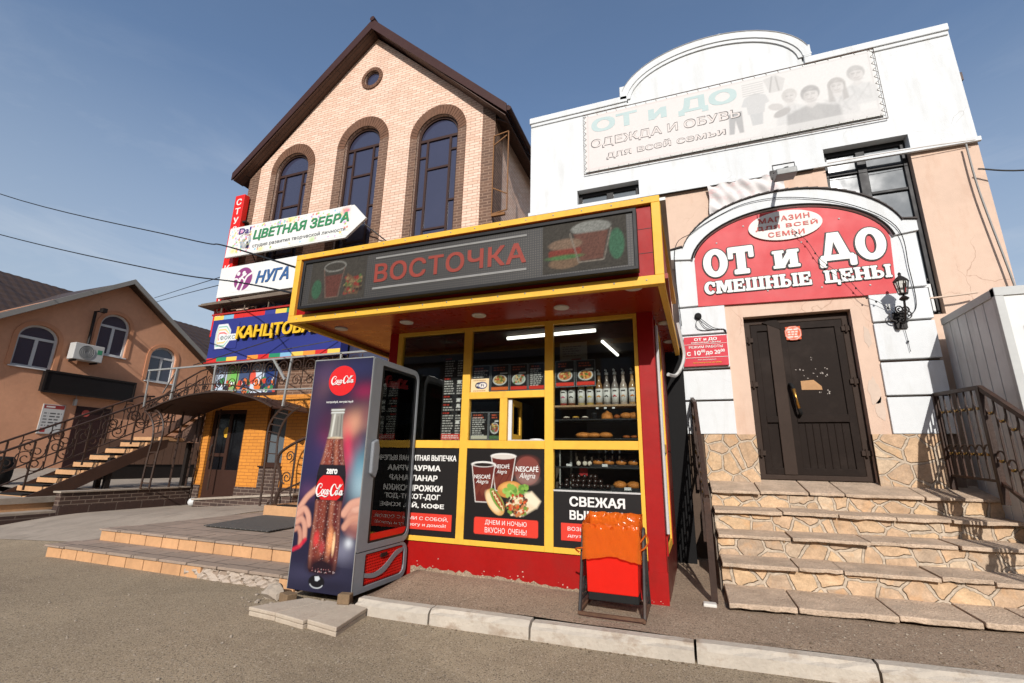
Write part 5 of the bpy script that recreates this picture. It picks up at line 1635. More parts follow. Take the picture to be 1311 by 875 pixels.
# the sheet leans slightly as hung: keep it rectangular
pc.fill((226, 214, 208))
t = np.clip((pc.X+1.3)/4.1, 0, 1)[..., None]
pc.C = pc.C*(1-t)+C3((218, 219, 217))*t
pc.line([(-1.24, 5.9), (2.76, 5.9), (2.76, 6.91), (-1.24, 6.91), (-1.24, 5.9)], .012, (206, 190, 184))
pale = (196, 206, 206)
def head(cx, cz, r, hair, face=(206, 198, 194), body=(178, 186, 192), long=False, bw=1.5, tilt=0, dark=.5):
    pc.poly([(cx-r*bw*1.2, cz-r*4), (cx-r*bw*1.1, cz-r*1.9), (cx-r*.5, cz-r*1.15), (cx+r*.5, cz-r*1.15), (cx+r*bw*1.1, cz-r*1.9), (cx+r*bw*1.2, cz-r*4)], body, .04, .75)
    pc.poly([(cx-r*.28, cz-r*.7), (cx+r*.28, cz-r*.7), (cx+r*.45, cz-r*1.25), (cx, cz-r*1.6), (cx-r*.45, cz-r*1.25)], face, .02, .8)
    for k in range(7): pc.line([(cx+RNG.uniform(-1, 1)*r*bw, cz-r*1.5), (cx+RNG.uniform(-1, 1)*r*bw, cz-r*3.4)], r*.12, (140, 146, 152), .3*dark*2, .03)
    if long:
        pc.poly([(cx-r*.85, cz+r*.5), (cx-r*.95, cz-r*1.9), (cx-r*.35, cz-r*2.0), (cx-r*.5, cz)], hair, .02, .8); pc.poly([(cx+r*.85, cz+r*.5), (cx+r*1.0, cz-r*1.8), (cx+r*.4, cz-r*2.0), (cx+r*.5, cz)], hair, .02, .8)
    pc.ell(cx, cz+r*.22, r*.86, r*.98, hair, .14, al=.85, rot=tilt)
    pc.ell(cx+.03*r, cz-r*.1, r*.64, r*.86, face, .12, rot=tilt)
    pc.poly([(cx-r*.7, cz+r*.75), (cx+r*.75, cz+r*.7), (cx+r*.55, cz+r*.38), (cx-r*.1, cz+r*.52), (cx-r*.6, cz+r*.3)], hair, .02, .8)
    pc.glow(cx-r*.42, cz-r*.15, r*.22, r*.6, (168, 156, 152), .5); pc.glow(cx+.1*r, cz-r*.75, r*.5, r*.14, (168, 156, 152), .5)
    for s in (-1, 1):
        pc.line([(cx+s*r*.26-r*.13, cz+r*.1), (cx+s*r*.26+r*.13, cz+r*.1)], r*.09, (104, 98, 96), .75)
        pc.line([(cx+s*r*.27-r*.17, cz+r*.25), (cx+s*r*.27+r*.17, cz+r*.26)], r*.06, (130, 120, 116), .6)
    pc.line([(cx+.04*r, cz), (cx+.09*r, cz-r*.27), (cx-.04*r, cz-r*.3)], r*.06, (172, 156, 150), .6)
    pc.line([(cx-r*.24, cz-r*.46), (cx, cz-r*.52), (cx+r*.26, cz-r*.45)], r*.1, (160, 124, 122), .7)
head(2.58, 6.60, .125, (160, 160, 160), body=(190, 198, 204), tilt=.1); head(2.33, 6.47, .125, (160, 150, 144), long=True, body=(196, 198, 202))
head(1.74, 6.47, .115, (188, 180, 172), body=(190, 196, 202), tilt=-.2); head(2.0, 6.42, .14, (132, 132, 134), body=(128, 134, 140), bw=2.1, tilt=-.1, dark=.8)
pc.rect(1.3, 2.8, 5.87, 5.99, (208, 209, 207), .05, .7)
# garments
pc.poly([(1.15, 6.6), (1.3, 6.66), (1.44, 6.6), (1.48, 6.46), (1.42, 6.44), (1.4, 6.3), (1.18, 6.3), (1.17, 6.44), (1.1, 6.46)], (182, 190, 196))
for k in range(6): pc.line([(1.14, 6.84-.04*k), (1.42, 6.84-.04*k)], .012, (150, 154, 156), .8)
pc.poly([(1.43, 6.86), (1.6, 6.9), (1.72, 6.8), (1.66, 6.6), (1.5, 6.6)], (196, 194, 192)); pc.line([(1.5, 6.62), (1.55, 6.88)], .02, (150, 150, 150)); pc.line([(1.62, 6.62), (1.6, 6.86)], .02, (160, 156, 154))
pc.poly([(.92, 6.38), (1.1, 6.4), (1.1, 6.02), (1.04, 6.02), (1.0, 6.25), (.97, 6.02), (.9, 6.02)], (146, 148, 150)); pc.poly([(1.2, 6.3), (1.38, 6.3), (1.36, 6.1), (1.22, 6.1)], (170, 184, 194))
pc.ell(1.62, 6.22, .12, .06, (160, 154, 152), rot=.4); pc.ell(1.55, 6.34, .1, .06, (190, 180, 176), rot=-.3)
fade = C3((226, 222, 218))
g_ = pc.C.mean(2, keepdims=True)
des = np.clip((pc.X-.85)/.35, 0, 1)[..., None]*.75
pc.C = pc.C*(1-des)+(g_*C3((218, 216, 212))/C3((218, 216, 212)).mean())*des
pc.C = pc.C*.68+fade*.32
pc.grain(.03)
pc.mesh('print', 6.742, printed_matt, bn)
MB().box(-1.29, 2.81, 6.744, 6.752, 5.86, 6.95).build('sheet', offwhite, bn)
text('lettering', 'ОТ и ДО', (-1.18, 1.06, 6.54, 6.86), 6.74, M('faded_teal', (190, 207, 205), .8, .04), bn, off=.04, depth=0)
gl_ = M('faded_outline', (120, 118, 116), .8, .04)
wl2 = M('faded_white', (226, 216, 210), .8, .03)
text('lettering_outline', 'ОДЕЖДА И ОБУВЬ', (-1.195, 1.085, 6.262, 6.458), 6.741, gl_, bn, off=.03, depth=0)
text('lettering', 'ОДЕЖДА И ОБУВЬ', (-1.18, 1.07, 6.277, 6.443), 6.7385, wl2, bn, off=.006, depth=0)
text('lettering_outline', 'для всей семьи', (-.945, .855, 6.018, 6.182), 6.741, gl_, bn, off=.03, depth=0)
text('lettering', 'для всей семьи', (-.93, .84, 6.032, 6.168), 6.7385, wl2, bn, off=.006, depth=0)
mb = MB()
fr_ = [(-1.32, 5.83), (2.84, 5.80), (2.84, 6.97), (-1.32, 6.99)]
mb.tube([(a, 6.75, b) for a, b in fr_], .007, 4, closed=True)
mb.build('wire_frame', M('rusty_wire_frame', (96, 78, 66), .7, .2), bn)
mb = MB()
for k in range(10):
    z = 5.88+k*.112
    for xa, xb in ((-1.32, -1.27), (2.84, 2.78)):
        mb.tube([(xa, 6.745, z), (xb, 6.738, z+.05), (xa, 6.745, z+.11)], .003, 4)
for k in range(26):
    x = -1.25+k*.16
    mb.tube([(x, 6.745, 6.98), (x+.02, 6.738, 6.93)], .003, 4); mb.tube([(x, 6.745, 5.82), (x+.02, 6.738, 5.88)], .003, 4)
mb.build('lacing', M('lacing_cord', (110, 96, 86), .8, .1), bn)

# crumpled torn banner behind the arch
mb = MB()
nx_, nz_ = 46, 34
vs = []
for j in range(nz_+1):
    for i in range(nx_+1):
        x = .53+.98*i/nx_; z = 4.55+.70*j/nz_
        top_ = 5.24-.02*math.sin(i*.5)-(.05 if i > 40 else 0)
        y = 6.775+.03*math.sin(x*17+z*9)*math.sin(z*13-x*6)+.012*math.sin(x*41+z*23)
        vs.append((x+.01*math.sin(z*14), min(y, 6.81)-.03, min(z, top_)))
mb.add(vs, [(j*(nx_+1)+i, j*(nx_+1)+i+1, (j+1)*(nx_+1)+i+1, (j+1)*(nx_+1)+i) for j in range(nz_) for i in range(nx_)])
solo(mb, 'torn_banner', M('torn_banner_cloth', (226, 220, 216), .7, .03, 3, stain=(232, 150, 150), stain_amt=.75, stain_scale=(1.4, 1, 3.2)), 'crumpled white and red banner hanging behind the arched moulding', 'banner', (1.0, 6.77, 4.55), smooth=True)

# flood light on an arm
fd = thing('flood_light', 'small floodlight on a short dark arm above the arched sign', 'lamp', (1.42, 6.76, 5.2))
MB().box(1.36, 1.48, 6.74, 6.80, 5.16, 5.3).tube([(1.42, 6.76, 5.24), (1.38, 5.9, 4.79)], .025, 4).build('arm', iron_dark, fd)
MB().prism([(5.74, 4.62), (5.98, 4.66), (5.98, 4.78), (5.74, 4.70)], 1.23, 1.45, ax='x').build('housing', M('lamp_housing', (120, 122, 120), .4, .1), fd, bevel=.008)
mb = MB(); mb.tube([(1.22, 5.86, 4.72), (1.22, 5.88, 4.84), (1.46, 5.88, 4.84), (1.46, 5.86, 4.72)], .008, 4); mb.build('yoke', iron_dark, fd)

# lantern
ln = thing('wall_lantern', 'black wrought iron wall lantern with clear panes on the right doorway block', 'lamp', (2.42, 6.3, 2.9))
mb = MB()
c = (2.41, 6.22, 3.2)
for k in range(6):
    a = rad(60*k+30)
    mb.tube([(c[0]+.042*math.cos(a), c[1]+.042*math.sin(a), c[2]-.07), (c[0]+.068*math.cos(a), c[1]+.068*math.sin(a), c[2]+.07)], .006, 4)
mb.lathe([(.01, -.085), (.045, -.08), (.048, -.068)], c, 6); mb.lathe([(.078, .07), (.08, .08), (.045, .12), (.02, .14), (.014, .16), (.02, .17), (.004, .19)], c, 6)
mb.build('cage', iron_dark, ln)
MB().lathe([(.038, -.068), (.064, .068)], c, 6).build('pane', M_glass('lantern_glass', (.9, .88, .84), 1.45), ln)
mb = MB()
mb.tube(catmull([(2.42, 6.46, 2.86), (2.42, 6.36, 2.82), (2.41, 6.26, 2.9), (2.41, 6.22, 3.12)], 6), .012, 5)
for s in (-1, 1):
    mb.tube([(2.42+s*.05+a, 6.4, b) for a, b in spiral((0, 2.92), .015, .07, 0, 1.6*s, 22)], .008, 4)
    mb.tube([(2.42+a, 6.34+.3*a, b) for a, b in spiral((s*.03, 2.98), .01, .05, 1, -1.6*s, 18)], .008, 4)
mb.lathe([(.03, 0), (.05, .02), (.02, .05)], (2.41, 6.22, 3.05), 8)
mb.box(2.36, 2.48, 6.445, 6.47, 2.78, 2.98)
mb.each('bracket', iron_dark, ln)

# cables across the doorway
def wire(name, pts, r, mat, label, cat='cable', group=None):
    q = catmull([tuple(p) for p in pts], 8)
    mb = MB(); mb.tube(q, r, 5)
    return solo(mb, name, mat, label, cat, pts[0], group)
wire('cable', [(.02, 6.42, 3.0), (.0, 6.42, 4.1), (.25, 6.42, 4.35), (.6, 6.43, 4.55), (1.0, 6.42, 4.68), (1.5, 6.42, 4.66), (2.1, 6.42, 4.45), (2.55, 6.42, 4.06), (2.6, 6.44, 3.5), (2.6, 6.45, 3.05), (2.5, 6.45, 2.92)], .005, wire_black, 'thin black cable draped over the arched moulding and down to the lantern')
w_ = MB(); q = catmull([(1.45, 6.40, 4.2), (1.6, 6.40, 4.0), (1.72, 6.40, 3.72), (1.95, 6.40, 3.45), (2.1, 6.40, 3.2), (2.25, 6.42, 3.1), (2.42, 6.44, 2.9), (2.46, 6.45, 2.5)], 8)
w_.tube(q, .003, 4)
for k in range(3, len(q), 5):
    w_.ball((q[k][0], q[k][1], q[k][2]-.01), (.011, .011, .015), 6, 5)
solo(w_, 'light_string', wire_black, 'string of tiny dead bulbs hanging across the red sign to the lantern', 'light string', (1.45, 6.4, 4.2))
wire('cable', [(2.05, 6.70, 5.24), (2.6, 6.68, 5.235), (3.15, 6.70, 5.24), (3.66, 6.74, 5.24)], .005, M('pale_cable', (200, 186, 170), .6, .05), 'pale cable running across the top of the large dark window')
wire('cable', [(3.56, 6.74, 5.2), (3.57, 6.74, 4.5), (3.66, 6.74, 3.3), (3.66, 6.74, 2.9)], .012, grey_wire, 'grey cable running down the right edge of the peach wall')
wire('cable', [(3.6, 6.72, 4.82), (4.3, 6.6, 4.62), (6.5, 6.2, 4.5), (14, 5, 4.9)], .010, wire_black, 'black overhead cable leaving the right edge of the peach wall')
wire('cable', [(2.75, 6.7, 3.19), (3.1, 6.68, 3.20), (3.3, 6.7, 3.22)], .012, M('peach_pipe', (214, 188, 166), .6, .05), 'short pale pipe above the steel container', 'pipe')

# ------------------------------------------------------------------ stone stairs up to the doorway
tread_mat = M('worn_stone_tread', (206, 181, 156), .95, .24, 5, 60, .9, spec=.1, stain=(172, 156, 138), stain_amt=.8, stain_scale=(3, 3, 3), bdist=.016)
ss_ = thing('stone_stairs', 'wide worn flagstone stairs leading up to the dark double door', 'stairs', (1.4, 5.2, .1))
# (front y at x=0.2, front y at x=3, top z)
steps = [(4.33, 4.72, .165), (4.86, 5.08, .36), (5.20, 5.48, .555), (5.54, 5.88, .745), (5.95, 6.15, .925)]
XR = 4.6
def fy(s, x): return s[0]+(s[1]-s[0])*(x-.2)/2.8
for i, s in enumerate(steps):
    zb_ = steps[i-1][2] if i else .02
    nxt = steps[i+1] if i < 4 else None
    if i > 0:
        # riser: rough stone face
        vs = []; nx_, nz_ = 90, 5
        for j in range(nz_+1):
            for k in range(nx_+1):
                x = .2+(XR-.2)*k/nx_
                vs.append((x, fy(s, x)+.03+.008*math.sin(x*23+j*2+i)+random.uniform(-.006, .006), zb_-.02+(s[2]-zb_-.015)*j/nz_))
        mb = MB().add(vs, [(j*(nx_+1)+k, j*(nx_+1)+k+1, (j+1)*(nx_+1)+k+1, (j+1)*(nx_+1)+k) for j in range(nz_) for k in range(nx_)])
        mb.build('riser', flag, ss_, smooth=True)
    # tread: irregular slabs
    mb = MB()
    x = .2
    while x < XR:
        w = random.uniform(.32, .8)
        x1 = min(x+w, XR)
        dz = random.uniform(-.007, .007); ov = random.uniform(-.005, .03)
        sl = random.uniform(-.02, .02)
        ya0, ya1 = fy(s, x)-ov, fy(s, x1)-ov+sl
        yb0, yb1 = (fy(nxt, x)+.06, fy(nxt, x1)+.06) if nxt else (6.62, 6.62)
        zt0 = s[2]+dz; zt1 = (s[2]+dz+.012) if nxt else 1.035+dz*.3
        th_ = .034 if i else .042
        g = .006
        xm = (x+x1)/2; ym = (ya0+ya1)/2-random.uniform(0, .012)
        nf = 7
        front = []
        for q in range(nf):
            tq = q/(nf-1)
            front.append((x+g+(x1-x-2*g)*tq, ya0+(ya1-ya0)*tq-random.uniform(-.008, .012)))
        poly = front+[(x1-g, yb1), (x+g, yb0)]
        zz = [zt0+random.uniform(-.003, .002) for _ in front]+[zt1, zt1]
        pn = len(poly)
        vs = [(a, b, z-th_+(random.uniform(0, .008) if q < nf else 0)) for q, ((a, b), z) in enumerate(zip(poly, zz))]+[(a, b, z) for (a, b), z in zip(poly, zz)]
        mb.add(vs, [tuple(reversed(range(pn))), tuple(range(pn, 2*pn))]+[(k, (k+1) % pn, (k+1) % pn+pn, k+pn) for k in range(pn)])
        x = x1
    mb.build('tread', tread_mat, ss_, bevel=.007)
mb = MB()
mb.box(.215, XR, 5.42, 6.5, -.05, .30); mb.box(.215, XR, 5.9, 6.5, .3, .52); mb.box(.215, XR, 6.2, 6.52, .5, .88)
mb.build('core', concrete, ss_)
mb = MB()
mb.prism([(4.40, -.02), (4.40, .11), (4.93, .11), (4.93, .30), (5.27, .30), (5.27, .5), (5.6, .5), (5.6, .69), (6.0, .69), (6.0, .87), (6.5, .95), (6.5, -.02)], .18, .214, ax='x')
mb.build('side', M('grey_stair_side', (120, 108, 96), .95, .15), ss_)

# railings: frames of bar with gilded rings
def rail_bars(mb, gmb, A, Bp, zb0, zt0, zb1, zt1, nbar, ring_rows, x_is_const=True):
    """vertical bars between points A and B (xy) with scrolled rings"""
    for k in range(nbar+1):
        t = k/nbar
        x, y = A[0]+(Bp[0]-A[0])*t, A[1]+(Bp[1]-A[1])*t
        zb_, zt_ = zb0+(zb1-zb0)*t, zt0+(zt1-zt0)*t
        mb.tube([(x, y, zb_), (x, y, zt_)], .009, 4)
        if k < nbar:
            d = Vector((Bp[0]-A[0], Bp[1]-A[1])); d.normalize()
            L_ = math.hypot(Bp[0]-A[0], Bp[1]-A[1])/nbar
            for fr in ring_rows:
                cz = zb_+(zt_-zb_)*fr+(zb1-zb0)/nbar*.5
                for sg in (1, -1):
                    pts = [(x+d.x*(L_/2+a), y+d.y*(L_/2+a), cz+b*sg) for a, b in arc(0, .012, L_*.46, L_*.46, 185, 355, 9)]
                    if sg == 1 or fr < .5: mb.tube(pts, .008, 4)
                gmb.box(x+d.x*L_/2-.014, x+d.x*L_/2+.014, y+d.y*L_/2-.014, y+d.y*L_/2+.014, cz-.05, cz-.028)
rr = thing('stair_railing', 'brown iron railing with small gilded scrolls at the right end of the doorstep', 'railing', (2.6, 5.8, .95))
mb, gm = MB(), MB()
mb.tube([(2.6, 6.46, 2.0), (2.6, 5.6, 1.95)], .026, 4); mb.tube([(2.6, 5.6, 1.95), (2.62, 4.2, 1.06)], .030, 4)
mb.tube([(2.6, 6.46, 1.14), (2.6, 5.6, 1.10)], .016, 4); mb.tube([(2.6, 5.6, 1.10), (2.62, 4.2, .30)], .018, 4)
rail_bars(mb, gm, (2.6, 6.42), (2.6, 5.62), 1.13, 1.99, 1.1, 1.95, 6, (.82, .32))
rail_bars(mb, gm, (2.6, 5.58), (2.62, 4.25), 1.08, 1.93, .32, 1.08, 10, (.82, .32))
for y, z0, z1 in ((6.46, .98, 2.0), (5.6, .9, 1.96), (4.22, .14, 1.08)):
    mb.box(2.575, 2.625, y-.025, y+.025, z0, z1)
mb.build('bars', iron, rr); gm.build('collar', gold, rr)
rl_ = thing('stair_railing', 'brown iron railing seen nearly end-on in the gap between the kiosk and the stone stairs', 'railing', (.1, 5.4, .1))
mb, gm = MB(), MB()
P0, P1, P2 = (.115, 4.5), (.10, 5.75), (.08, 6.44)
mb.box(.085, .135, 4.475, 4.525, .08, .92); mb.box(.06, .10, 6.40, 6.44, .9, 2.03); mb.box(.08, .12, 5.73, 5.77, .4, 1.85)
mb.tube([(P0[0], P0[1], .93), (P1[0], P1[1], 1.88), (P2[0], P2[1], 2.02)], .026, 4)
mb.tube([(P0[0], P0[1], .26), (P1[0], P1[1], 1.05), (P2[0], P2[1], 1.16)], .018, 4)
rail_bars(mb, gm, P0, P1, .26, .93, 1.05, 1.88, 9, (.8, .3)); rail_bars(mb, gm, P1, P2, 1.05, 1.88, 1.16, 2.02, 5, (.8, .3))
mb.build('bars', iron, rl_); gm.build('collar', gold, rl_)
wl_ = [(2.3, 'a'), ]
# white wrapping at the foot of the left railing
solo(MB().box(.02, .12, 4.36, 4.44, .1, .13), 'litter', M('paper_white', (220, 214, 204), .8, .08), 'scrap of white paper at the foot of the left stair railing', 'litter', (.07, 4.4, .1), bevel=.01)

# ------------------------------------------------------------------ steel container at the right
ct = thing('steel_container', 'tall grey and white sheet steel container standing right of the doorway', 'container', (3.6, 6, 0))
mb = MB()
mb.box(2.84, 2.87, 5.52, 6.5, 0, 2.86)
for k in range(6):
    y = 5.56+k*.163
    mb.box(2.832, 2.84, y, y+.152, .02, 2.80)
mb.build('ribbed_side', steel_grey, ct, bevel=.003)
mb = MB(); mb.box(2.87, 5.4, 5.50, 5.54, 0, 2.86); mb.box(5.37, 5.4, 5.54, 6.5, 0, 2.86)
mb.build('front', steel_white, ct)
mb = MB(); mb.box(2.82, 2.86, 5.49, 6.52, 2.80, 2.88); mb.box(2.82, 5.42, 5.485, 5.55, 2.80, 2.885); mb.box(2.82, 2.885, 5.488, 5.54, 0, 2.8); mb.box(2.83, 5.4, 5.55, 6.5, 2.86, 2.885)
mb.build('trim', M('light_steel_trim', (196, 196, 192), .45, .06), ct, bevel=.004)
MB().box(2.98, 3.4, 5.47, 5.5, 2.46, 2.50).box(3.02, 3.4, 5.485, 5.5, 2.1, 2.42).build('hatch', M('rusty_orange', (176, 104, 54), .6, .2), ct)

# ------------------------------------------------------------------ snack kiosk
YK = 4.312
kk = thing('snack_kiosk', 'red and yellow snack kiosk with large windows and a dark LED display on its canopy', 'kiosk', (-1.6, 4.9, .1))
mb = MB()
mb.box(-3.06, -.375, YK+.012, YK+.06, .02, .412)
mb.build('base_panel', red_paint, kk)
# rough smear of asphalt and chipped paint along the foot of the base
mb = MB()
k_ = 64
up_ = [(-2.64+2.25*i/k_, walk_z(-2.64+2.25*i/k_, YK)+.012+abs(random.gauss(0, .012))+(.02 if i < 20 else 0)*random.random()) for i in range(k_+1)]
lo_ = [(-2.64+2.25*i/k_, .05) for i in range(k_, -1, -1)]
mb.prism(up_+lo_, YK+.006, YK+.012)
mb.build('asphalt_smear', pavement_mat, kk)
mb = MB()
for q in range(46):
    cx = random.uniform(-2.62, -.26); cz = walk_z(cx, YK)+abs(random.gauss(0, .035))+.012; r_ = random.uniform(.002, .007)
    if cx > -.375: yy = YK-.0205
    else: yy = YK+.0105
    mb.prism([(cx+r_*random.uniform(.6, 1.6)*math.cos(rad(t_)), cz+r_*random.uniform(.5, 1.2)*math.sin(rad(t_))) for t_ in range(0, 360, 60)], yy, yy+.0035)
tag(mb.build('paint_chips', M('chipped_pale_paint', (206, 176, 160), .8, .2), kk), kind='stuff')
mb = MB()
mb.box(-.38, -.234, YK-.012, YK+.12, .05, 2.57); mb.box(-3.1, -2.99, YK-.008, YK+.1, .1, 2.57)
mb.each('corner_post', red_paint, kk, bevel=.006)
mb = MB()
mb.box(-.385, -.229, YK-.018, YK-.012, .05, .34)
mb.build('post_skirt', red_paint, kk)
def fr_box(m_, x0, x1, z0, z1, p=0.0): m_.box(x0, x1, YK-.004-p, YK+.055, z0, z1)
mb = MB()
fr_box(mb, -2.99, -2.935, .41, 2.565, .0012); fr_box(mb, -2.165, -2.08, .41, 2.565); fr_box(mb, -1.275, -1.19, .41, 2.565, .0008); fr_box(mb, -.415, -.38, .41, 2.565, .0004)
fr_box(mb, -2.935, -2.165, 2.522, 2.565, .002); fr_box(mb, -2.08, -1.275, 2.522, 2.565, .002); fr_box(mb, -1.19, -.415, 2.522, 2.565, .002)
fr_box(mb, -2.935, -2.165, 1.305, 1.382, .002); fr_box(mb, -2.08, -1.275, 1.305, 1.382, .002); fr_box(mb, -1.19, -.415, 1.305, 1.382, .002)
fr_box(mb, -2.935, -2.165, .41, .458, .002); fr_box(mb, -2.08, -1.275, .41, .458, .002); fr_box(mb, -1.19, -.415, .41, .458, .002)
fr_box(mb, -2.08, -1.275, 1.797, 1.866, .0015); fr_box(mb, -1.738, -1.66, 1.382, 1.797, .0025)
mb.build('window_frame', yellow, kk, bevel=.003)
for x0, x1, z0, z1 in ((-2.935, -2.165, 1.382, 2.522), (-2.08, -1.275, 1.866, 2.522), (-2.08, -1.738, 1.382, 1.797), (-1.19, -.415, 1.382, 2.522), (-1.19, -.415, .458, 1.305)):
    MB().box(x0, x1, YK+.026, YK+.032, z0, z1).build('window_pane', glass, kk)
# open serving sash swung inwards
sh = MB().prism([(4.36, 1.39), (4.66, 1.39), (4.66, 1.79), (4.36, 1.79)], -1.655, -1.625, ax='x', holes=[[(4.41, 1.45), (4.61, 1.45), (4.61, 1.73), (4.41, 1.73)]])
sho = sh.build('sash', yellow, kk, bevel=.003)
MB().box(-1.643, -1.637, 4.40, 4.62, 1.44, 1.74).build('pane', glass, sho)
MB().box(-1.658, -1.622, 4.342, 4.36, 1.386, 1.79).build('sash_edge', frame_white, kk)
MB().box(-1.655, -1.28, YK+.02, YK+.3, 1.383, 1.392).build('counter', frame_grey, kk)
# side wall (the kiosk is very slightly skewed)
def kx(y): return -.234+.018*(y-YK)
mb = MB()
def side_slab(m_, y0, y1, z0, z1, t0, t1, m=0):
    vs = []
    for z in (z0, z1):
        for y in (y0, y1):
            for t in (t0, t1): vs.append((kx(y)+t, y, z))
    m_.add(vs, [(0, 1, 3, 2), (4, 6, 7, 5), (0, 4, 5, 1), (2, 3, 7, 6), (0, 2, 6, 4), (1, 5, 7, 3)], m)
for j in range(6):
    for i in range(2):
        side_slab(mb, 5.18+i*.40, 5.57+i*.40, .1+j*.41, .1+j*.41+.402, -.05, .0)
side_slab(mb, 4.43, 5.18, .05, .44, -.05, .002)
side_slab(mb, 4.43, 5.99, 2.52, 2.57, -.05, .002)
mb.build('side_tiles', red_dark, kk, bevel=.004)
mb = MB()
side_slab(mb, 5.12, 5.18, .44, 2.52, -.05, .012)
side_slab(mb, 4.43, 4.47, .44, 2.52, -.05, .010)
mb.each('side_trim', red_paint, kk)
mb = MB()
side_slab(mb, 4.47, 5.12, .44, .50, -.05, .006); side_slab(mb, 4.47, 5.12, 1.30, 1.38, -.05, .006); side_slab(mb, 4.47, 5.12, 2.46, 2.52, -.05, .006)
side_slab(mb, 4.47, 4.53, .5, 1.3, -.05, .006); side_slab(mb, 5.06, 5.12, .5, 1.3, -.05, .006)
side_slab(mb, 4.47, 4.53, 1.38, 2.46, -.05, .006); side_slab(mb, 5.06, 5.12, 1.38, 2.46, -.05, .006)
mb.build('side_window_frame', yellow, kk)
mb = MB(); side_slab(mb, 4.53, 5.06, 1.38, 2.46, -.03, -.024)
mb.build('side_pane', glass, kk)
mb = MB(); side_slab(mb, 4.53, 5.06, .5, 1.3, -.03, -.01)
sp_ = mb.build('side_poster', black_print, kk)
pc = Pic((4.54, 5.05, .52, 1.28), .008).fill((24, 20, 19))
pc.rows(4.6, 5.0, .95, 1.22, 4, (220, 216, 210), .25, .5); pc.ell(4.8, .75, .16, .12, (190, 140, 80)); pc.ell(4.85, .78, .1, .06, (110, 150, 60)); pc.rect(4.6, 5.0, .55, .63, (220, 60, 40), .03)
pc.mesh('print', kx(4.8)-.004, printed, sp_, ax='x')
mb = MB(); mb.tube([(kx(4.42)+.018, 4.40, .62), (kx(4.42)+.018, 4.40, 2.45)], .014, 6)
mb.build('pale_conduit', frame_grey, kk)
# shell: back, far side, roof slab, floor
mb = MB()
mb.box(-3.06, -.25, 5.93, 5.98, .1, 2.57); mb.box(-3.06, -3.02, YK+.06, 5.93, .1, 2.57)
mb.box(-3.02, -.27, YK+.07, 5.93, .1, .16); mb.box(-3.02, -.27, YK+.07, 5.93, 2.51, 2.565)
mb.build('shell', dark_interior, kk)
# added near-black sheet standing in for deep shade in the gap behind the kiosk
MB().box(-.24, .0, 6.08, 6.12, .05, 2.62).build('gap_shade_panel', M('gap_shade_black', (14, 12, 12), .8, .1), kk)
# canopy
F = 3.47
mb = MB()
mb.box(-3.76, -.06, F+.03, 6.02, 2.56, 2.60)
so2 = mb.build('soffit', red_soffit, kk)
mb = MB()
mb.box(-3.72, -.12, F+.035, F+.06, 2.59, 3.20)
mb.box(-3.74, -3.70, F+.06, 5.9, 2.60, 3.2)
mb.prism([(F+.06, 2.6), (5.95, 2.6), (5.95, 3.2), (F+.06, 3.2)], -.13, -.09, ax='x')
mb.each('fascia_panel', red_paint, kk)
mb = MB()
mb.box(-3.775, -.085, F, F+.06, 3.205, 3.262); mb.box(-3.775, -.085, F, F+.06, 2.512, 2.587)
mb.box(-3.775, -3.705, F+.0015, F+.06, 2.587, 3.205); mb.box(-.152, -.085, F+.0015, F+.06, 2.587, 3.205)
mb.build('fascia_frame', yellow, kk, bevel=.004)
mb = MB()
vs = []
for z0, z1 in ((2.512, 2.60), (3.19, 3.262)):
    vs = []
    for z in (z0, z1):
        for y, x in ((F+.06, -.088), (6.02, -.03)):
            for t in (-.05, .0): vs.append((x+t, y, z))
    mb.add(vs, [(0, 1, 3, 2), (4, 6, 7, 5), (0, 4, 5, 1), (2, 3, 7, 6), (0, 2, 6, 4), (1, 5, 7, 3)])
mb.box(-3.776, -3.72, F+.06, 6.0, 2.514, 2.60); mb.box(-3.776, -3.72, F+.06, 6.0, 3.19, 3.26)
mb.each('side_frame', yellow, kk)
MB().box(-3.77, -.04, F+.03, 6.02, 3.225, 3.25).build('canopy_roof', galv, kk)
mb = MB()
for k in range(15):
    x = -3.66+k*.246
    for z in (3.234, 2.55): mb.lathe([(.007, 0), (.007, -.003), (.003, -.005)], (x, F, z), 6, ax='y')
mb.each('rivet', galv, kk)
mb = MB()
for zz in (2.79, 3.0):
    mb.box(-.285, -.152, F+.033, F+.036, zz-.002, zz+.002)
mb.each('panel_joint', iron_dark, kk)
led_m, nt_, p_ = new_mat('led_panel')
v_ = pos_node(nt_, 'wall')
b_ = N(nt_, 'ShaderNodeTexBrick'); b_.offset = 0
b_.inputs['Color1'].default_value = (*lin((58, 54, 48)), 1); b_.inputs['Color2'].default_value = (*lin((64, 60, 52)), 1); b_.inputs['Mortar'].default_value = (*lin((36, 33, 31)), 1)
b_.inputs['Scale'].default_value = 1; b_.inputs['Brick Width'].default_value = .021; b_.inputs['Row Height'].default_value = .021; b_.inputs['Mortar Size'].default_value = .005
nt_.links.new(v_, b_.inputs['Vector'])
nt_.links.new(add_noise_color(nt_, b_.outputs['Color'], pos_node(nt_, 'obj', (1, 1, 3)), 1.2, .8, 1.2), p_.inputs['Base Color']); p_.inputs['Roughness'].default_value = .6
ld = MB().box(-3.545, -.275, 3.385, F+.03, 2.63, 3.108).build('led_display', led_m, kk)
mb = MB()
mb.prism([(-3.565, 2.61), (-.262, 2.61), (-.262, 3.125), (-3.565, 3.125)], 3.37, 3.46, holes=[[(-3.535, 2.64), (-.29, 2.64), (-.29, 3.095), (-3.535, 3.095)]])
mb.build('bezel', frame_black, ld, bevel=.004)
lr = M('led_red', (146, 62, 50), .6, .12, 8)
lg = M('led_grey', (140, 138, 134), .6, .12, 8)
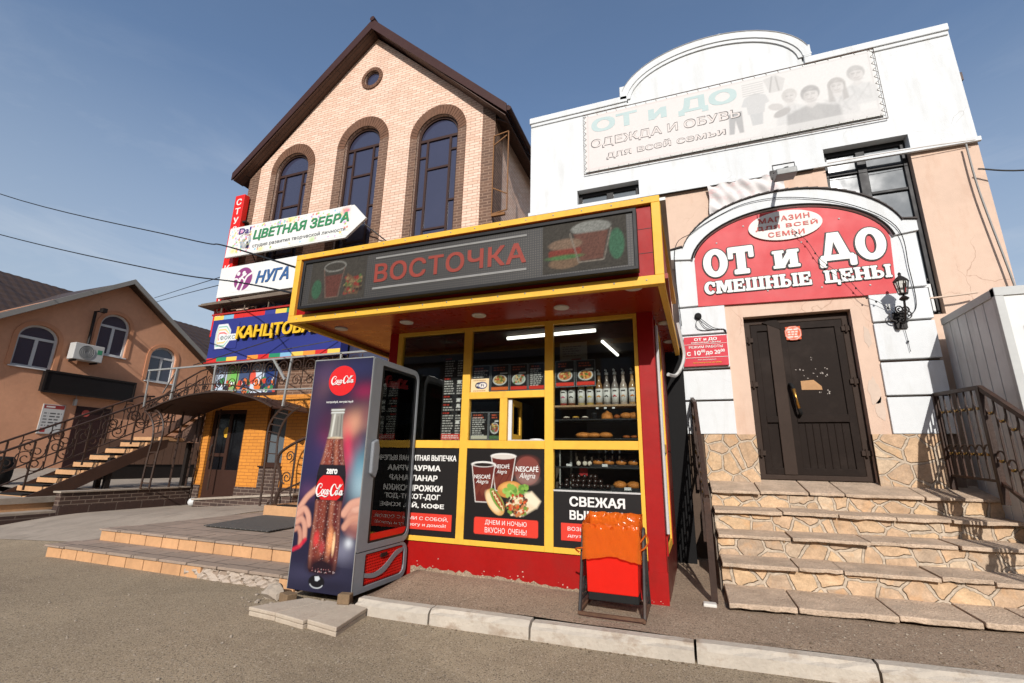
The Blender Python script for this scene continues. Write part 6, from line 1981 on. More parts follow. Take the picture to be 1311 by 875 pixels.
text('lettering', 'ВОСТОЧКА', (-2.68, -1.165, 2.79, 2.98), 3.383, lr, ld, off=.02, depth=.002, spacing=1.05)
MB().box(-2.68, -1.16, 3.381, 3.385, 3.03, 3.048).box(-2.69, -1.16, 3.381, 3.385, 2.722, 2.742).each('led_rule', lg, ld)
pc = Pic((-3.45, -2.78, 2.66, 3.09), .01).fill((60, 56, 50))
pc.line(arc(-3.16, 3.02, .13, .05, 0, 360, 24), .014, (118, 116, 110)); pc.poly([(-3.27, 2.93), (-3.06, 2.93), (-3.1, 2.7), (-3.23, 2.7)], (86, 50, 42)); pc.line([(-3.29, 3.0), (-3.24, 2.7), (-3.09, 2.7), (-3.04, 3.0)], .01, (100, 80, 70))
pc.ell(-3.36, 2.8, .06, .1, (52, 84, 62)); pc.poly([(-3.0, 2.93), (-2.82, 2.82), (-2.86, 2.7), (-3.02, 2.72)], (92, 70, 52)); pc.dots(60, (-3.02, -2.82, 2.72, 2.9), (.008, .02), [(120, 48, 40), (70, 90, 50), (120, 100, 70), (50, 40, 34)])
pc.grain(.25); pc.mesh('led_picture', 3.3835, printed_matt, ld)
pc = Pic((-1.02, -.34, 2.66, 3.09), .01).fill((60, 56, 50))
pc.ell(-.62, 3.02, .16, .06, (120, 120, 114)); pc.poly([(-.76, 2.98), (-.48, 2.98), (-.53, 2.74), (-.71, 2.74)], (92, 62, 52)); pc.ell(-.83, 2.9, .14, .05, (112, 92, 76)); pc.rect(-.97, -.7, 2.8, 2.86, (110, 52, 42), .02); pc.ell(-.84, 2.74, .13, .05, (104, 84, 66)); pc.ell(-.84, 2.79, .15, .02, (70, 98, 60))
pc.ell(-.42, 2.85, .06, .13, (58, 92, 70)); pc.line([(-.79, 2.99), (-.72, 2.73), (-.52, 2.73), (-.46, 2.99)], .01, (116, 108, 98)); pc.grain(.25)
pc.mesh('led_picture', 3.3835, printed_matt, ld)
# round lights in the soffit
for x, y in ((-.33, 3.62), (-1.005, 3.93), (-1.83, 3.93), (-2.65, 3.93), (-3.48, 3.93), (-.135, 4.69), (-.125, 5.46)):
    MB().lathe([(.07, .0), (.07, -.008), (.052, -.014), (.004, -.014)], (x, y, 2.56), 20).build('soffit_light', M('lamp_white', (206, 200, 190), .4, .05), so2)
# cable duct hanging at the canopy end
wire('cable', [(-.03, 5.9, 2.9), (.0, 5.95, 2.7), (.02, 6.0, 2.5), (-.03, 5.96, 2.33), (-.1, 5.92, 2.24), (-.17, 5.6, 2.2)], .022, frame_grey, 'thick grey cable looping from the canopy end to the kiosk side')

# vinyl posters in the lower panes
pb = MB().box(-2.935, -2.165, YK+.004, YK+.012, .455, 1.307).build('poster', black_print, kk)
MB().box(-2.935, -2.213, YK-.004, YK+.004, .517, .668).build('red_banner', M('banner_red', (222, 62, 46), .5, .04), pb)
# rows of the poster, right-aligned as the photo shows them
y_ = YK+.0035
rows_ = (('АППЕТИТНАЯ ВЫПЕЧКА', -2.90, -2.195, 1.176, 1.232), ('ШАУРМА', -2.78, -2.367, 1.075, 1.131), ('ФАЛАНАР', -2.83, -2.396, .973, 1.036), ('ПИРОЖКИ', -2.79, -2.335, .876, .936), ('ХОТ-ДОГ', -2.72, -2.352, .79, .85), ('ЧАЙ, КОФЕ', -2.80, -2.306, .712, .772))
for s_, x0, x1, z0, z1 in rows_:
    text('lettering', s_, (x0, x1, z0, z1), y_, white_paint, pb, off=.03, depth=.001)
text('lettering', 'ВОЗЬМИ С СОБОЙ,', (-2.88, -2.25, .60, .645), YK-.0045, white_paint, pb, off=-.005, depth=.001)
text('lettering', 'в дорогу и домой!', (-2.82, -2.27, .54, .578), YK-.0045, white_paint, pb, off=0, depth=.001)

pb = MB().box(-2.08, -1.275, YK+.006, YK+.012, .455, 1.307).build('poster', black_print, kk)
pc = Pic((-2.075, -1.27, .458, 1.304), .0052).fill((26, 22, 21))
def cup(x0, x1, zt, zb, lean):
    pc.poly([(x0, zt), (x1, zt), (x1-.05, zb), (x0+.05, zb)], (94, 34, 26))
    for k in range(3): pc.poly([(x0+.03+.06*k, zt-.25), (x0+.12+.06*k, zt-.1), (x0+.15+.06*k, zt-.12), (x0+.06+.06*k, zt-.3)], (120, 58, 42), al=.6)
    pc.line([(x0, zt), (x0+.05, zb), (x1-.05, zb), (x1, zt)], .008, (220, 214, 206))
    cxm = (x0+x1)/2; hw = (x1-x0)/2
    pc.ell(cxm, zt, hw+.006, .028, (230, 226, 220)); pc.ell(cxm, zt-.004, hw-.012, .019, (214, 208, 200))
cup(-1.815, -1.565, 1.235, .915, 0)
pc.ell(-1.69, 1.228, .115, .022, (208, 200, 190))
cup(-2.02, -1.775, 1.155, .805, 0)
pc.ell(-1.897, 1.15, .105, .017, (34, 24, 20))
pc.ell(-1.445, 1.104, .127, .132, (118, 66, 58))
pc.ell(-1.445, 1.19, .1, .05, (136, 62, 52), .8, al=.6); pc.ell(-1.445, 1.03, .1, .05, (150, 120, 112), .9, al=.7)
# bun behind
pc.ell(-1.62, .93, .125, .075, (192, 130, 62), rot=.15); pc.ell(-1.63, .955, .09, .035, (222, 164, 92), .6, rot=.15)
pc.dots(70, (-1.72, -1.5, .84, .99), (.01, .028), [(128, 168, 70), (150, 186, 90), (98, 140, 56), (176, 200, 120)], 1, lambda a, b: abs(a+1.6)/.1+abs(b-.905)/.07 < 1)
pc.dots(30, (-1.52, -1.44, .88, .97), (.01, .025), [(128, 168, 70), (98, 140, 56)])
# wrap
pc.poly([(-1.63, .82), (-1.58, .87), (-1.42, .90), (-1.40, .915), (-1.315, .835), (-1.36, .77), (-1.48, .70), (-1.57, .70)], (222, 204, 172), .02)
pc.poly([(-1.46, .9), (-1.4, .915), (-1.315, .835), (-1.35, .775), (-1.44, .82)], (236, 220, 190), .03)
pc.dots(220, (-1.66, -1.42, .70, .9), (.006, .017), [(204, 84, 40), (60, 50, 36), (232, 214, 176), (110, 140, 60), (190, 120, 70), (150, 60, 36)], 1, lambda a, b: ((a+1.54)/.11)**2+((b-.79)/.1)**2 < 1)
# hot dog
pc.ell(-1.765, .81, .075, .135, (206, 156, 92), rot=.62); pc.ell(-1.79, .81, .045, .11, (236, 206, 160), .5, rot=.62)
pc.ell(-1.745, .835, .042, .12, (110, 150, 64), rot=.62); pc.ell(-1.735, .83, .026, .11, (150, 72, 40), rot=.62)
zz = [(-1.80+.012*k, .915-.0165*k+(.012 if k % 2 else -.012)) for k in range(11)]
pc.line(zz, .008, (240, 226, 170))
pc.rect(-1.975, -1.335, .517, .668, (222, 62, 46), .02)
pc.mesh('poster_print', YK+.004, printed, pb)
text('lettering', 'NESCAFÉ', (-1.56, -1.335, 1.095, 1.155), YK+.0035, white_paint, pb, off=.015, depth=.001)
text('lettering', 'Alegria', (-1.525, -1.365, 1.02, 1.085), YK+.0035, white_paint, pb, off=0, depth=.001, shear=.35)
text('lettering', 'NESCAFÉ', (-1.99, -1.82, 1.02, 1.065), YK+.0035, white_paint, pb, off=.01, depth=.001)
text('lettering', 'Alegria', (-1.97, -1.84, .965, 1.012), YK+.0035, white_paint, pb, off=0, depth=.001, shear=.35)
text('lettering', 'NESCAFÉ', (-1.77, -1.625, 1.12, 1.165), YK+.0035, white_paint, pb, off=.01, depth=.001)
text('lettering', 'Alegria', (-1.755, -1.65, 1.062, 1.108), YK+.0035, white_paint, pb, off=0, depth=.001, shear=.35)
text('lettering', 'ДНЕМ И НОЧЬЮ', (-1.86, -1.445, .60, .648), YK+.0035, white_paint, pb, off=-.002, depth=.001)
text('lettering', 'ВКУСНО  ОЧЕНЬ!', (-1.86, -1.445, .535, .583), YK+.0035, white_paint, pb, off=-.002, depth=.001)

pb = MB().box(-1.19, -.415, YK+.006, YK+.014, .455, .932).build('poster', black_print, kk)
MB().box(-1.19, -.415, YK+.004, YK+.016, .932, .946).build('poster_edge', frame_grey, pb)
MB().prism([(-1.12, .52), (-.5, .52), (-.5, .665), (-1.12, .665)], YK+.0, YK+.006).build('red_banner', M('banner_red_right', (222, 62, 46), .5, .04), pb)
text('lettering', 'СВЕЖАЯ', (-1.042, -.552, .808, .893), YK+.0055, white_paint, pb, off=.03, depth=.001)
text('lettering', 'ВЫПЕЧКА', (-1.042, -.545, .697, .775), YK+.0055, white_paint, pb, off=.03, depth=.001)
text('lettering', 'ВОЗЬМИ С СОБОЙ,', (-1.06, -.55, .60, .645), YK-.0005, white_paint, pb, depth=.001)
text('lettering', 'друзьям и домой!', (-1.06, -.58, .545, .577), YK-.0005, white_paint, pb, depth=.001)

# menu boards stuck behind the panes
mnu = MB().box(-2.415, -2.17, YK+.034, YK+.04, 1.386, 2.52).build('menu_board', black_print, kk)
pc = Pic((-2.412, -2.173, 1.388, 2.518), .0055).fill((22, 19, 18))
text('lettering', 'NESCAFÉ', (-2.37, -2.21, 2.42, 2.455), YK+.0318, M('dim_lettering', (150, 146, 140), .5, .03), mnu, off=.005, depth=.0005)
z = 2.25
for blk in range(6):
    pc.rows(-2.395, -2.32, z-.02, z, 1, (196, 60, 44), .1, .6)
    k = (7, 6, 2, 2, 8, 5)[blk]
    for i in range(k):
        z -= .026
        pc.rows(-2.395, -2.27, z-.022, z, 1, (206, 200, 194), .3, .5); pc.rows(-2.245, -2.185, z-.022, z, 1, (206, 200, 194), .2, .55)
    z -= .034
pc.rect(-2.40, -2.185, 1.392, 1.448, (222, 62, 46)); pc.rows(-2.39, -2.2, 1.4, 1.44, 2, (240, 230, 224), .1, .5)
for zc in (1.97, 1.78, 1.72, 1.55): pc.rect(-2.24, -2.2, zc, zc+.035, (224, 220, 214), .008)
pc.mesh('print', YK+.0332, printed, mnu)
def card(x0, x1, z0, z1, food, d=YK+.034, strip=(222, 62, 46)):
    b = MB().box(x0, x1, d, d+.006, z0, z1).build('menu_card', M_CARD, kk)
    q = Pic((x0+.008, x1-.008, z0+.008, z1-.008), .0045).fill((34, 30, 29))
    w, h = x1-x0, z1-z0; cx = (x0+x1)/2
    q.rows(x0+.03, x1-.03, z1-.07, z1-.02, 2, (200, 90, 60), .4, .5)
    if food == 'text': q.rows(x0+.02, x1-.02, z0+.04, z1-.05, 9, (200, 196, 190), .4, .5)
    else:
        q.ell(cx, z0+h*.42, w*.38, h*.2, (206, 206, 200)); q.ell(cx, z0+h*.43, w*.32, h*.16, food)
        q.dots(26, (cx-w*.26, cx+w*.26, z0+h*.3, z0+h*.56), (.005, .012), [(120, 70, 40), (226, 190, 120), (90, 130, 60), (200, 80, 50)])
        q.rect(cx, x1-.02, z1-.1, z1-.085, (220, 216, 210))
    q.rect(x0+.01, x1-.01, z0+.012, z0+.045, strip)
    q.mesh('print', d-.0008, printed, b)
M_CARD = M('card_rim', (120, 122, 124), .4, .05)
card(-2.075, -1.87, 1.872, 2.15, 'text'); card(-1.862, -1.66, 1.872, 2.148, (196, 150, 80), strip=(226, 110, 50)); card(-1.652, -1.462, 1.872, 2.146, (170, 180, 160)); card(-1.455, -1.283, 1.872, 2.144, 'text')
card(-2.07, -1.873, 1.386, 1.668, 'text', strip=(206, 200, 180)); card(-1.868, -1.742, 1.386, 1.666, (150, 120, 110), strip=(90, 120, 80))
card(-1.178, -.985, 1.89, 2.152, (196, 120, 70)); card(-.975, -.785, 1.892, 2.15, (222, 160, 80))
wf_ = MB().box(-2.078, -1.877, YK+.024, YK+.0255, 1.868, 2.008).build('wifi_sticker', M('cream_sticker', (232, 208, 160), .5, .04), kk)
pc = Pic((-2.072, -1.883, 1.872, 2.003), .0045).fill((232, 208, 160))
pc.ell(-1.985, 1.938, .045, .034, (40, 40, 60)); pc.ell(-1.95, 1.938, .055, .038, (70, 70, 110)); pc.ell(-1.945, 1.938, .04, .026, (232, 226, 214)); pc.rows(-2.05, -1.9, 1.984, 1.996, 1, (150, 90, 60), .1, .6); pc.rows(-2.05, -1.9, 1.876, 1.888, 1, (150, 90, 60), .1, .6)
pc.mesh('print', YK+.0232, printed, wf_)
text('lettering', 'Wi', (-2.02, -1.985, 1.925, 1.952), YK+.0228, white_paint, wf_, off=.02, depth=.0005); text('lettering', 'Fi', (-1.965, -1.93, 1.925, 1.952), YK+.0228, M('navy_lettering', (40, 44, 90), .5, .03), wf_, off=.02, depth=.0005)
sg = MB().box(-1.17, -.89, 4.50, 4.505, 2.17, 2.37).build('paper_notice', M('paper_grey', (150, 146, 140), .8, .05), kk)
pc = Pic((-1.16, -.9, 2.18, 2.36), .006).fill((150, 146, 140)); pc.rows(-1.14, -.95, 2.22, 2.34, 5, (96, 92, 90), .3, .4); pc.rect(-1.05, -.95, 2.185, 2.2, (150, 70, 60)); pc.mesh('print', 4.499, printed_matt, sg)

# ceiling tubes inside
tube_e = M_emit('lit_tube', (255, 250, 240), 2.2)
for a, b in (((-1.77, 4.55, 2.48), (-.80, 4.50, 2.48)), ((-.81, 4.96, 2.48), (-.745, 5.66, 2.48))):
    MB().tube([a, b], .018, 8).build('ceiling_tube', tube_e, kk)
# shelves and a worktop inside
wood = M('pale_wood', (172, 140, 104), .6, .1)
MB().box(-1.19, -.3, YK+.05, YK+.26, 1.70, 1.717).build('wood_shelf', wood, kk)
MB().box(-1.19, -.3, YK+.05, YK+.30, 1.575, 1.585).box(-1.19, -.3, YK+.05, YK+.32, 1.398, 1.408).box(-1.19, -.3, YK+.05, YK+.32, 1.142, 1.152).box(-1.19, -.3, YK+.05, YK+.34, .945, .955).each('glass_shelf', M('dark_shelf', (58, 58, 58), .3, .1), kk)
MB().box(-2.95, -1.2, YK+.3, YK+.75, .16, 1.25).box(-3.0, -.3, 5.5, 5.92, .16, 1.3).each('worktop', M('dark_worktop', (84, 72, 60), .6, .1), kk)
MB().box(-2.6, -1.9, 5.3, 5.9, 1.3, 1.9).box(-1.1, -.5, 5.45, 5.9, 1.3, 2.0).each('appliance', M('kitchen_steel', (96, 96, 98), .4, .1, metal=.4), kk)
MB().box(-1.15, -1.14, YK+.07, YK+.09, .95, 1.3).box(-1.08, -1.06, YK+.20, YK+.22, .95, 1.3).each('shelf_post', galv, kk)

MB().box(-.79, -.765, YK+.045, YK+.047, 1.676, 1.692).box(-.715, -.69, YK+.045, YK+.047, 1.676, 1.692).box(-.64, -.615, YK+.045, YK+.047, 1.676, 1.692).box(-.75, -.70, YK+.055, YK+.057, 1.156, 1.18).box(-1.08, -1.03, YK+.055, YK+.057, 1.156, 1.176).box(-.56, -.5, YK+.055, YK+.057, .96, .985).each('price_tag', frame_white, kk)
# syrup bottles on the wooden shelf
lab_m = M('white_label', (226, 224, 218), .5, .04)
def syrup(x, tint, liquid):
    r = thing('syrup_bottle', 'x', 'bottle', (x, YK+.115, 1.717), 'syrup bottles on the wooden shelf in the kiosk window')
    lm_ = M('syrup_'+tint[0], liquid, .12, .05, spec=.6)
    MB().lathe([(.033, 0), (.034, .01), (.034, .17), (.030, .195), (.016, .225), (.0135, .29), (.016, .293)], (x, YK+.115, 1.717), 14).build('body', lm_, r, smooth=True)
    MB().lathe([(.0348, .025), (.0348, .155)], (x, YK+.115, 1.717), 16).build('label', lab_m, r, smooth=True)
    q = MB()
    for a, b, s_ in ((0, .085, 1), (.012, .078, .7), (-.012, .08, .8)):
        q.ball((x+a, YK+.115-.0335, 1.717+b), (.009*s_, .003, .009*s_), 8, 6)
    q.build('label_picture', M('label_'+tint[0], tint[1], .5, .1), r, smooth=True)
    MB().box(x-.018, x+.018, YK+.0795, YK+.081, 1.717+.125, 1.717+.137).build('label_picture', M('label_text_dark', (70, 60, 56), .5, .1), r)
    c_ = MB()
    c_.lathe([(.017, .29), (.017, .315), (.007, .318), (.006, .34)], (x, YK+.115, 1.717), 10)
    c_.tube([(x, YK+.115, 2.05), (x-.004, YK+.075, 2.053), (x-.004, YK+.06, 2.04)], .006, 6)
    c_.build('pump', frame_white, r, smooth=True)
    return r
bt = [(-1.115, 'pink', (206, 90, 130), (150, 60, 50)), (-1.035, 'black', (50, 38, 34), (120, 70, 40)), (-.94, 'cream', (190, 180, 120), (180, 160, 110)), (-.855, 'lemon', (226, 190, 60), (190, 160, 90)),
      (-.768, 'orange', (222, 140, 60), (150, 110, 70)), (-.695, 'coffee', (50, 44, 40), (130, 120, 112)), (-.618, 'cherry', (176, 36, 44), (140, 130, 124)), (-.54, 'almond', (214, 160, 120), (176, 160, 146)), (-.458, 'caramel', (220, 130, 40), (176, 140, 96))]
desc = ['with a pink label picture, leftmost on the wooden shelf', 'with a near-black label picture, second from the left below the menu cards', 'with a pale label picture, third from the left below the right menu card', 'with a lemon yellow label picture below the right menu card',
        'with an orange label picture, beside the right menu card', 'with a black coffee label picture, between the orange and red ones', 'with a dark red cherry label picture', 'with a peach coloured label picture, second from the right end', 'with a deep orange label picture at the right end by the yellow frame']
for (x, tn, tcol, liq), ds in zip(bt, desc):
    syrup(x, (tn, tcol), liq)['label'] = 'syrup bottle '+ds

# baked goods
crust = M('baked_crust', (196, 124, 58), .55, .22, 12, 60, .2, spec=.22)
crust_d = M('dark_crust', (160, 88, 40), .5, .2, 12, 60, .2)
choco = M('chocolate_glaze', (46, 30, 26), .25, .15, 10, spec=.6)
cream_ = M('white_icing', (226, 214, 196), .5, .06)
tray_m = M('dark_tray', (40, 40, 42), .35, .1)
def bun(name, mat, label, cat, c, r, group, jit=.03):
    return solo(MB().ball(c, r, 14, 9, jit), name, mat, label, cat, (c[0], c[1], c[2]-r[2]), group, smooth=True)
def tray(x0, x1, y0, y1, z, label):
    solo(MB().box(x0, x1, y0, y1, z, z+.012).box(x0, x1, y0, y0+.008, z+.012, z+.024), 'tray', tray_m, label, 'tray', (x0, y0, z))
# upper display, top level
bun('triangle_pie', crust, 'triangular golden pie on the dark shelf under the syrup bottles', 'pastry', (-.705, YK+.15, 1.62), (.055, .05, .04), None)
solo(MB().lathe([(.058, 0), (.055, .02), (.02, .07), (.004, .08)], (-.70, YK+.12, 1.586), 8), 'meat_pie', crust, 'cone shaped golden pie in front of the triangular one under the syrup bottles', 'pastry', (-.70, YK+.12, 1.586), smooth=True)
bun('round_bun', crust_d, 'small dark round bun beside the cone shaped pie', 'pastry', (-.61, YK+.12, 1.608), (.03, .03, .022), None)
for k, (x, s_) in enumerate(((-.53, 1), (-.45, 1.15))):
    bun('bread_roll', crust, ('oval bread roll, left of two at the right end under the syrup bottles', 'large oval bread roll against the right yellow frame under the syrup bottles')[k], 'bread', (x, YK+.14+.02*k, 1.618), (.055*s_, .045, .032*s_), 'bread rolls under the syrup bottles')
for k, (x, m_, ds) in enumerate(((-1.09, cream_, 'small white iced cake at the left end under the syrup bottles'), (-1.0, M('yellow_cake', (214, 166, 70), .5, .1), 'small yellow cake second from left under the syrup bottles'), (-.91, cream_, 'small white iced cake in the middle under the syrup bottles'))):
    t_ = thing('cake_slice', ds, 'pastry', (x, YK+.12, 1.586), 'small cakes under the syrup bottles')
    MB().box(x-.035, x+.035, YK+.09, YK+.15, 1.586, 1.606).build('sponge', choco, t_, bevel=.006)
    MB().ball((x, YK+.12, 1.607), (.034, .03, .012), 10, 6, .06).build('icing', m_, t_, smooth=True)
solo(MB().lathe([(.03, 0), (.036, .05), (.038, .055), (.038, .062), (.002, .064)], (-.82, YK+.14, 1.586), 14), 'plastic_tub', tray_m, 'dark lidded tub under the syrup bottles beside the cone shaped pie', 'tub', (-.82, YK+.14, 1.586), smooth=True)
# upper display, lower level
lv = [(-.93, .075, .03, .35), (-.83, .07, .028, 0), (-.72, .065, .03, 0)]
for k, (x, rx, rz, a) in enumerate(lv):
    bun('flat_pastry', crust, ('flat golden pastry, left of three just above the yellow middle rail', 'flat golden pastry, middle of three just above the yellow middle rail', 'flat golden pastry, right of three just above the yellow middle rail')[k], 'pastry', (x, YK+.13, 1.409+rz), (rx, .06, rz), 'flat pastries above the middle rail', .05)
for k, x in enumerate((-.53, -.46)):
    bun('small_bun', crust_d, ('low brown bun left of a pair above the middle rail at the right', 'low brown bun at the right end above the middle rail')[k], 'pastry', (x, YK+.12, 1.424), (.035, .04, .016), 'low brown buns above the middle rail')
# lower window
tray(-.86, -.42, YK+.07, YK+.25, 1.152, 'dark tray of glazed doughnuts in the lower right window')
for k, x in enumerate((-.80, -.70, -.59, -.48)):
    t_ = thing('glazed_doughnut', ('glazed doughnut at the left end of the upper tray', 'glazed doughnut second from left on the upper tray', 'glazed doughnut third from left on the upper tray, thickest chocolate', 'glazed doughnut at the right end of the upper tray')[k], 'doughnut', (x, YK+.14, 1.164), 'glazed doughnuts on the upper tray')
    MB().ball((x, YK+.14, 1.192), (.05, .05, .028), 14, 8, .02).build('dough', crust, t_, smooth=True)
    MB().ball((x+.004, YK+.145, 1.205), (.046, .046, .024), 14, 8, .03).build('glaze', choco, t_, smooth=True)
for k, x in enumerate((-.975, -.915, -.87)):
    t_ = thing('cream_roll', ('cream roll at the left end of the upper shelf', 'cream roll between two others on the upper shelf', 'cream roll touching the doughnut tray')[k], 'pastry', (x, YK+.12, 1.152), 'cream rolls on the upper shelf')
    MB().lathe([(.03, 0), (.03, .06)], (x, YK+.10, 1.182), 12, ax='y').build('roll', choco, t_, smooth=True)
    MB().ball((x, YK+.10, 1.182), (.022, .012, .022), 10, 6, .05).build('cream', cream_, t_, smooth=True)
n_ = 0
for j in range(3):
    for i in range(9-2*j):
        x = -1.14+.053*i+.05*j+random.uniform(-.008, .008)
        bun('chocolate_ball', choco, 'shiny black chocolate ball in the heap on the lower left shelf', 'sweet', (x, YK+.085+.03*j+random.uniform(0, .02), .983+.04*j), (.026, .026, .026), 'heap of chocolate balls on the lower left shelf', .04)
solo(MB().box(-.98, -.90, YK+.14, YK+.15, 1.07, 1.14), 'price_card', M('red_card', (170, 40, 40), .5, .06), 'small red card standing behind the heap of chocolate balls', 'card', (-.94, YK+.14, 1.07))
tray(-.68, -.42, YK+.06, YK+.22, .956, 'dark tray holding two brown loaves in the lower right window')
for k, x in enumerate((-.605, -.485)):
    bun('nut_loaf', crust, ('rough brown loaf, left of two on the lower tray', 'rough brown loaf, right of two on the lower tray')[k], 'bread', (x, YK+.13, 1.0), (.062, .06, .036), 'brown loaves on the lower tray', .06)
solo(MB().ball((-1.42, YK+.2, 1.40), (.07, .06, .012), 14, 6, .15), 'paper_napkin', frame_white, 'crumpled white napkin on the sill of the open serving window', 'napkin', (-1.42, YK+.2, 1.392), smooth=True)

# ------------------------------------------------------------------ drinks cooler
fr = thing('drinks_cooler', 'tall grey drinks cooler with a cola bottle poster on its side and a glass door', 'fridge', (-3.0, 3.9, .08))
X0, X1, Y0, Y1, Z0, Z1 = -3.351, -2.667, 3.49, 4.285, .085, 2.10
cab = M('cooler_grey', (136, 139, 143), .4, .06, 1.5, spec=.22)
cab_d = M('cooler_inside', (52, 52, 54), .5, .08)
mb = MB()
mb.box(X0, X0+.03, Y0+.004, Y1, Z0, Z1); mb.box(X0+.03, X1-.05, Y0+.004, Y0+.04, Z0, Z1); mb.box(X0+.03, X1-.05, Y1-.04, Y1, Z0, Z1)
mb.box(X0+.03, X1-.05, Y0+.04, Y1-.04, Z1-.05, Z1); mb.box(X0+.03, X1-.05, Y0+.04, Y1-.04, Z0, .42)
mb.build('cabinet', cab, fr)
mb = MB(); mb.box(X0+.031, X0+.05, Y0+.041, Y1-.041, .42, Z1-.05)
for z in (.62, .92, 1.22, 1.52, 1.8): mb.box(X0+.05, X1-.1, Y0+.05, Y1-.05, z, z+.012)
mb.build('shelf', cab_d, fr)
MB().box(X1-.075, X1-.068, Y1-.09, Y1-.07, .5, 1.85).build('light_strip', frame_grey, fr)
mb = MB()
for k in range(26): mb.box(X1-.0675, X1-.064, Y1-.087, Y1-.073, .55+k*.048, .55+k*.048+.022)
mb.build('led_dots', M_emit('led_dot', (240, 246, 255), 2.0), fr)
# door
def rr(y0, y1, z0, z1, r): 
    return [(y0+r*.15, z0), ]+arc(y1-r, z0+r, r, r, -90, 0, 6)+arc(y1-r, z1-r, r, r, 0, 90, 6)+[(y0+r*.15, z1), (y0, z1-r*.15), (y0, z0+r*.15)]
dr_ = MB()
dr_.prism(rr(Y0, Y1, .415, Z1, .10), X1-.05, X1, ax='x', holes=[rr(Y0+.145, Y1-.035, .47, Z1-.055, .075)])
do = dr_.build('door', cab, fr, bevel=.008)
mb = MB(); mb.prism(rr(Y0+.14, Y1-.03, .465, Z1-.05, .08), X1-.045, X1-.004, ax='x', holes=[rr(Y0+.175, Y1-.05, .49, Z1-.08, .06)])
mb.build('gasket', M('black_gasket', (30, 30, 31), .4, .1), do)
mb = MB(); mb.prism(rr(Y0+.17, Y1-.045, .485, Z1-.075, .06), X1-.022, X1-.016, ax='x'); mb.build('pane', glass_fridge, do)
mb = MB(); mb.prism([(Y0+.06, 1.06), (Y0+.13, 1.02), (Y0+.16, 1.1), (Y0+.16, 1.28), (Y0+.13, 1.36), (Y0+.06, 1.33)], X1-.0, X1+.035, ax='x'); mb.build('handle', cab, do, bevel=.012)
mb = MB(); mb.box(X1-.018, X1-.008, Y0+.16, Y1-.05, .455, .545); mb.build('red_band', red_bright, do)
# kick panel
mb = MB()
mb.prism(rr(Y0, Y1, Z0, .41, .1), X1-.05, X1-.004, ax='x', holes=[rr(Y0+.14, Y1-.05, .13, .385, .07)])
kp = mb.build('kick_panel', cab, fr, bevel=.008)
mb = MB(); mb.prism(rr(Y0+.14, Y1-.05, .13, .385, .07), X1-.04, X1-.02, ax='x')
mb.build('backing', M('grille_red_dark', (110, 20, 20), .5, .1), kp)
mb = MB()
z = .15
while z < .38:
    mb.box(X1-.02, X1-.012, Y0+.16, Y1-.08, z, z+.012); z += .024
for k in range(24):
    y = Y0+.17+k*.025
    mb.box(X1-.0195, X1-.0125, y, y+.006, .14, .38)
mb.build('grille', red_bright, kp)
wv = catmull([(Y0+.15, .235), (Y0+.3, .215), (Y0+.45, .26), (Y0+.6, .345), (Y0+.72, .36)], 6)
wvb = catmull([(Y0+.72, .33), (Y0+.6, .29), (Y0+.45, .20), (Y0+.3, .175), (Y0+.15, .20)], 6)
mb = MB(); mb.prism(wv+wvb, X1-.012, X1-.006, ax='x'); mb.build('grey_wave', cab, kp)
MB().box(X1-.01, X1+.0, Y0+.36, Y0+.46, .325, .36).build('latch', iron_dark, kp, bevel=.004)
script_logo('lettering', (Y0+.24, Y0+.62, 1.86, 1.98), X1-.0225, M('door_logo_red', (170, 30, 34), .4, .05), do, ax='x', depth=.0005)
# feet
mb = MB()
for x, y in ((X0+.07, Y0+.06), (X1-.09, Y0+.06), (X0+.07, Y1-.06), (X1-.09, Y1-.06)):
    mb.lathe([(.03, .03), (.03, .05), (.012, .06), (.012, .085)], (x, y, 0), 10) if False else mb.box(x-.02, x+.02, y-.02, y+.02, .06, .086)
mb.each('foot', iron_dark, fr)
# side poster
ps = MB().box(X0+.002, X1-.004, Y0-.002, Y0+.004, Z0-.002, Z1).build('side_poster', M('navy_print', (34, 32, 54), .35, .05), fr)
pc = Pic((X0+.004, X1-.008, Z0, Z1-.004), .0052).fill((36, 33, 56))
px_ = lambda u: X0+u*(X1-X0)
pz_ = lambda v: Z0+v*(Z1-Z0)
def G(u, v, ru, rv, c, al=1, rot=0): pc.glow(px_(u), pz_(v), ru*.684, rv*2.0, c, al, rot)
G(.2, .86, .16, .10, (112, 78, 84), .8, -.3); G(.1, .72, .2, .16, (64, 50, 78), .8); G(.3, .93, .4, .05, (84, 62, 96), .6); G(.75, .95, .4, .05, (44, 46, 84), .7)
G(.5, .8, .3, .06, (46, 40, 66), .8); G(.33, .64, .14, .08, (150, 44, 80), .6); G(.25, .55, .2, .1, (60, 50, 90), .8); G(.9, .84, .2, .04, (140, 30, 70), .8)
G(.42, .69, .25, .05, (44, 36, 60), .7)
G(.80, .70, .22, .06, (206, 148, 120), .95); G(.72, .665, .16, .04, (214, 156, 124), .7); G(.95, .73, .1, .06, (120, 74, 80), .7); G(.95, .62, .12, .06, (44, 40, 64), .9)
G(.74, .585, .09, .10, (214, 52, 86), .9, .25); G(.86, .60, .1, .05, (128, 28, 60), .8); G(.95, .50, .17, .10, (96, 146, 164), .9); G(.98, .43, .16, .07, (160, 186, 196), .75); G(.68, .48, .06, .09, (206, 60, 90), .7)
G(.08, .50, .2, .12, (46, 44, 82), .8); G(.15, .40, .16, .04, (92, 60, 96), .7)
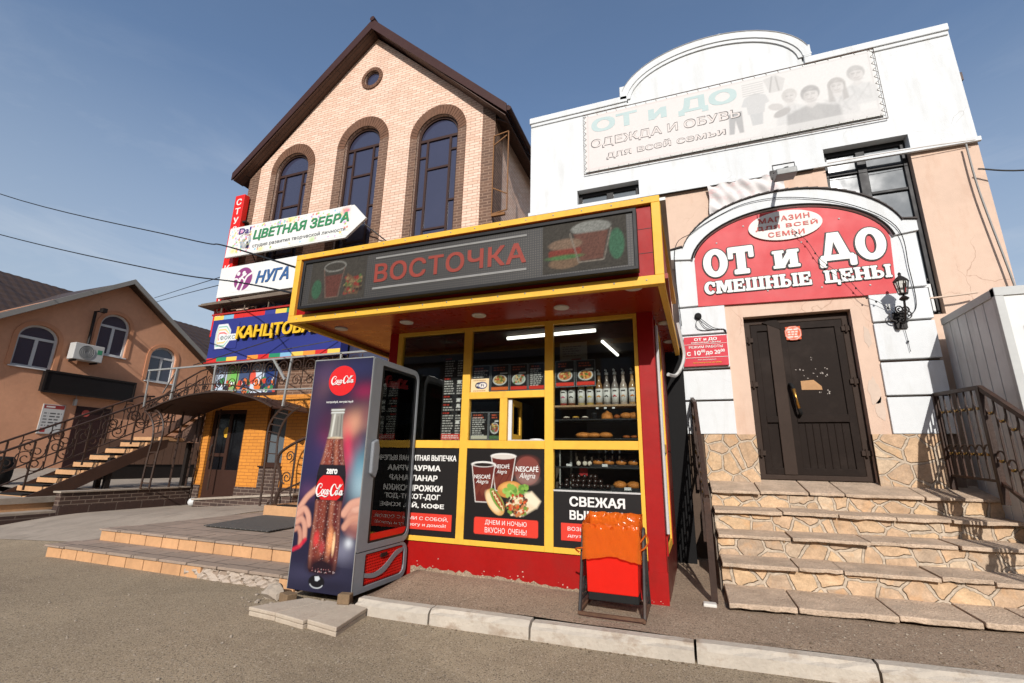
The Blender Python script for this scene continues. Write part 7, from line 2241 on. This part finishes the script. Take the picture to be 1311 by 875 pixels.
# hands
sk, sk2, skd = (206, 150, 128), (226, 178, 156), (150, 92, 84)
def finger(pts, w, c=sk):
    pc.line([(px_(a), pz_(b)) for a, b in catmull(pts, 5)], w*1.12, skd, .5, .025); pc.line([(px_(a), pz_(b)) for a, b in catmull(pts, 5)], w, c, 1, .018); pc.line([(px_(a)-.006, pz_(b)+.006) for a, b in catmull(pts, 5)], w*.5, sk2, .25, .035)
pc.ell(px_(.98), pz_(.31), .13, .11, (196, 142, 122), .45); pc.ell(px_(.94), pz_(.345), .06, .04, sk2, .7, al=.6); pc.ell(px_(.95), pz_(.25), .1, .06, skd, .6, al=.7)
finger([(1.0, .37), (.86, .355), (.76, .315)], .06); finger([(1.0, .305), (.88, .295), (.79, .262)], .055, (192, 134, 112))
pc.ell(px_(.05), pz_(.30), .05, .08, (180, 126, 108), .5)
finger([(.04, .325), (.14, .372), (.24, .40), (.3, .415)], .05); finger([(.02, .30), (.12, .325), (.2, .30), (.225, .262)], .052); finger([(.02, .268), (.1, .282), (.165, .255), (.18, .212)], .05, (200, 144, 122)); finger([(.01, .238), (.07, .243), (.115, .216), (.125, .18)], .042, (184, 128, 108))
pc.line([(px_(.02), pz_(.155)), (px_(.12), pz_(.17)), (px_(.2), pz_(.2))], .03, (206, 36, 60), .9, .02)
G(.8, .17, .2, .05, (140, 140, 160), .6); G(.88, .20, .06, .02, (216, 220, 226), .8)
# table
pc.rect(X0, X1, Z0-.1, pz_(.105), (38, 38, 58), al=.7)
G(.3, .06, .5, .04, (62, 60, 86), .7); G(.7, .03, .4, .03, (30, 28, 46), .8)
# bottle
prof = [(1.625, .078), (1.61, .08), (1.60, .07), (1.585, .078), (1.57, .066), (1.53, .066), (1.45, .07), (1.38, .080), (1.30, .095), (1.2, .118), (1.12, .142), (1.05, .157), (.96, .160), (.85, .153), (.76, .146), (.66, .148), (.55, .156), (.45, .160), (.34, .157), (.27, .148), (.235, .13)]
bx = lambda z: -3.015+(1.62-z)*.010
left_ = [(bx(z)-w, z) for z, w in prof]; right_ = [(bx(z)+w, z) for z, w in prof]
outl_b = left_+right_[::-1]
pc.poly(outl_b, (58, 26, 30))
def inb(z): return float(np.interp(-z, [-q[0] for q in prof], [q[1] for q in prof]))
# glass neck
pc.poly([(a, b) for a, b in left_ if b > 1.36]+[(bx(1.36)-.083, 1.36), (bx(1.36)+.083, 1.36)]+[(a, b) for a, b in right_[::-1] if b > 1.36], (150, 146, 136), .012)
for z in (1.615, 1.59): pc.line([(bx(z)-.07, z), (bx(z)+.07, z)], .010, (216, 220, 216), .9)
pc.line([(bx(1.55)-.03, 1.57), (bx(1.4)-.045, 1.38)], .018, (226, 226, 214), .8, .015); pc.line([(bx(1.55)+.045, 1.57), (bx(1.4)+.05, 1.38)], .012, (92, 90, 84), .8, .012); pc.line([(bx(1.5)+.01, 1.55), (bx(1.4)+.012, 1.39)], .012, (110, 106, 98), .7, .012)
pc.ell(bx(1.36), 1.36, .083, .012, (206, 190, 160))
# cola body tones
for u, w, c, al in ((-.62, .05, (128, 56, 46), .8), (-.3, .06, (150, 74, 56), .7), (.05, .05, (64, 26, 28), .7), (.3, .05, (182, 110, 84), .75), (.62, .05, (104, 40, 38), .8), (-.85, .025, (176, 112, 92), .8), (.86, .025, (150, 92, 80), .8)):
    pc.line([(bx(z)+u*inb(z), z) for z in np.linspace(1.33, 1.12, 9)], w, c, al, .03)
    pc.line([(bx(z)+u*inb(z), z) for z in np.linspace(.8, .28, 16)], w, c, al*.9, .03)
pc.ell(bx(.5)+.06, .50, .03, .09, (226, 150, 100), .9); pc.ell(bx(.5)+.1, .47, .014, .08, (244, 200, 150), .9); pc.ell(bx(.5)-.09, .5, .03, .06, (206, 60, 60), .9); pc.ell(bx(.5)-.02, .44, .03, .05, (166, 60, 60), .9)
pc.ell(bx(.27), .28, .15, .07, (34, 18, 28), .8)
okb = lambda a, b: abs(a-bx(b)) < inb(b)*.93
pc.dots(620, (-3.19, -2.83, .33, .83), (.0012, .0036), [(206, 160, 140), (160, 96, 82), (226, 206, 196), (110, 56, 52), (90, 44, 42)], .7, okb)
pc.dots(260, (-3.16, -2.86, 1.12, 1.34), (.0012, .0034), [(206, 160, 140), (170, 100, 80), (226, 206, 196)], .7, okb)
# labels
lb_ = [(bx(z)-inb(z), z) for z in np.linspace(1.125, 1.02, 6)]+[(bx(z)+inb(z), z) for z in np.linspace(1.02, 1.125, 6)]
pc.poly(lb_, (34, 30, 36))
pc.poly([(bx(z)-inb(z), z) for z in np.linspace(1.03, .825, 8)]+[(bx(z)+inb(z), z) for z in np.linspace(.825, 1.03, 8)], (30, 24, 28))
ang = np.hypot((pc.X-bx(.94))/.15, (pc.Z-.93)/.125)
msk = np.clip((1-ang)/.04+.5, 0, 1)*((pc.Z < 1.035) & (pc.Z > .825) & (np.abs(pc.X-bx(.93)) < .156))
pc._mix(msk, (212, 34, 36))
# cap on the table
pc.ell(-3.04, .165, .085, .052, (20, 19, 24)); pc.line(arc(-3.04, .155, .07, .038, 200, 340, 14), .008, (200, 204, 206), .9); pc.poly([(-3.065, .205), (-3.02, .21), (-3.005, .19), (-3.03, .17), (-3.055, .172)], (196, 200, 204))
pc.dots(24, (-3.1, -2.86, .24, .27), (.002, .004), [(190, 120, 120), (220, 200, 200)])
pc.grain(.03)
pc.mesh('poster_print', Y0-.004, printed_gloss, ps)
cr_ = MB().prism(arc(-3.005, 1.888, .155, .142, 0, 360, 40)[:-1], Y0-.0058, Y0-.0042).build('red_disc', M('disc_red', (222, 42, 44), .35, .03), ps)
script_logo('disc_lettering', (-3.135, -2.868, 1.845, 1.935), Y0-.006, white_paint, ps, fat=1.25)
text('lettering', 'попробуй, почувствуй', (-3.16, -2.855, 1.675, 1.70), Y0-.005, white_paint, ps, off=.012, depth=.0006)
script_logo('label_lettering', (-3.165, -2.855, .845, .965), Y0-.005, white_paint, ps, fat=1.35)
text('lettering', 'zero', (-3.065, -2.945, 1.045, 1.09), Y0-.005, white_paint, ps, off=.035, depth=.0006)
MB().box(X0, X1-.002, Y0-.006, Y0+.002, Z1-.008, Z1+.002).box(X1-.008, X1-.002, Y0-.006, Y0+.002, Z0, Z1-.008).box(X0, X0+.005, Y0-.006, Y0+.002, Z0, Z1-.008).build('poster_trim', galv, ps)
# drinks inside
k_ = 0
for zi, z in enumerate((.432, .632, .932, 1.232)):
    for yi in range(6):
        y = Y0+.12+yi*.105
        cm = [(40, 22, 20), (150, 30, 30), (60, 90, 120), (190, 120, 40)][(zi+yi//2) % 4]
        nm_ = ['dark cola', 'red', 'blue', 'orange'][(zi+yi//2) % 4]
        t_ = thing('drink_bottle', f'{nm_} drink bottle on a shelf inside the glass door cooler', 'bottle', (X1-.16, y, z), f'{nm_} bottles in the cooler')
        MB().lathe([(.03, 0), (.034, .01), (.034, .11), (.03, .14), (.012, .19), (.012, .2)], (X1-.16, y, z), 12).build('body', M('drink_'+nm_.split()[-1], cm, .2, .05, spec=.6), t_, smooth=True)
        MB().lathe([(.014, .2), (.014, .22), (.002, .222)], (X1-.16, y, z), 8).build('cap', frame_white if nm_ != 'red' else red_bright, t_)
        k_ += 1

# bricks and slabs under the cooler
for k, (cx, cy, rz, dm_, ds) in enumerate(((-2.66, 3.40, .25, (.1, .075, .075), 'sawn brown block under the right front corner of the cooler'), (-3.27, 3.43, -.3, (.13, .09, .07), 'brown broken brick under the left front corner of the cooler'))):
    mb = MB().box(-dm_[0]/2, dm_[0]/2, -dm_[1]/2, dm_[1]/2, 0, dm_[2])
    o = solo(mb, 'brick', M('worn_brick', (132, 108, 82), .9, .2, 6, 40, .4), ds, 'brick', (0, 0, 0), bevel=.006)
    o.location = (cx, cy, .062 if k == 0 else .0); o.rotation_euler = (0, 0, rz)
    if k == 1: o.scale = (1, 1, 1)
slab_m = M('pale_slab', (196, 180, 160), .9, .1, 3, 70, .4, stain=(160, 140, 122), stain_amt=.6)
sl = [([(-3.27, 3.04), (-2.98, 3.015), (-2.86, 3.40), (-3.05, 3.42)], 'pale broken paving slab, leftmost of three in front of the cooler'),
      ([(-2.97, 3.01), (-2.655, 2.955), (-2.60, 3.42), (-2.85, 3.42)], 'pale paving slab in the middle of three in front of the cooler'),
      ([(-2.645, 2.955), (-2.43, 2.93), (-2.36, 3.05), (-2.45, 3.42), (-2.59, 3.42)], 'pale chipped paving slab, rightmost of three in front of the cooler')]
sl[2] = ([(-2.645, 2.985), (-2.34, 2.93), (-2.43, 3.38), (-2.59, 3.42)], sl[2][1])
for k, (pl, ds) in enumerate(sl):
    t_ = thing('paving_slab', ds, 'slab', (sum(p[0] for p in pl)/len(pl), sum(p[1] for p in pl)/len(pl), 0), 'paving slabs under the drinks cooler')
    MB().prism(pl, .034, .060+.002*k, ax='z').build('slab', slab_m, t_, bevel=.006)
    c_ = (sum(p[0] for p in pl)/len(pl), sum(p[1] for p in pl)/len(pl))
    MB().prism([(c_[0]+(p[0]-c_[0])*.985, c_[1]+(p[1]-c_[1])*.985) for p in pl], -.01, .031, ax='z').build('slab_below', slab_m, t_, bevel=.006)
solo(MB().ball((-3.46, 3.46, .05), (.11, .08, .075), 9, 6, .22), 'rubble', concrete, 'rough concrete lump left of the cooler foot', 'rubble', (-3.46, 3.46, 0))
mb = MB()
for k in range(36):
    x, y = random.uniform(-3.7, -3.0), random.uniform(3.2, 3.6)
    r = random.uniform(.006, .022)
    mb.ball((x, y, r*.4), (r, r*.9, r*.6), 6, 4, .25)
tag(solo(mb, 'debris', concrete, 'scatter', 'debris', (-3.3, 3.4, 0)), 'crumbs of broken concrete scattered left of the drinks cooler', kind='stuff')
mb = MB()
for k in range(420):
    x = random.uniform(-7, 4); y = random.uniform(1.3, 3.35)
    if RNG.rand() < .3: x, y = random.uniform(.3, 4), random.uniform(3.9, 4.4)
    r = random.uniform(.003, .010)
    z0 = walk_z(x, y) if y > 3.7 else road_z(x, y)
    mb.ball((x, y, z0+r*.35), (r, r, r*.6), 5, 4, .3)
tag(solo(mb, 'gravel', M('gravel', (172, 158, 140), .95, .3, 20), 'loose grit', 'gravel', (0, 2.5, 0)), 'loose pale grit scattered over the asphalt', kind='stuff')

mb = MB()
for k in range(260):
    x = random.uniform(-2.4, 4.0)
    y = kerb_y(x)+(random.choice((-1, 1))*abs(random.gauss(0, .05))-.03 if RNG.rand() < .6 else .16+abs(random.gauss(0, .06)))
    up = y > kerb_y(x)+.13
    if kerb_y(x)-.004 < y < kerb_y(x)+.13: y = kerb_y(x)-.02
    r = random.uniform(.003, .009); z0 = walk_z(x, y) if up else road_z(x, y)
    mb.ball((x, y, z0+r*.3), (r*random.uniform(.8, 1.6), r, r*.55), 5, 4, .35)
tag(solo(mb, 'kerb_grit', M('kerb_grit', (128, 110, 90), .95, .4, 20), 'grit', 'grit', (0, 3.4, 0)), 'brown grit and crumbs gathered along the pale kerb', kind='stuff')
# ------------------------------------------------------------------ litter bin
bn_ = thing('trash_bin', 'red street trash bin hung in a rusty dark tube stand in front of the kiosk', 'bin', (-.6, 3.95, .11))
mb = MB()
f0, f1, b0, b1 = 3.815, 3.80, 4.05, 4.10
def tub(m_, zt, zb, ins=0.0):
    t = [(-.80+ins, 3.80+ins), (-.405-ins, 3.80+ins), (-.405-ins, 4.07-ins), (-.80+ins, 4.07-ins)]
    b = [(-.795+ins, 3.84+ins), (-.42-ins, 3.84+ins), (-.42-ins, 4.03-ins), (-.795+ins, 4.03-ins)]
    return [(x, y, zb) for x, y in b]+[(x, y, zt) for x, y in t]
ov_, iv_ = tub(mb, .70, .245), tub(mb, .70, .265, .012)
mb.add(ov_, [(3, 2, 1, 0), (0, 1, 5, 4), (1, 2, 6, 5), (2, 3, 7, 6), (3, 0, 4, 7)])
mb.add(iv_, [(0, 1, 2, 3), (4, 5, 1, 0), (5, 6, 2, 1), (6, 7, 3, 2), (7, 4, 0, 3)])
mb.build('tub', M('bin_red', (226, 36, 24), .35, .05, 2, spec=.22), bn_, bevel=.006)
MB().box(-.79, -.42, 3.845, 4.02, .19, .25).build('tub_bottom', rubber, bn_, bevel=.006)
mb = MB()
for x in (-.835, -.372):
    mb.tube(catmull([(x, 3.74, .125), (x, 3.80, .3), (x, 3.90, .66), (x, 3.93, .70), (x, 3.96, .66), (x, 4.06, .3), (x, 4.14, .125)], 4), .013, 6)
    mb.tube([(x, 3.78, .2), (x, 4.10, .2)], .01, 5)
    mb.tube([(x, a, b) for a, b in spiral((3.93, .27), .02, .07, 0, 1.6, 20)], .008, 5)
    mb.tube([(x, 3.93, .68), (x+(.04 if x < -.6 else -.04), 3.93, .66)], .012, 5)
mb.each('stand', M('chipped_black_paint', (52, 49, 48), .5, .3, 14, stain=(120, 82, 56), stain_amt=.7), bn_)
mb = MB()
mb.tube([(-.835, 3.72, .13), (-.372, 3.72, .13)], .014, 4); mb.tube([(-.835, 4.15, .13), (-.372, 4.15, .13)], .014, 4)
mb.tube([(-.835, 3.72, .13), (-.835, 4.15, .13)], .013, 4); mb.tube([(-.372, 3.70, .125), (-.372, 4.16, .13)], .013, 4)
mb.build('base_frame', M('rusty_steel', (104, 76, 58), .8, .3, 10, 40, .3), bn_)
# bag
bag_m, nt_, p_ = new_mat('orange_bag_film')
p_.inputs['Base Color'].default_value = (*lin((232, 122, 40)), 1)
p_.inputs['Roughness'].default_value = .13
p_.inputs['Specular IOR Level'].default_value = .6
trl = N(nt_, 'ShaderNodeBsdfTranslucent'); trl.inputs[0].default_value = (*lin((240, 140, 40)), 1)
trn = N(nt_, 'ShaderNodeBsdfTransparent'); trn.inputs[0].default_value = (*lin((250, 190, 110)), 1)
m1 = N(nt_, 'ShaderNodeMixShader'); m1.inputs[0].default_value = .45
m2 = N(nt_, 'ShaderNodeMixShader'); m2.inputs[0].default_value = .34
nt_.links.new(p_.outputs[0], m1.inputs[1]); nt_.links.new(trl.outputs[0], m1.inputs[2]); nt_.links.new(m1.outputs[0], m2.inputs[1]); nt_.links.new(trn.outputs[0], m2.inputs[2])
nt_.links.new(m2.outputs[0], nt_.nodes['Material Output'].inputs[0])
bv = pos_node(nt_)
w1 = N(nt_, 'ShaderNodeTexNoise'); w1.inputs['Scale'].default_value = 4.5; w1.inputs['Detail'].default_value = 4; w1.inputs['Distortion'].default_value = 2.5
nt_.links.new(bv, w1.inputs['Vector']); bump(nt_, p_, w1.outputs['Fac'], .45, .03)
mb = MB()
ring0 = []
per = [(-.815, 3.785), (-.39, 3.785), (-.39, 4.085), (-.815, 4.085)]
def perim(n, grow=0):
    out = []
    cx, cy = -.6025, 3.935
    for i in range(4):
        a, b = per[i], per[(i+1) % 4]
        for k in range(n):
            t = k/n
            x, y = a[0]+(b[0]-a[0])*t, a[1]+(b[1]-a[1])*t
            out.append((cx+(x-cx)*(1+grow), cy+(y-cy)*(1+grow)))
    return out
n_ = 18
levels = [(.505, .022, 1), (.525, .012, 1), (.56, .004, 1), (.60, .0, 1), (.64, .0, 1), (.68, .0, 1), (.715, .002, 1), (.745, .004, 1), (.748, -.006, 1), (.70, -.03, 1), (.62, -.05, 1), (.52, -.09, 1)]
vs = []
for li, (z, g, _) in enumerate(levels):
    pr_ = perim(n_, g)
    for k, (x, y) in enumerate(pr_):
        j = random.uniform(-.003, .003)
        dz = 0
        cn_ = min(abs(k-q) for q in (0, 18, 36, 54, 72))/9.0          # 0 at the corners, 1 at mid side
        if li == 0: dz = -.030*(1-cn_)+.012*cn_+random.uniform(-.004, .004)
        if li == 1: dz = -.018*(1-cn_)+.008*cn_
        if li >= 6 and li <= 9: dz = -.012+(.062 if 36 <= k <= 54 else (.062*(k-18)/18 if 18 < k < 36 else (.062*(72-k)/18 if k > 54 else 0)))+.004*math.sin(k*1.3)
        wr = .0045*math.sin(k*1.9+li*1.3)+.003*math.sin(k*3.7-li*2.1)
        y += wr if (k < 18 or 36 <= k < 54) else 0
        x += wr if not (k < 18 or 36 <= k < 54) else 0
        vs.append((x+j, y+random.uniform(-.003, .003), z+dz))
m_ = 4*n_
fs = [(li*m_+k, li*m_+(k+1) % m_, (li+1)*m_+(k+1) % m_, (li+1)*m_+k) for li in range(len(levels)-1) for k in range(m_)]
mb.add(vs, fs)
mb.tube(catmull([(-.40, 3.80, .56), (-.36, 3.86, .58), (-.34, 3.95, .62), (-.37, 4.02, .66), (-.36, 3.9, .66), (-.39, 3.82, .62)], 5), .007, 5)
mb.tube(catmull([(-.80, 3.80, .56), (-.86, 3.8, .55), (-.88, 3.85, .53), (-.83, 3.85, .50), (-.80, 3.80, .50)], 5), [.006]*5*4+[.006], 5)
solo(mb, 'bin_bag', bag_m, 'crumpled translucent orange plastic bag lining the red trash bin', 'bag', (-.6, 3.93, .5), smooth=True)

# ------------------------------------------------------------------ overhead cables
wire('overhead_cable', [(-30, 6.2, 13.2), (-18.2, 6, 8.40), (-10.4, 6.35, 5.93), (-7.4, 5.2, 4.75), (-3.9, 3.75, 3.22)], .013, wire_black, 'upper of two black overhead cables running from the left edge to the kiosk roof', group='overhead cables to the kiosk')
wire('overhead_cable', [(-30, 6.2, 10.9), (-17.4, 6, 6.97), (-10.43, 6, 5.01), (-7.0, 5.3, 4.05), (-3.8, 3.75, 2.9)], .013, wire_black, 'lower of two black overhead cables running from the left edge to the kiosk corner', group='overhead cables to the kiosk')
wire('overhead_cable', [(-24, 14, 8.6), (-18, 11.5, 7.5), (-11.5, 8.4, 6.0)], .012, wire_black, 'thin cable sagging between the stucco roof and the brick building, upper of a pair', group='thin cables between the buildings')
wire('overhead_cable', [(-24, 14, 8.35), (-18, 11.5, 7.25), (-11.5, 8.4, 5.75)], .012, wire_black, 'thin cable sagging between the stucco roof and the brick building, lower of a pair', group='thin cables between the buildings')

# ------------------------------------------------------------------ row of houses across the street, which the panes mirror
oh = thing('street_house', 'plain brick house across the street, seen only as a reflection in the panes', 'building', (0, -20, 0))
mb = MB()
mb.box(-42, 30, -26, -20, -.2, 8.0)
mb.prism([(-26.4, 7.9), (-19.6, 7.9), (-23, 10.2)], -42.5, 30.5, ax='x')
mb.build('wall', M('dull_brick', (120, 96, 82), .9, .15), oh)
mb = MB()
for k in range(16):
    for z in (1.0, 3.6, 6.0):
        mb.box(-40+k*4.4, -38.2+k*4.4, -20.0, -19.96, z, z+1.6)
mb.build('windows', win_dark, oh)
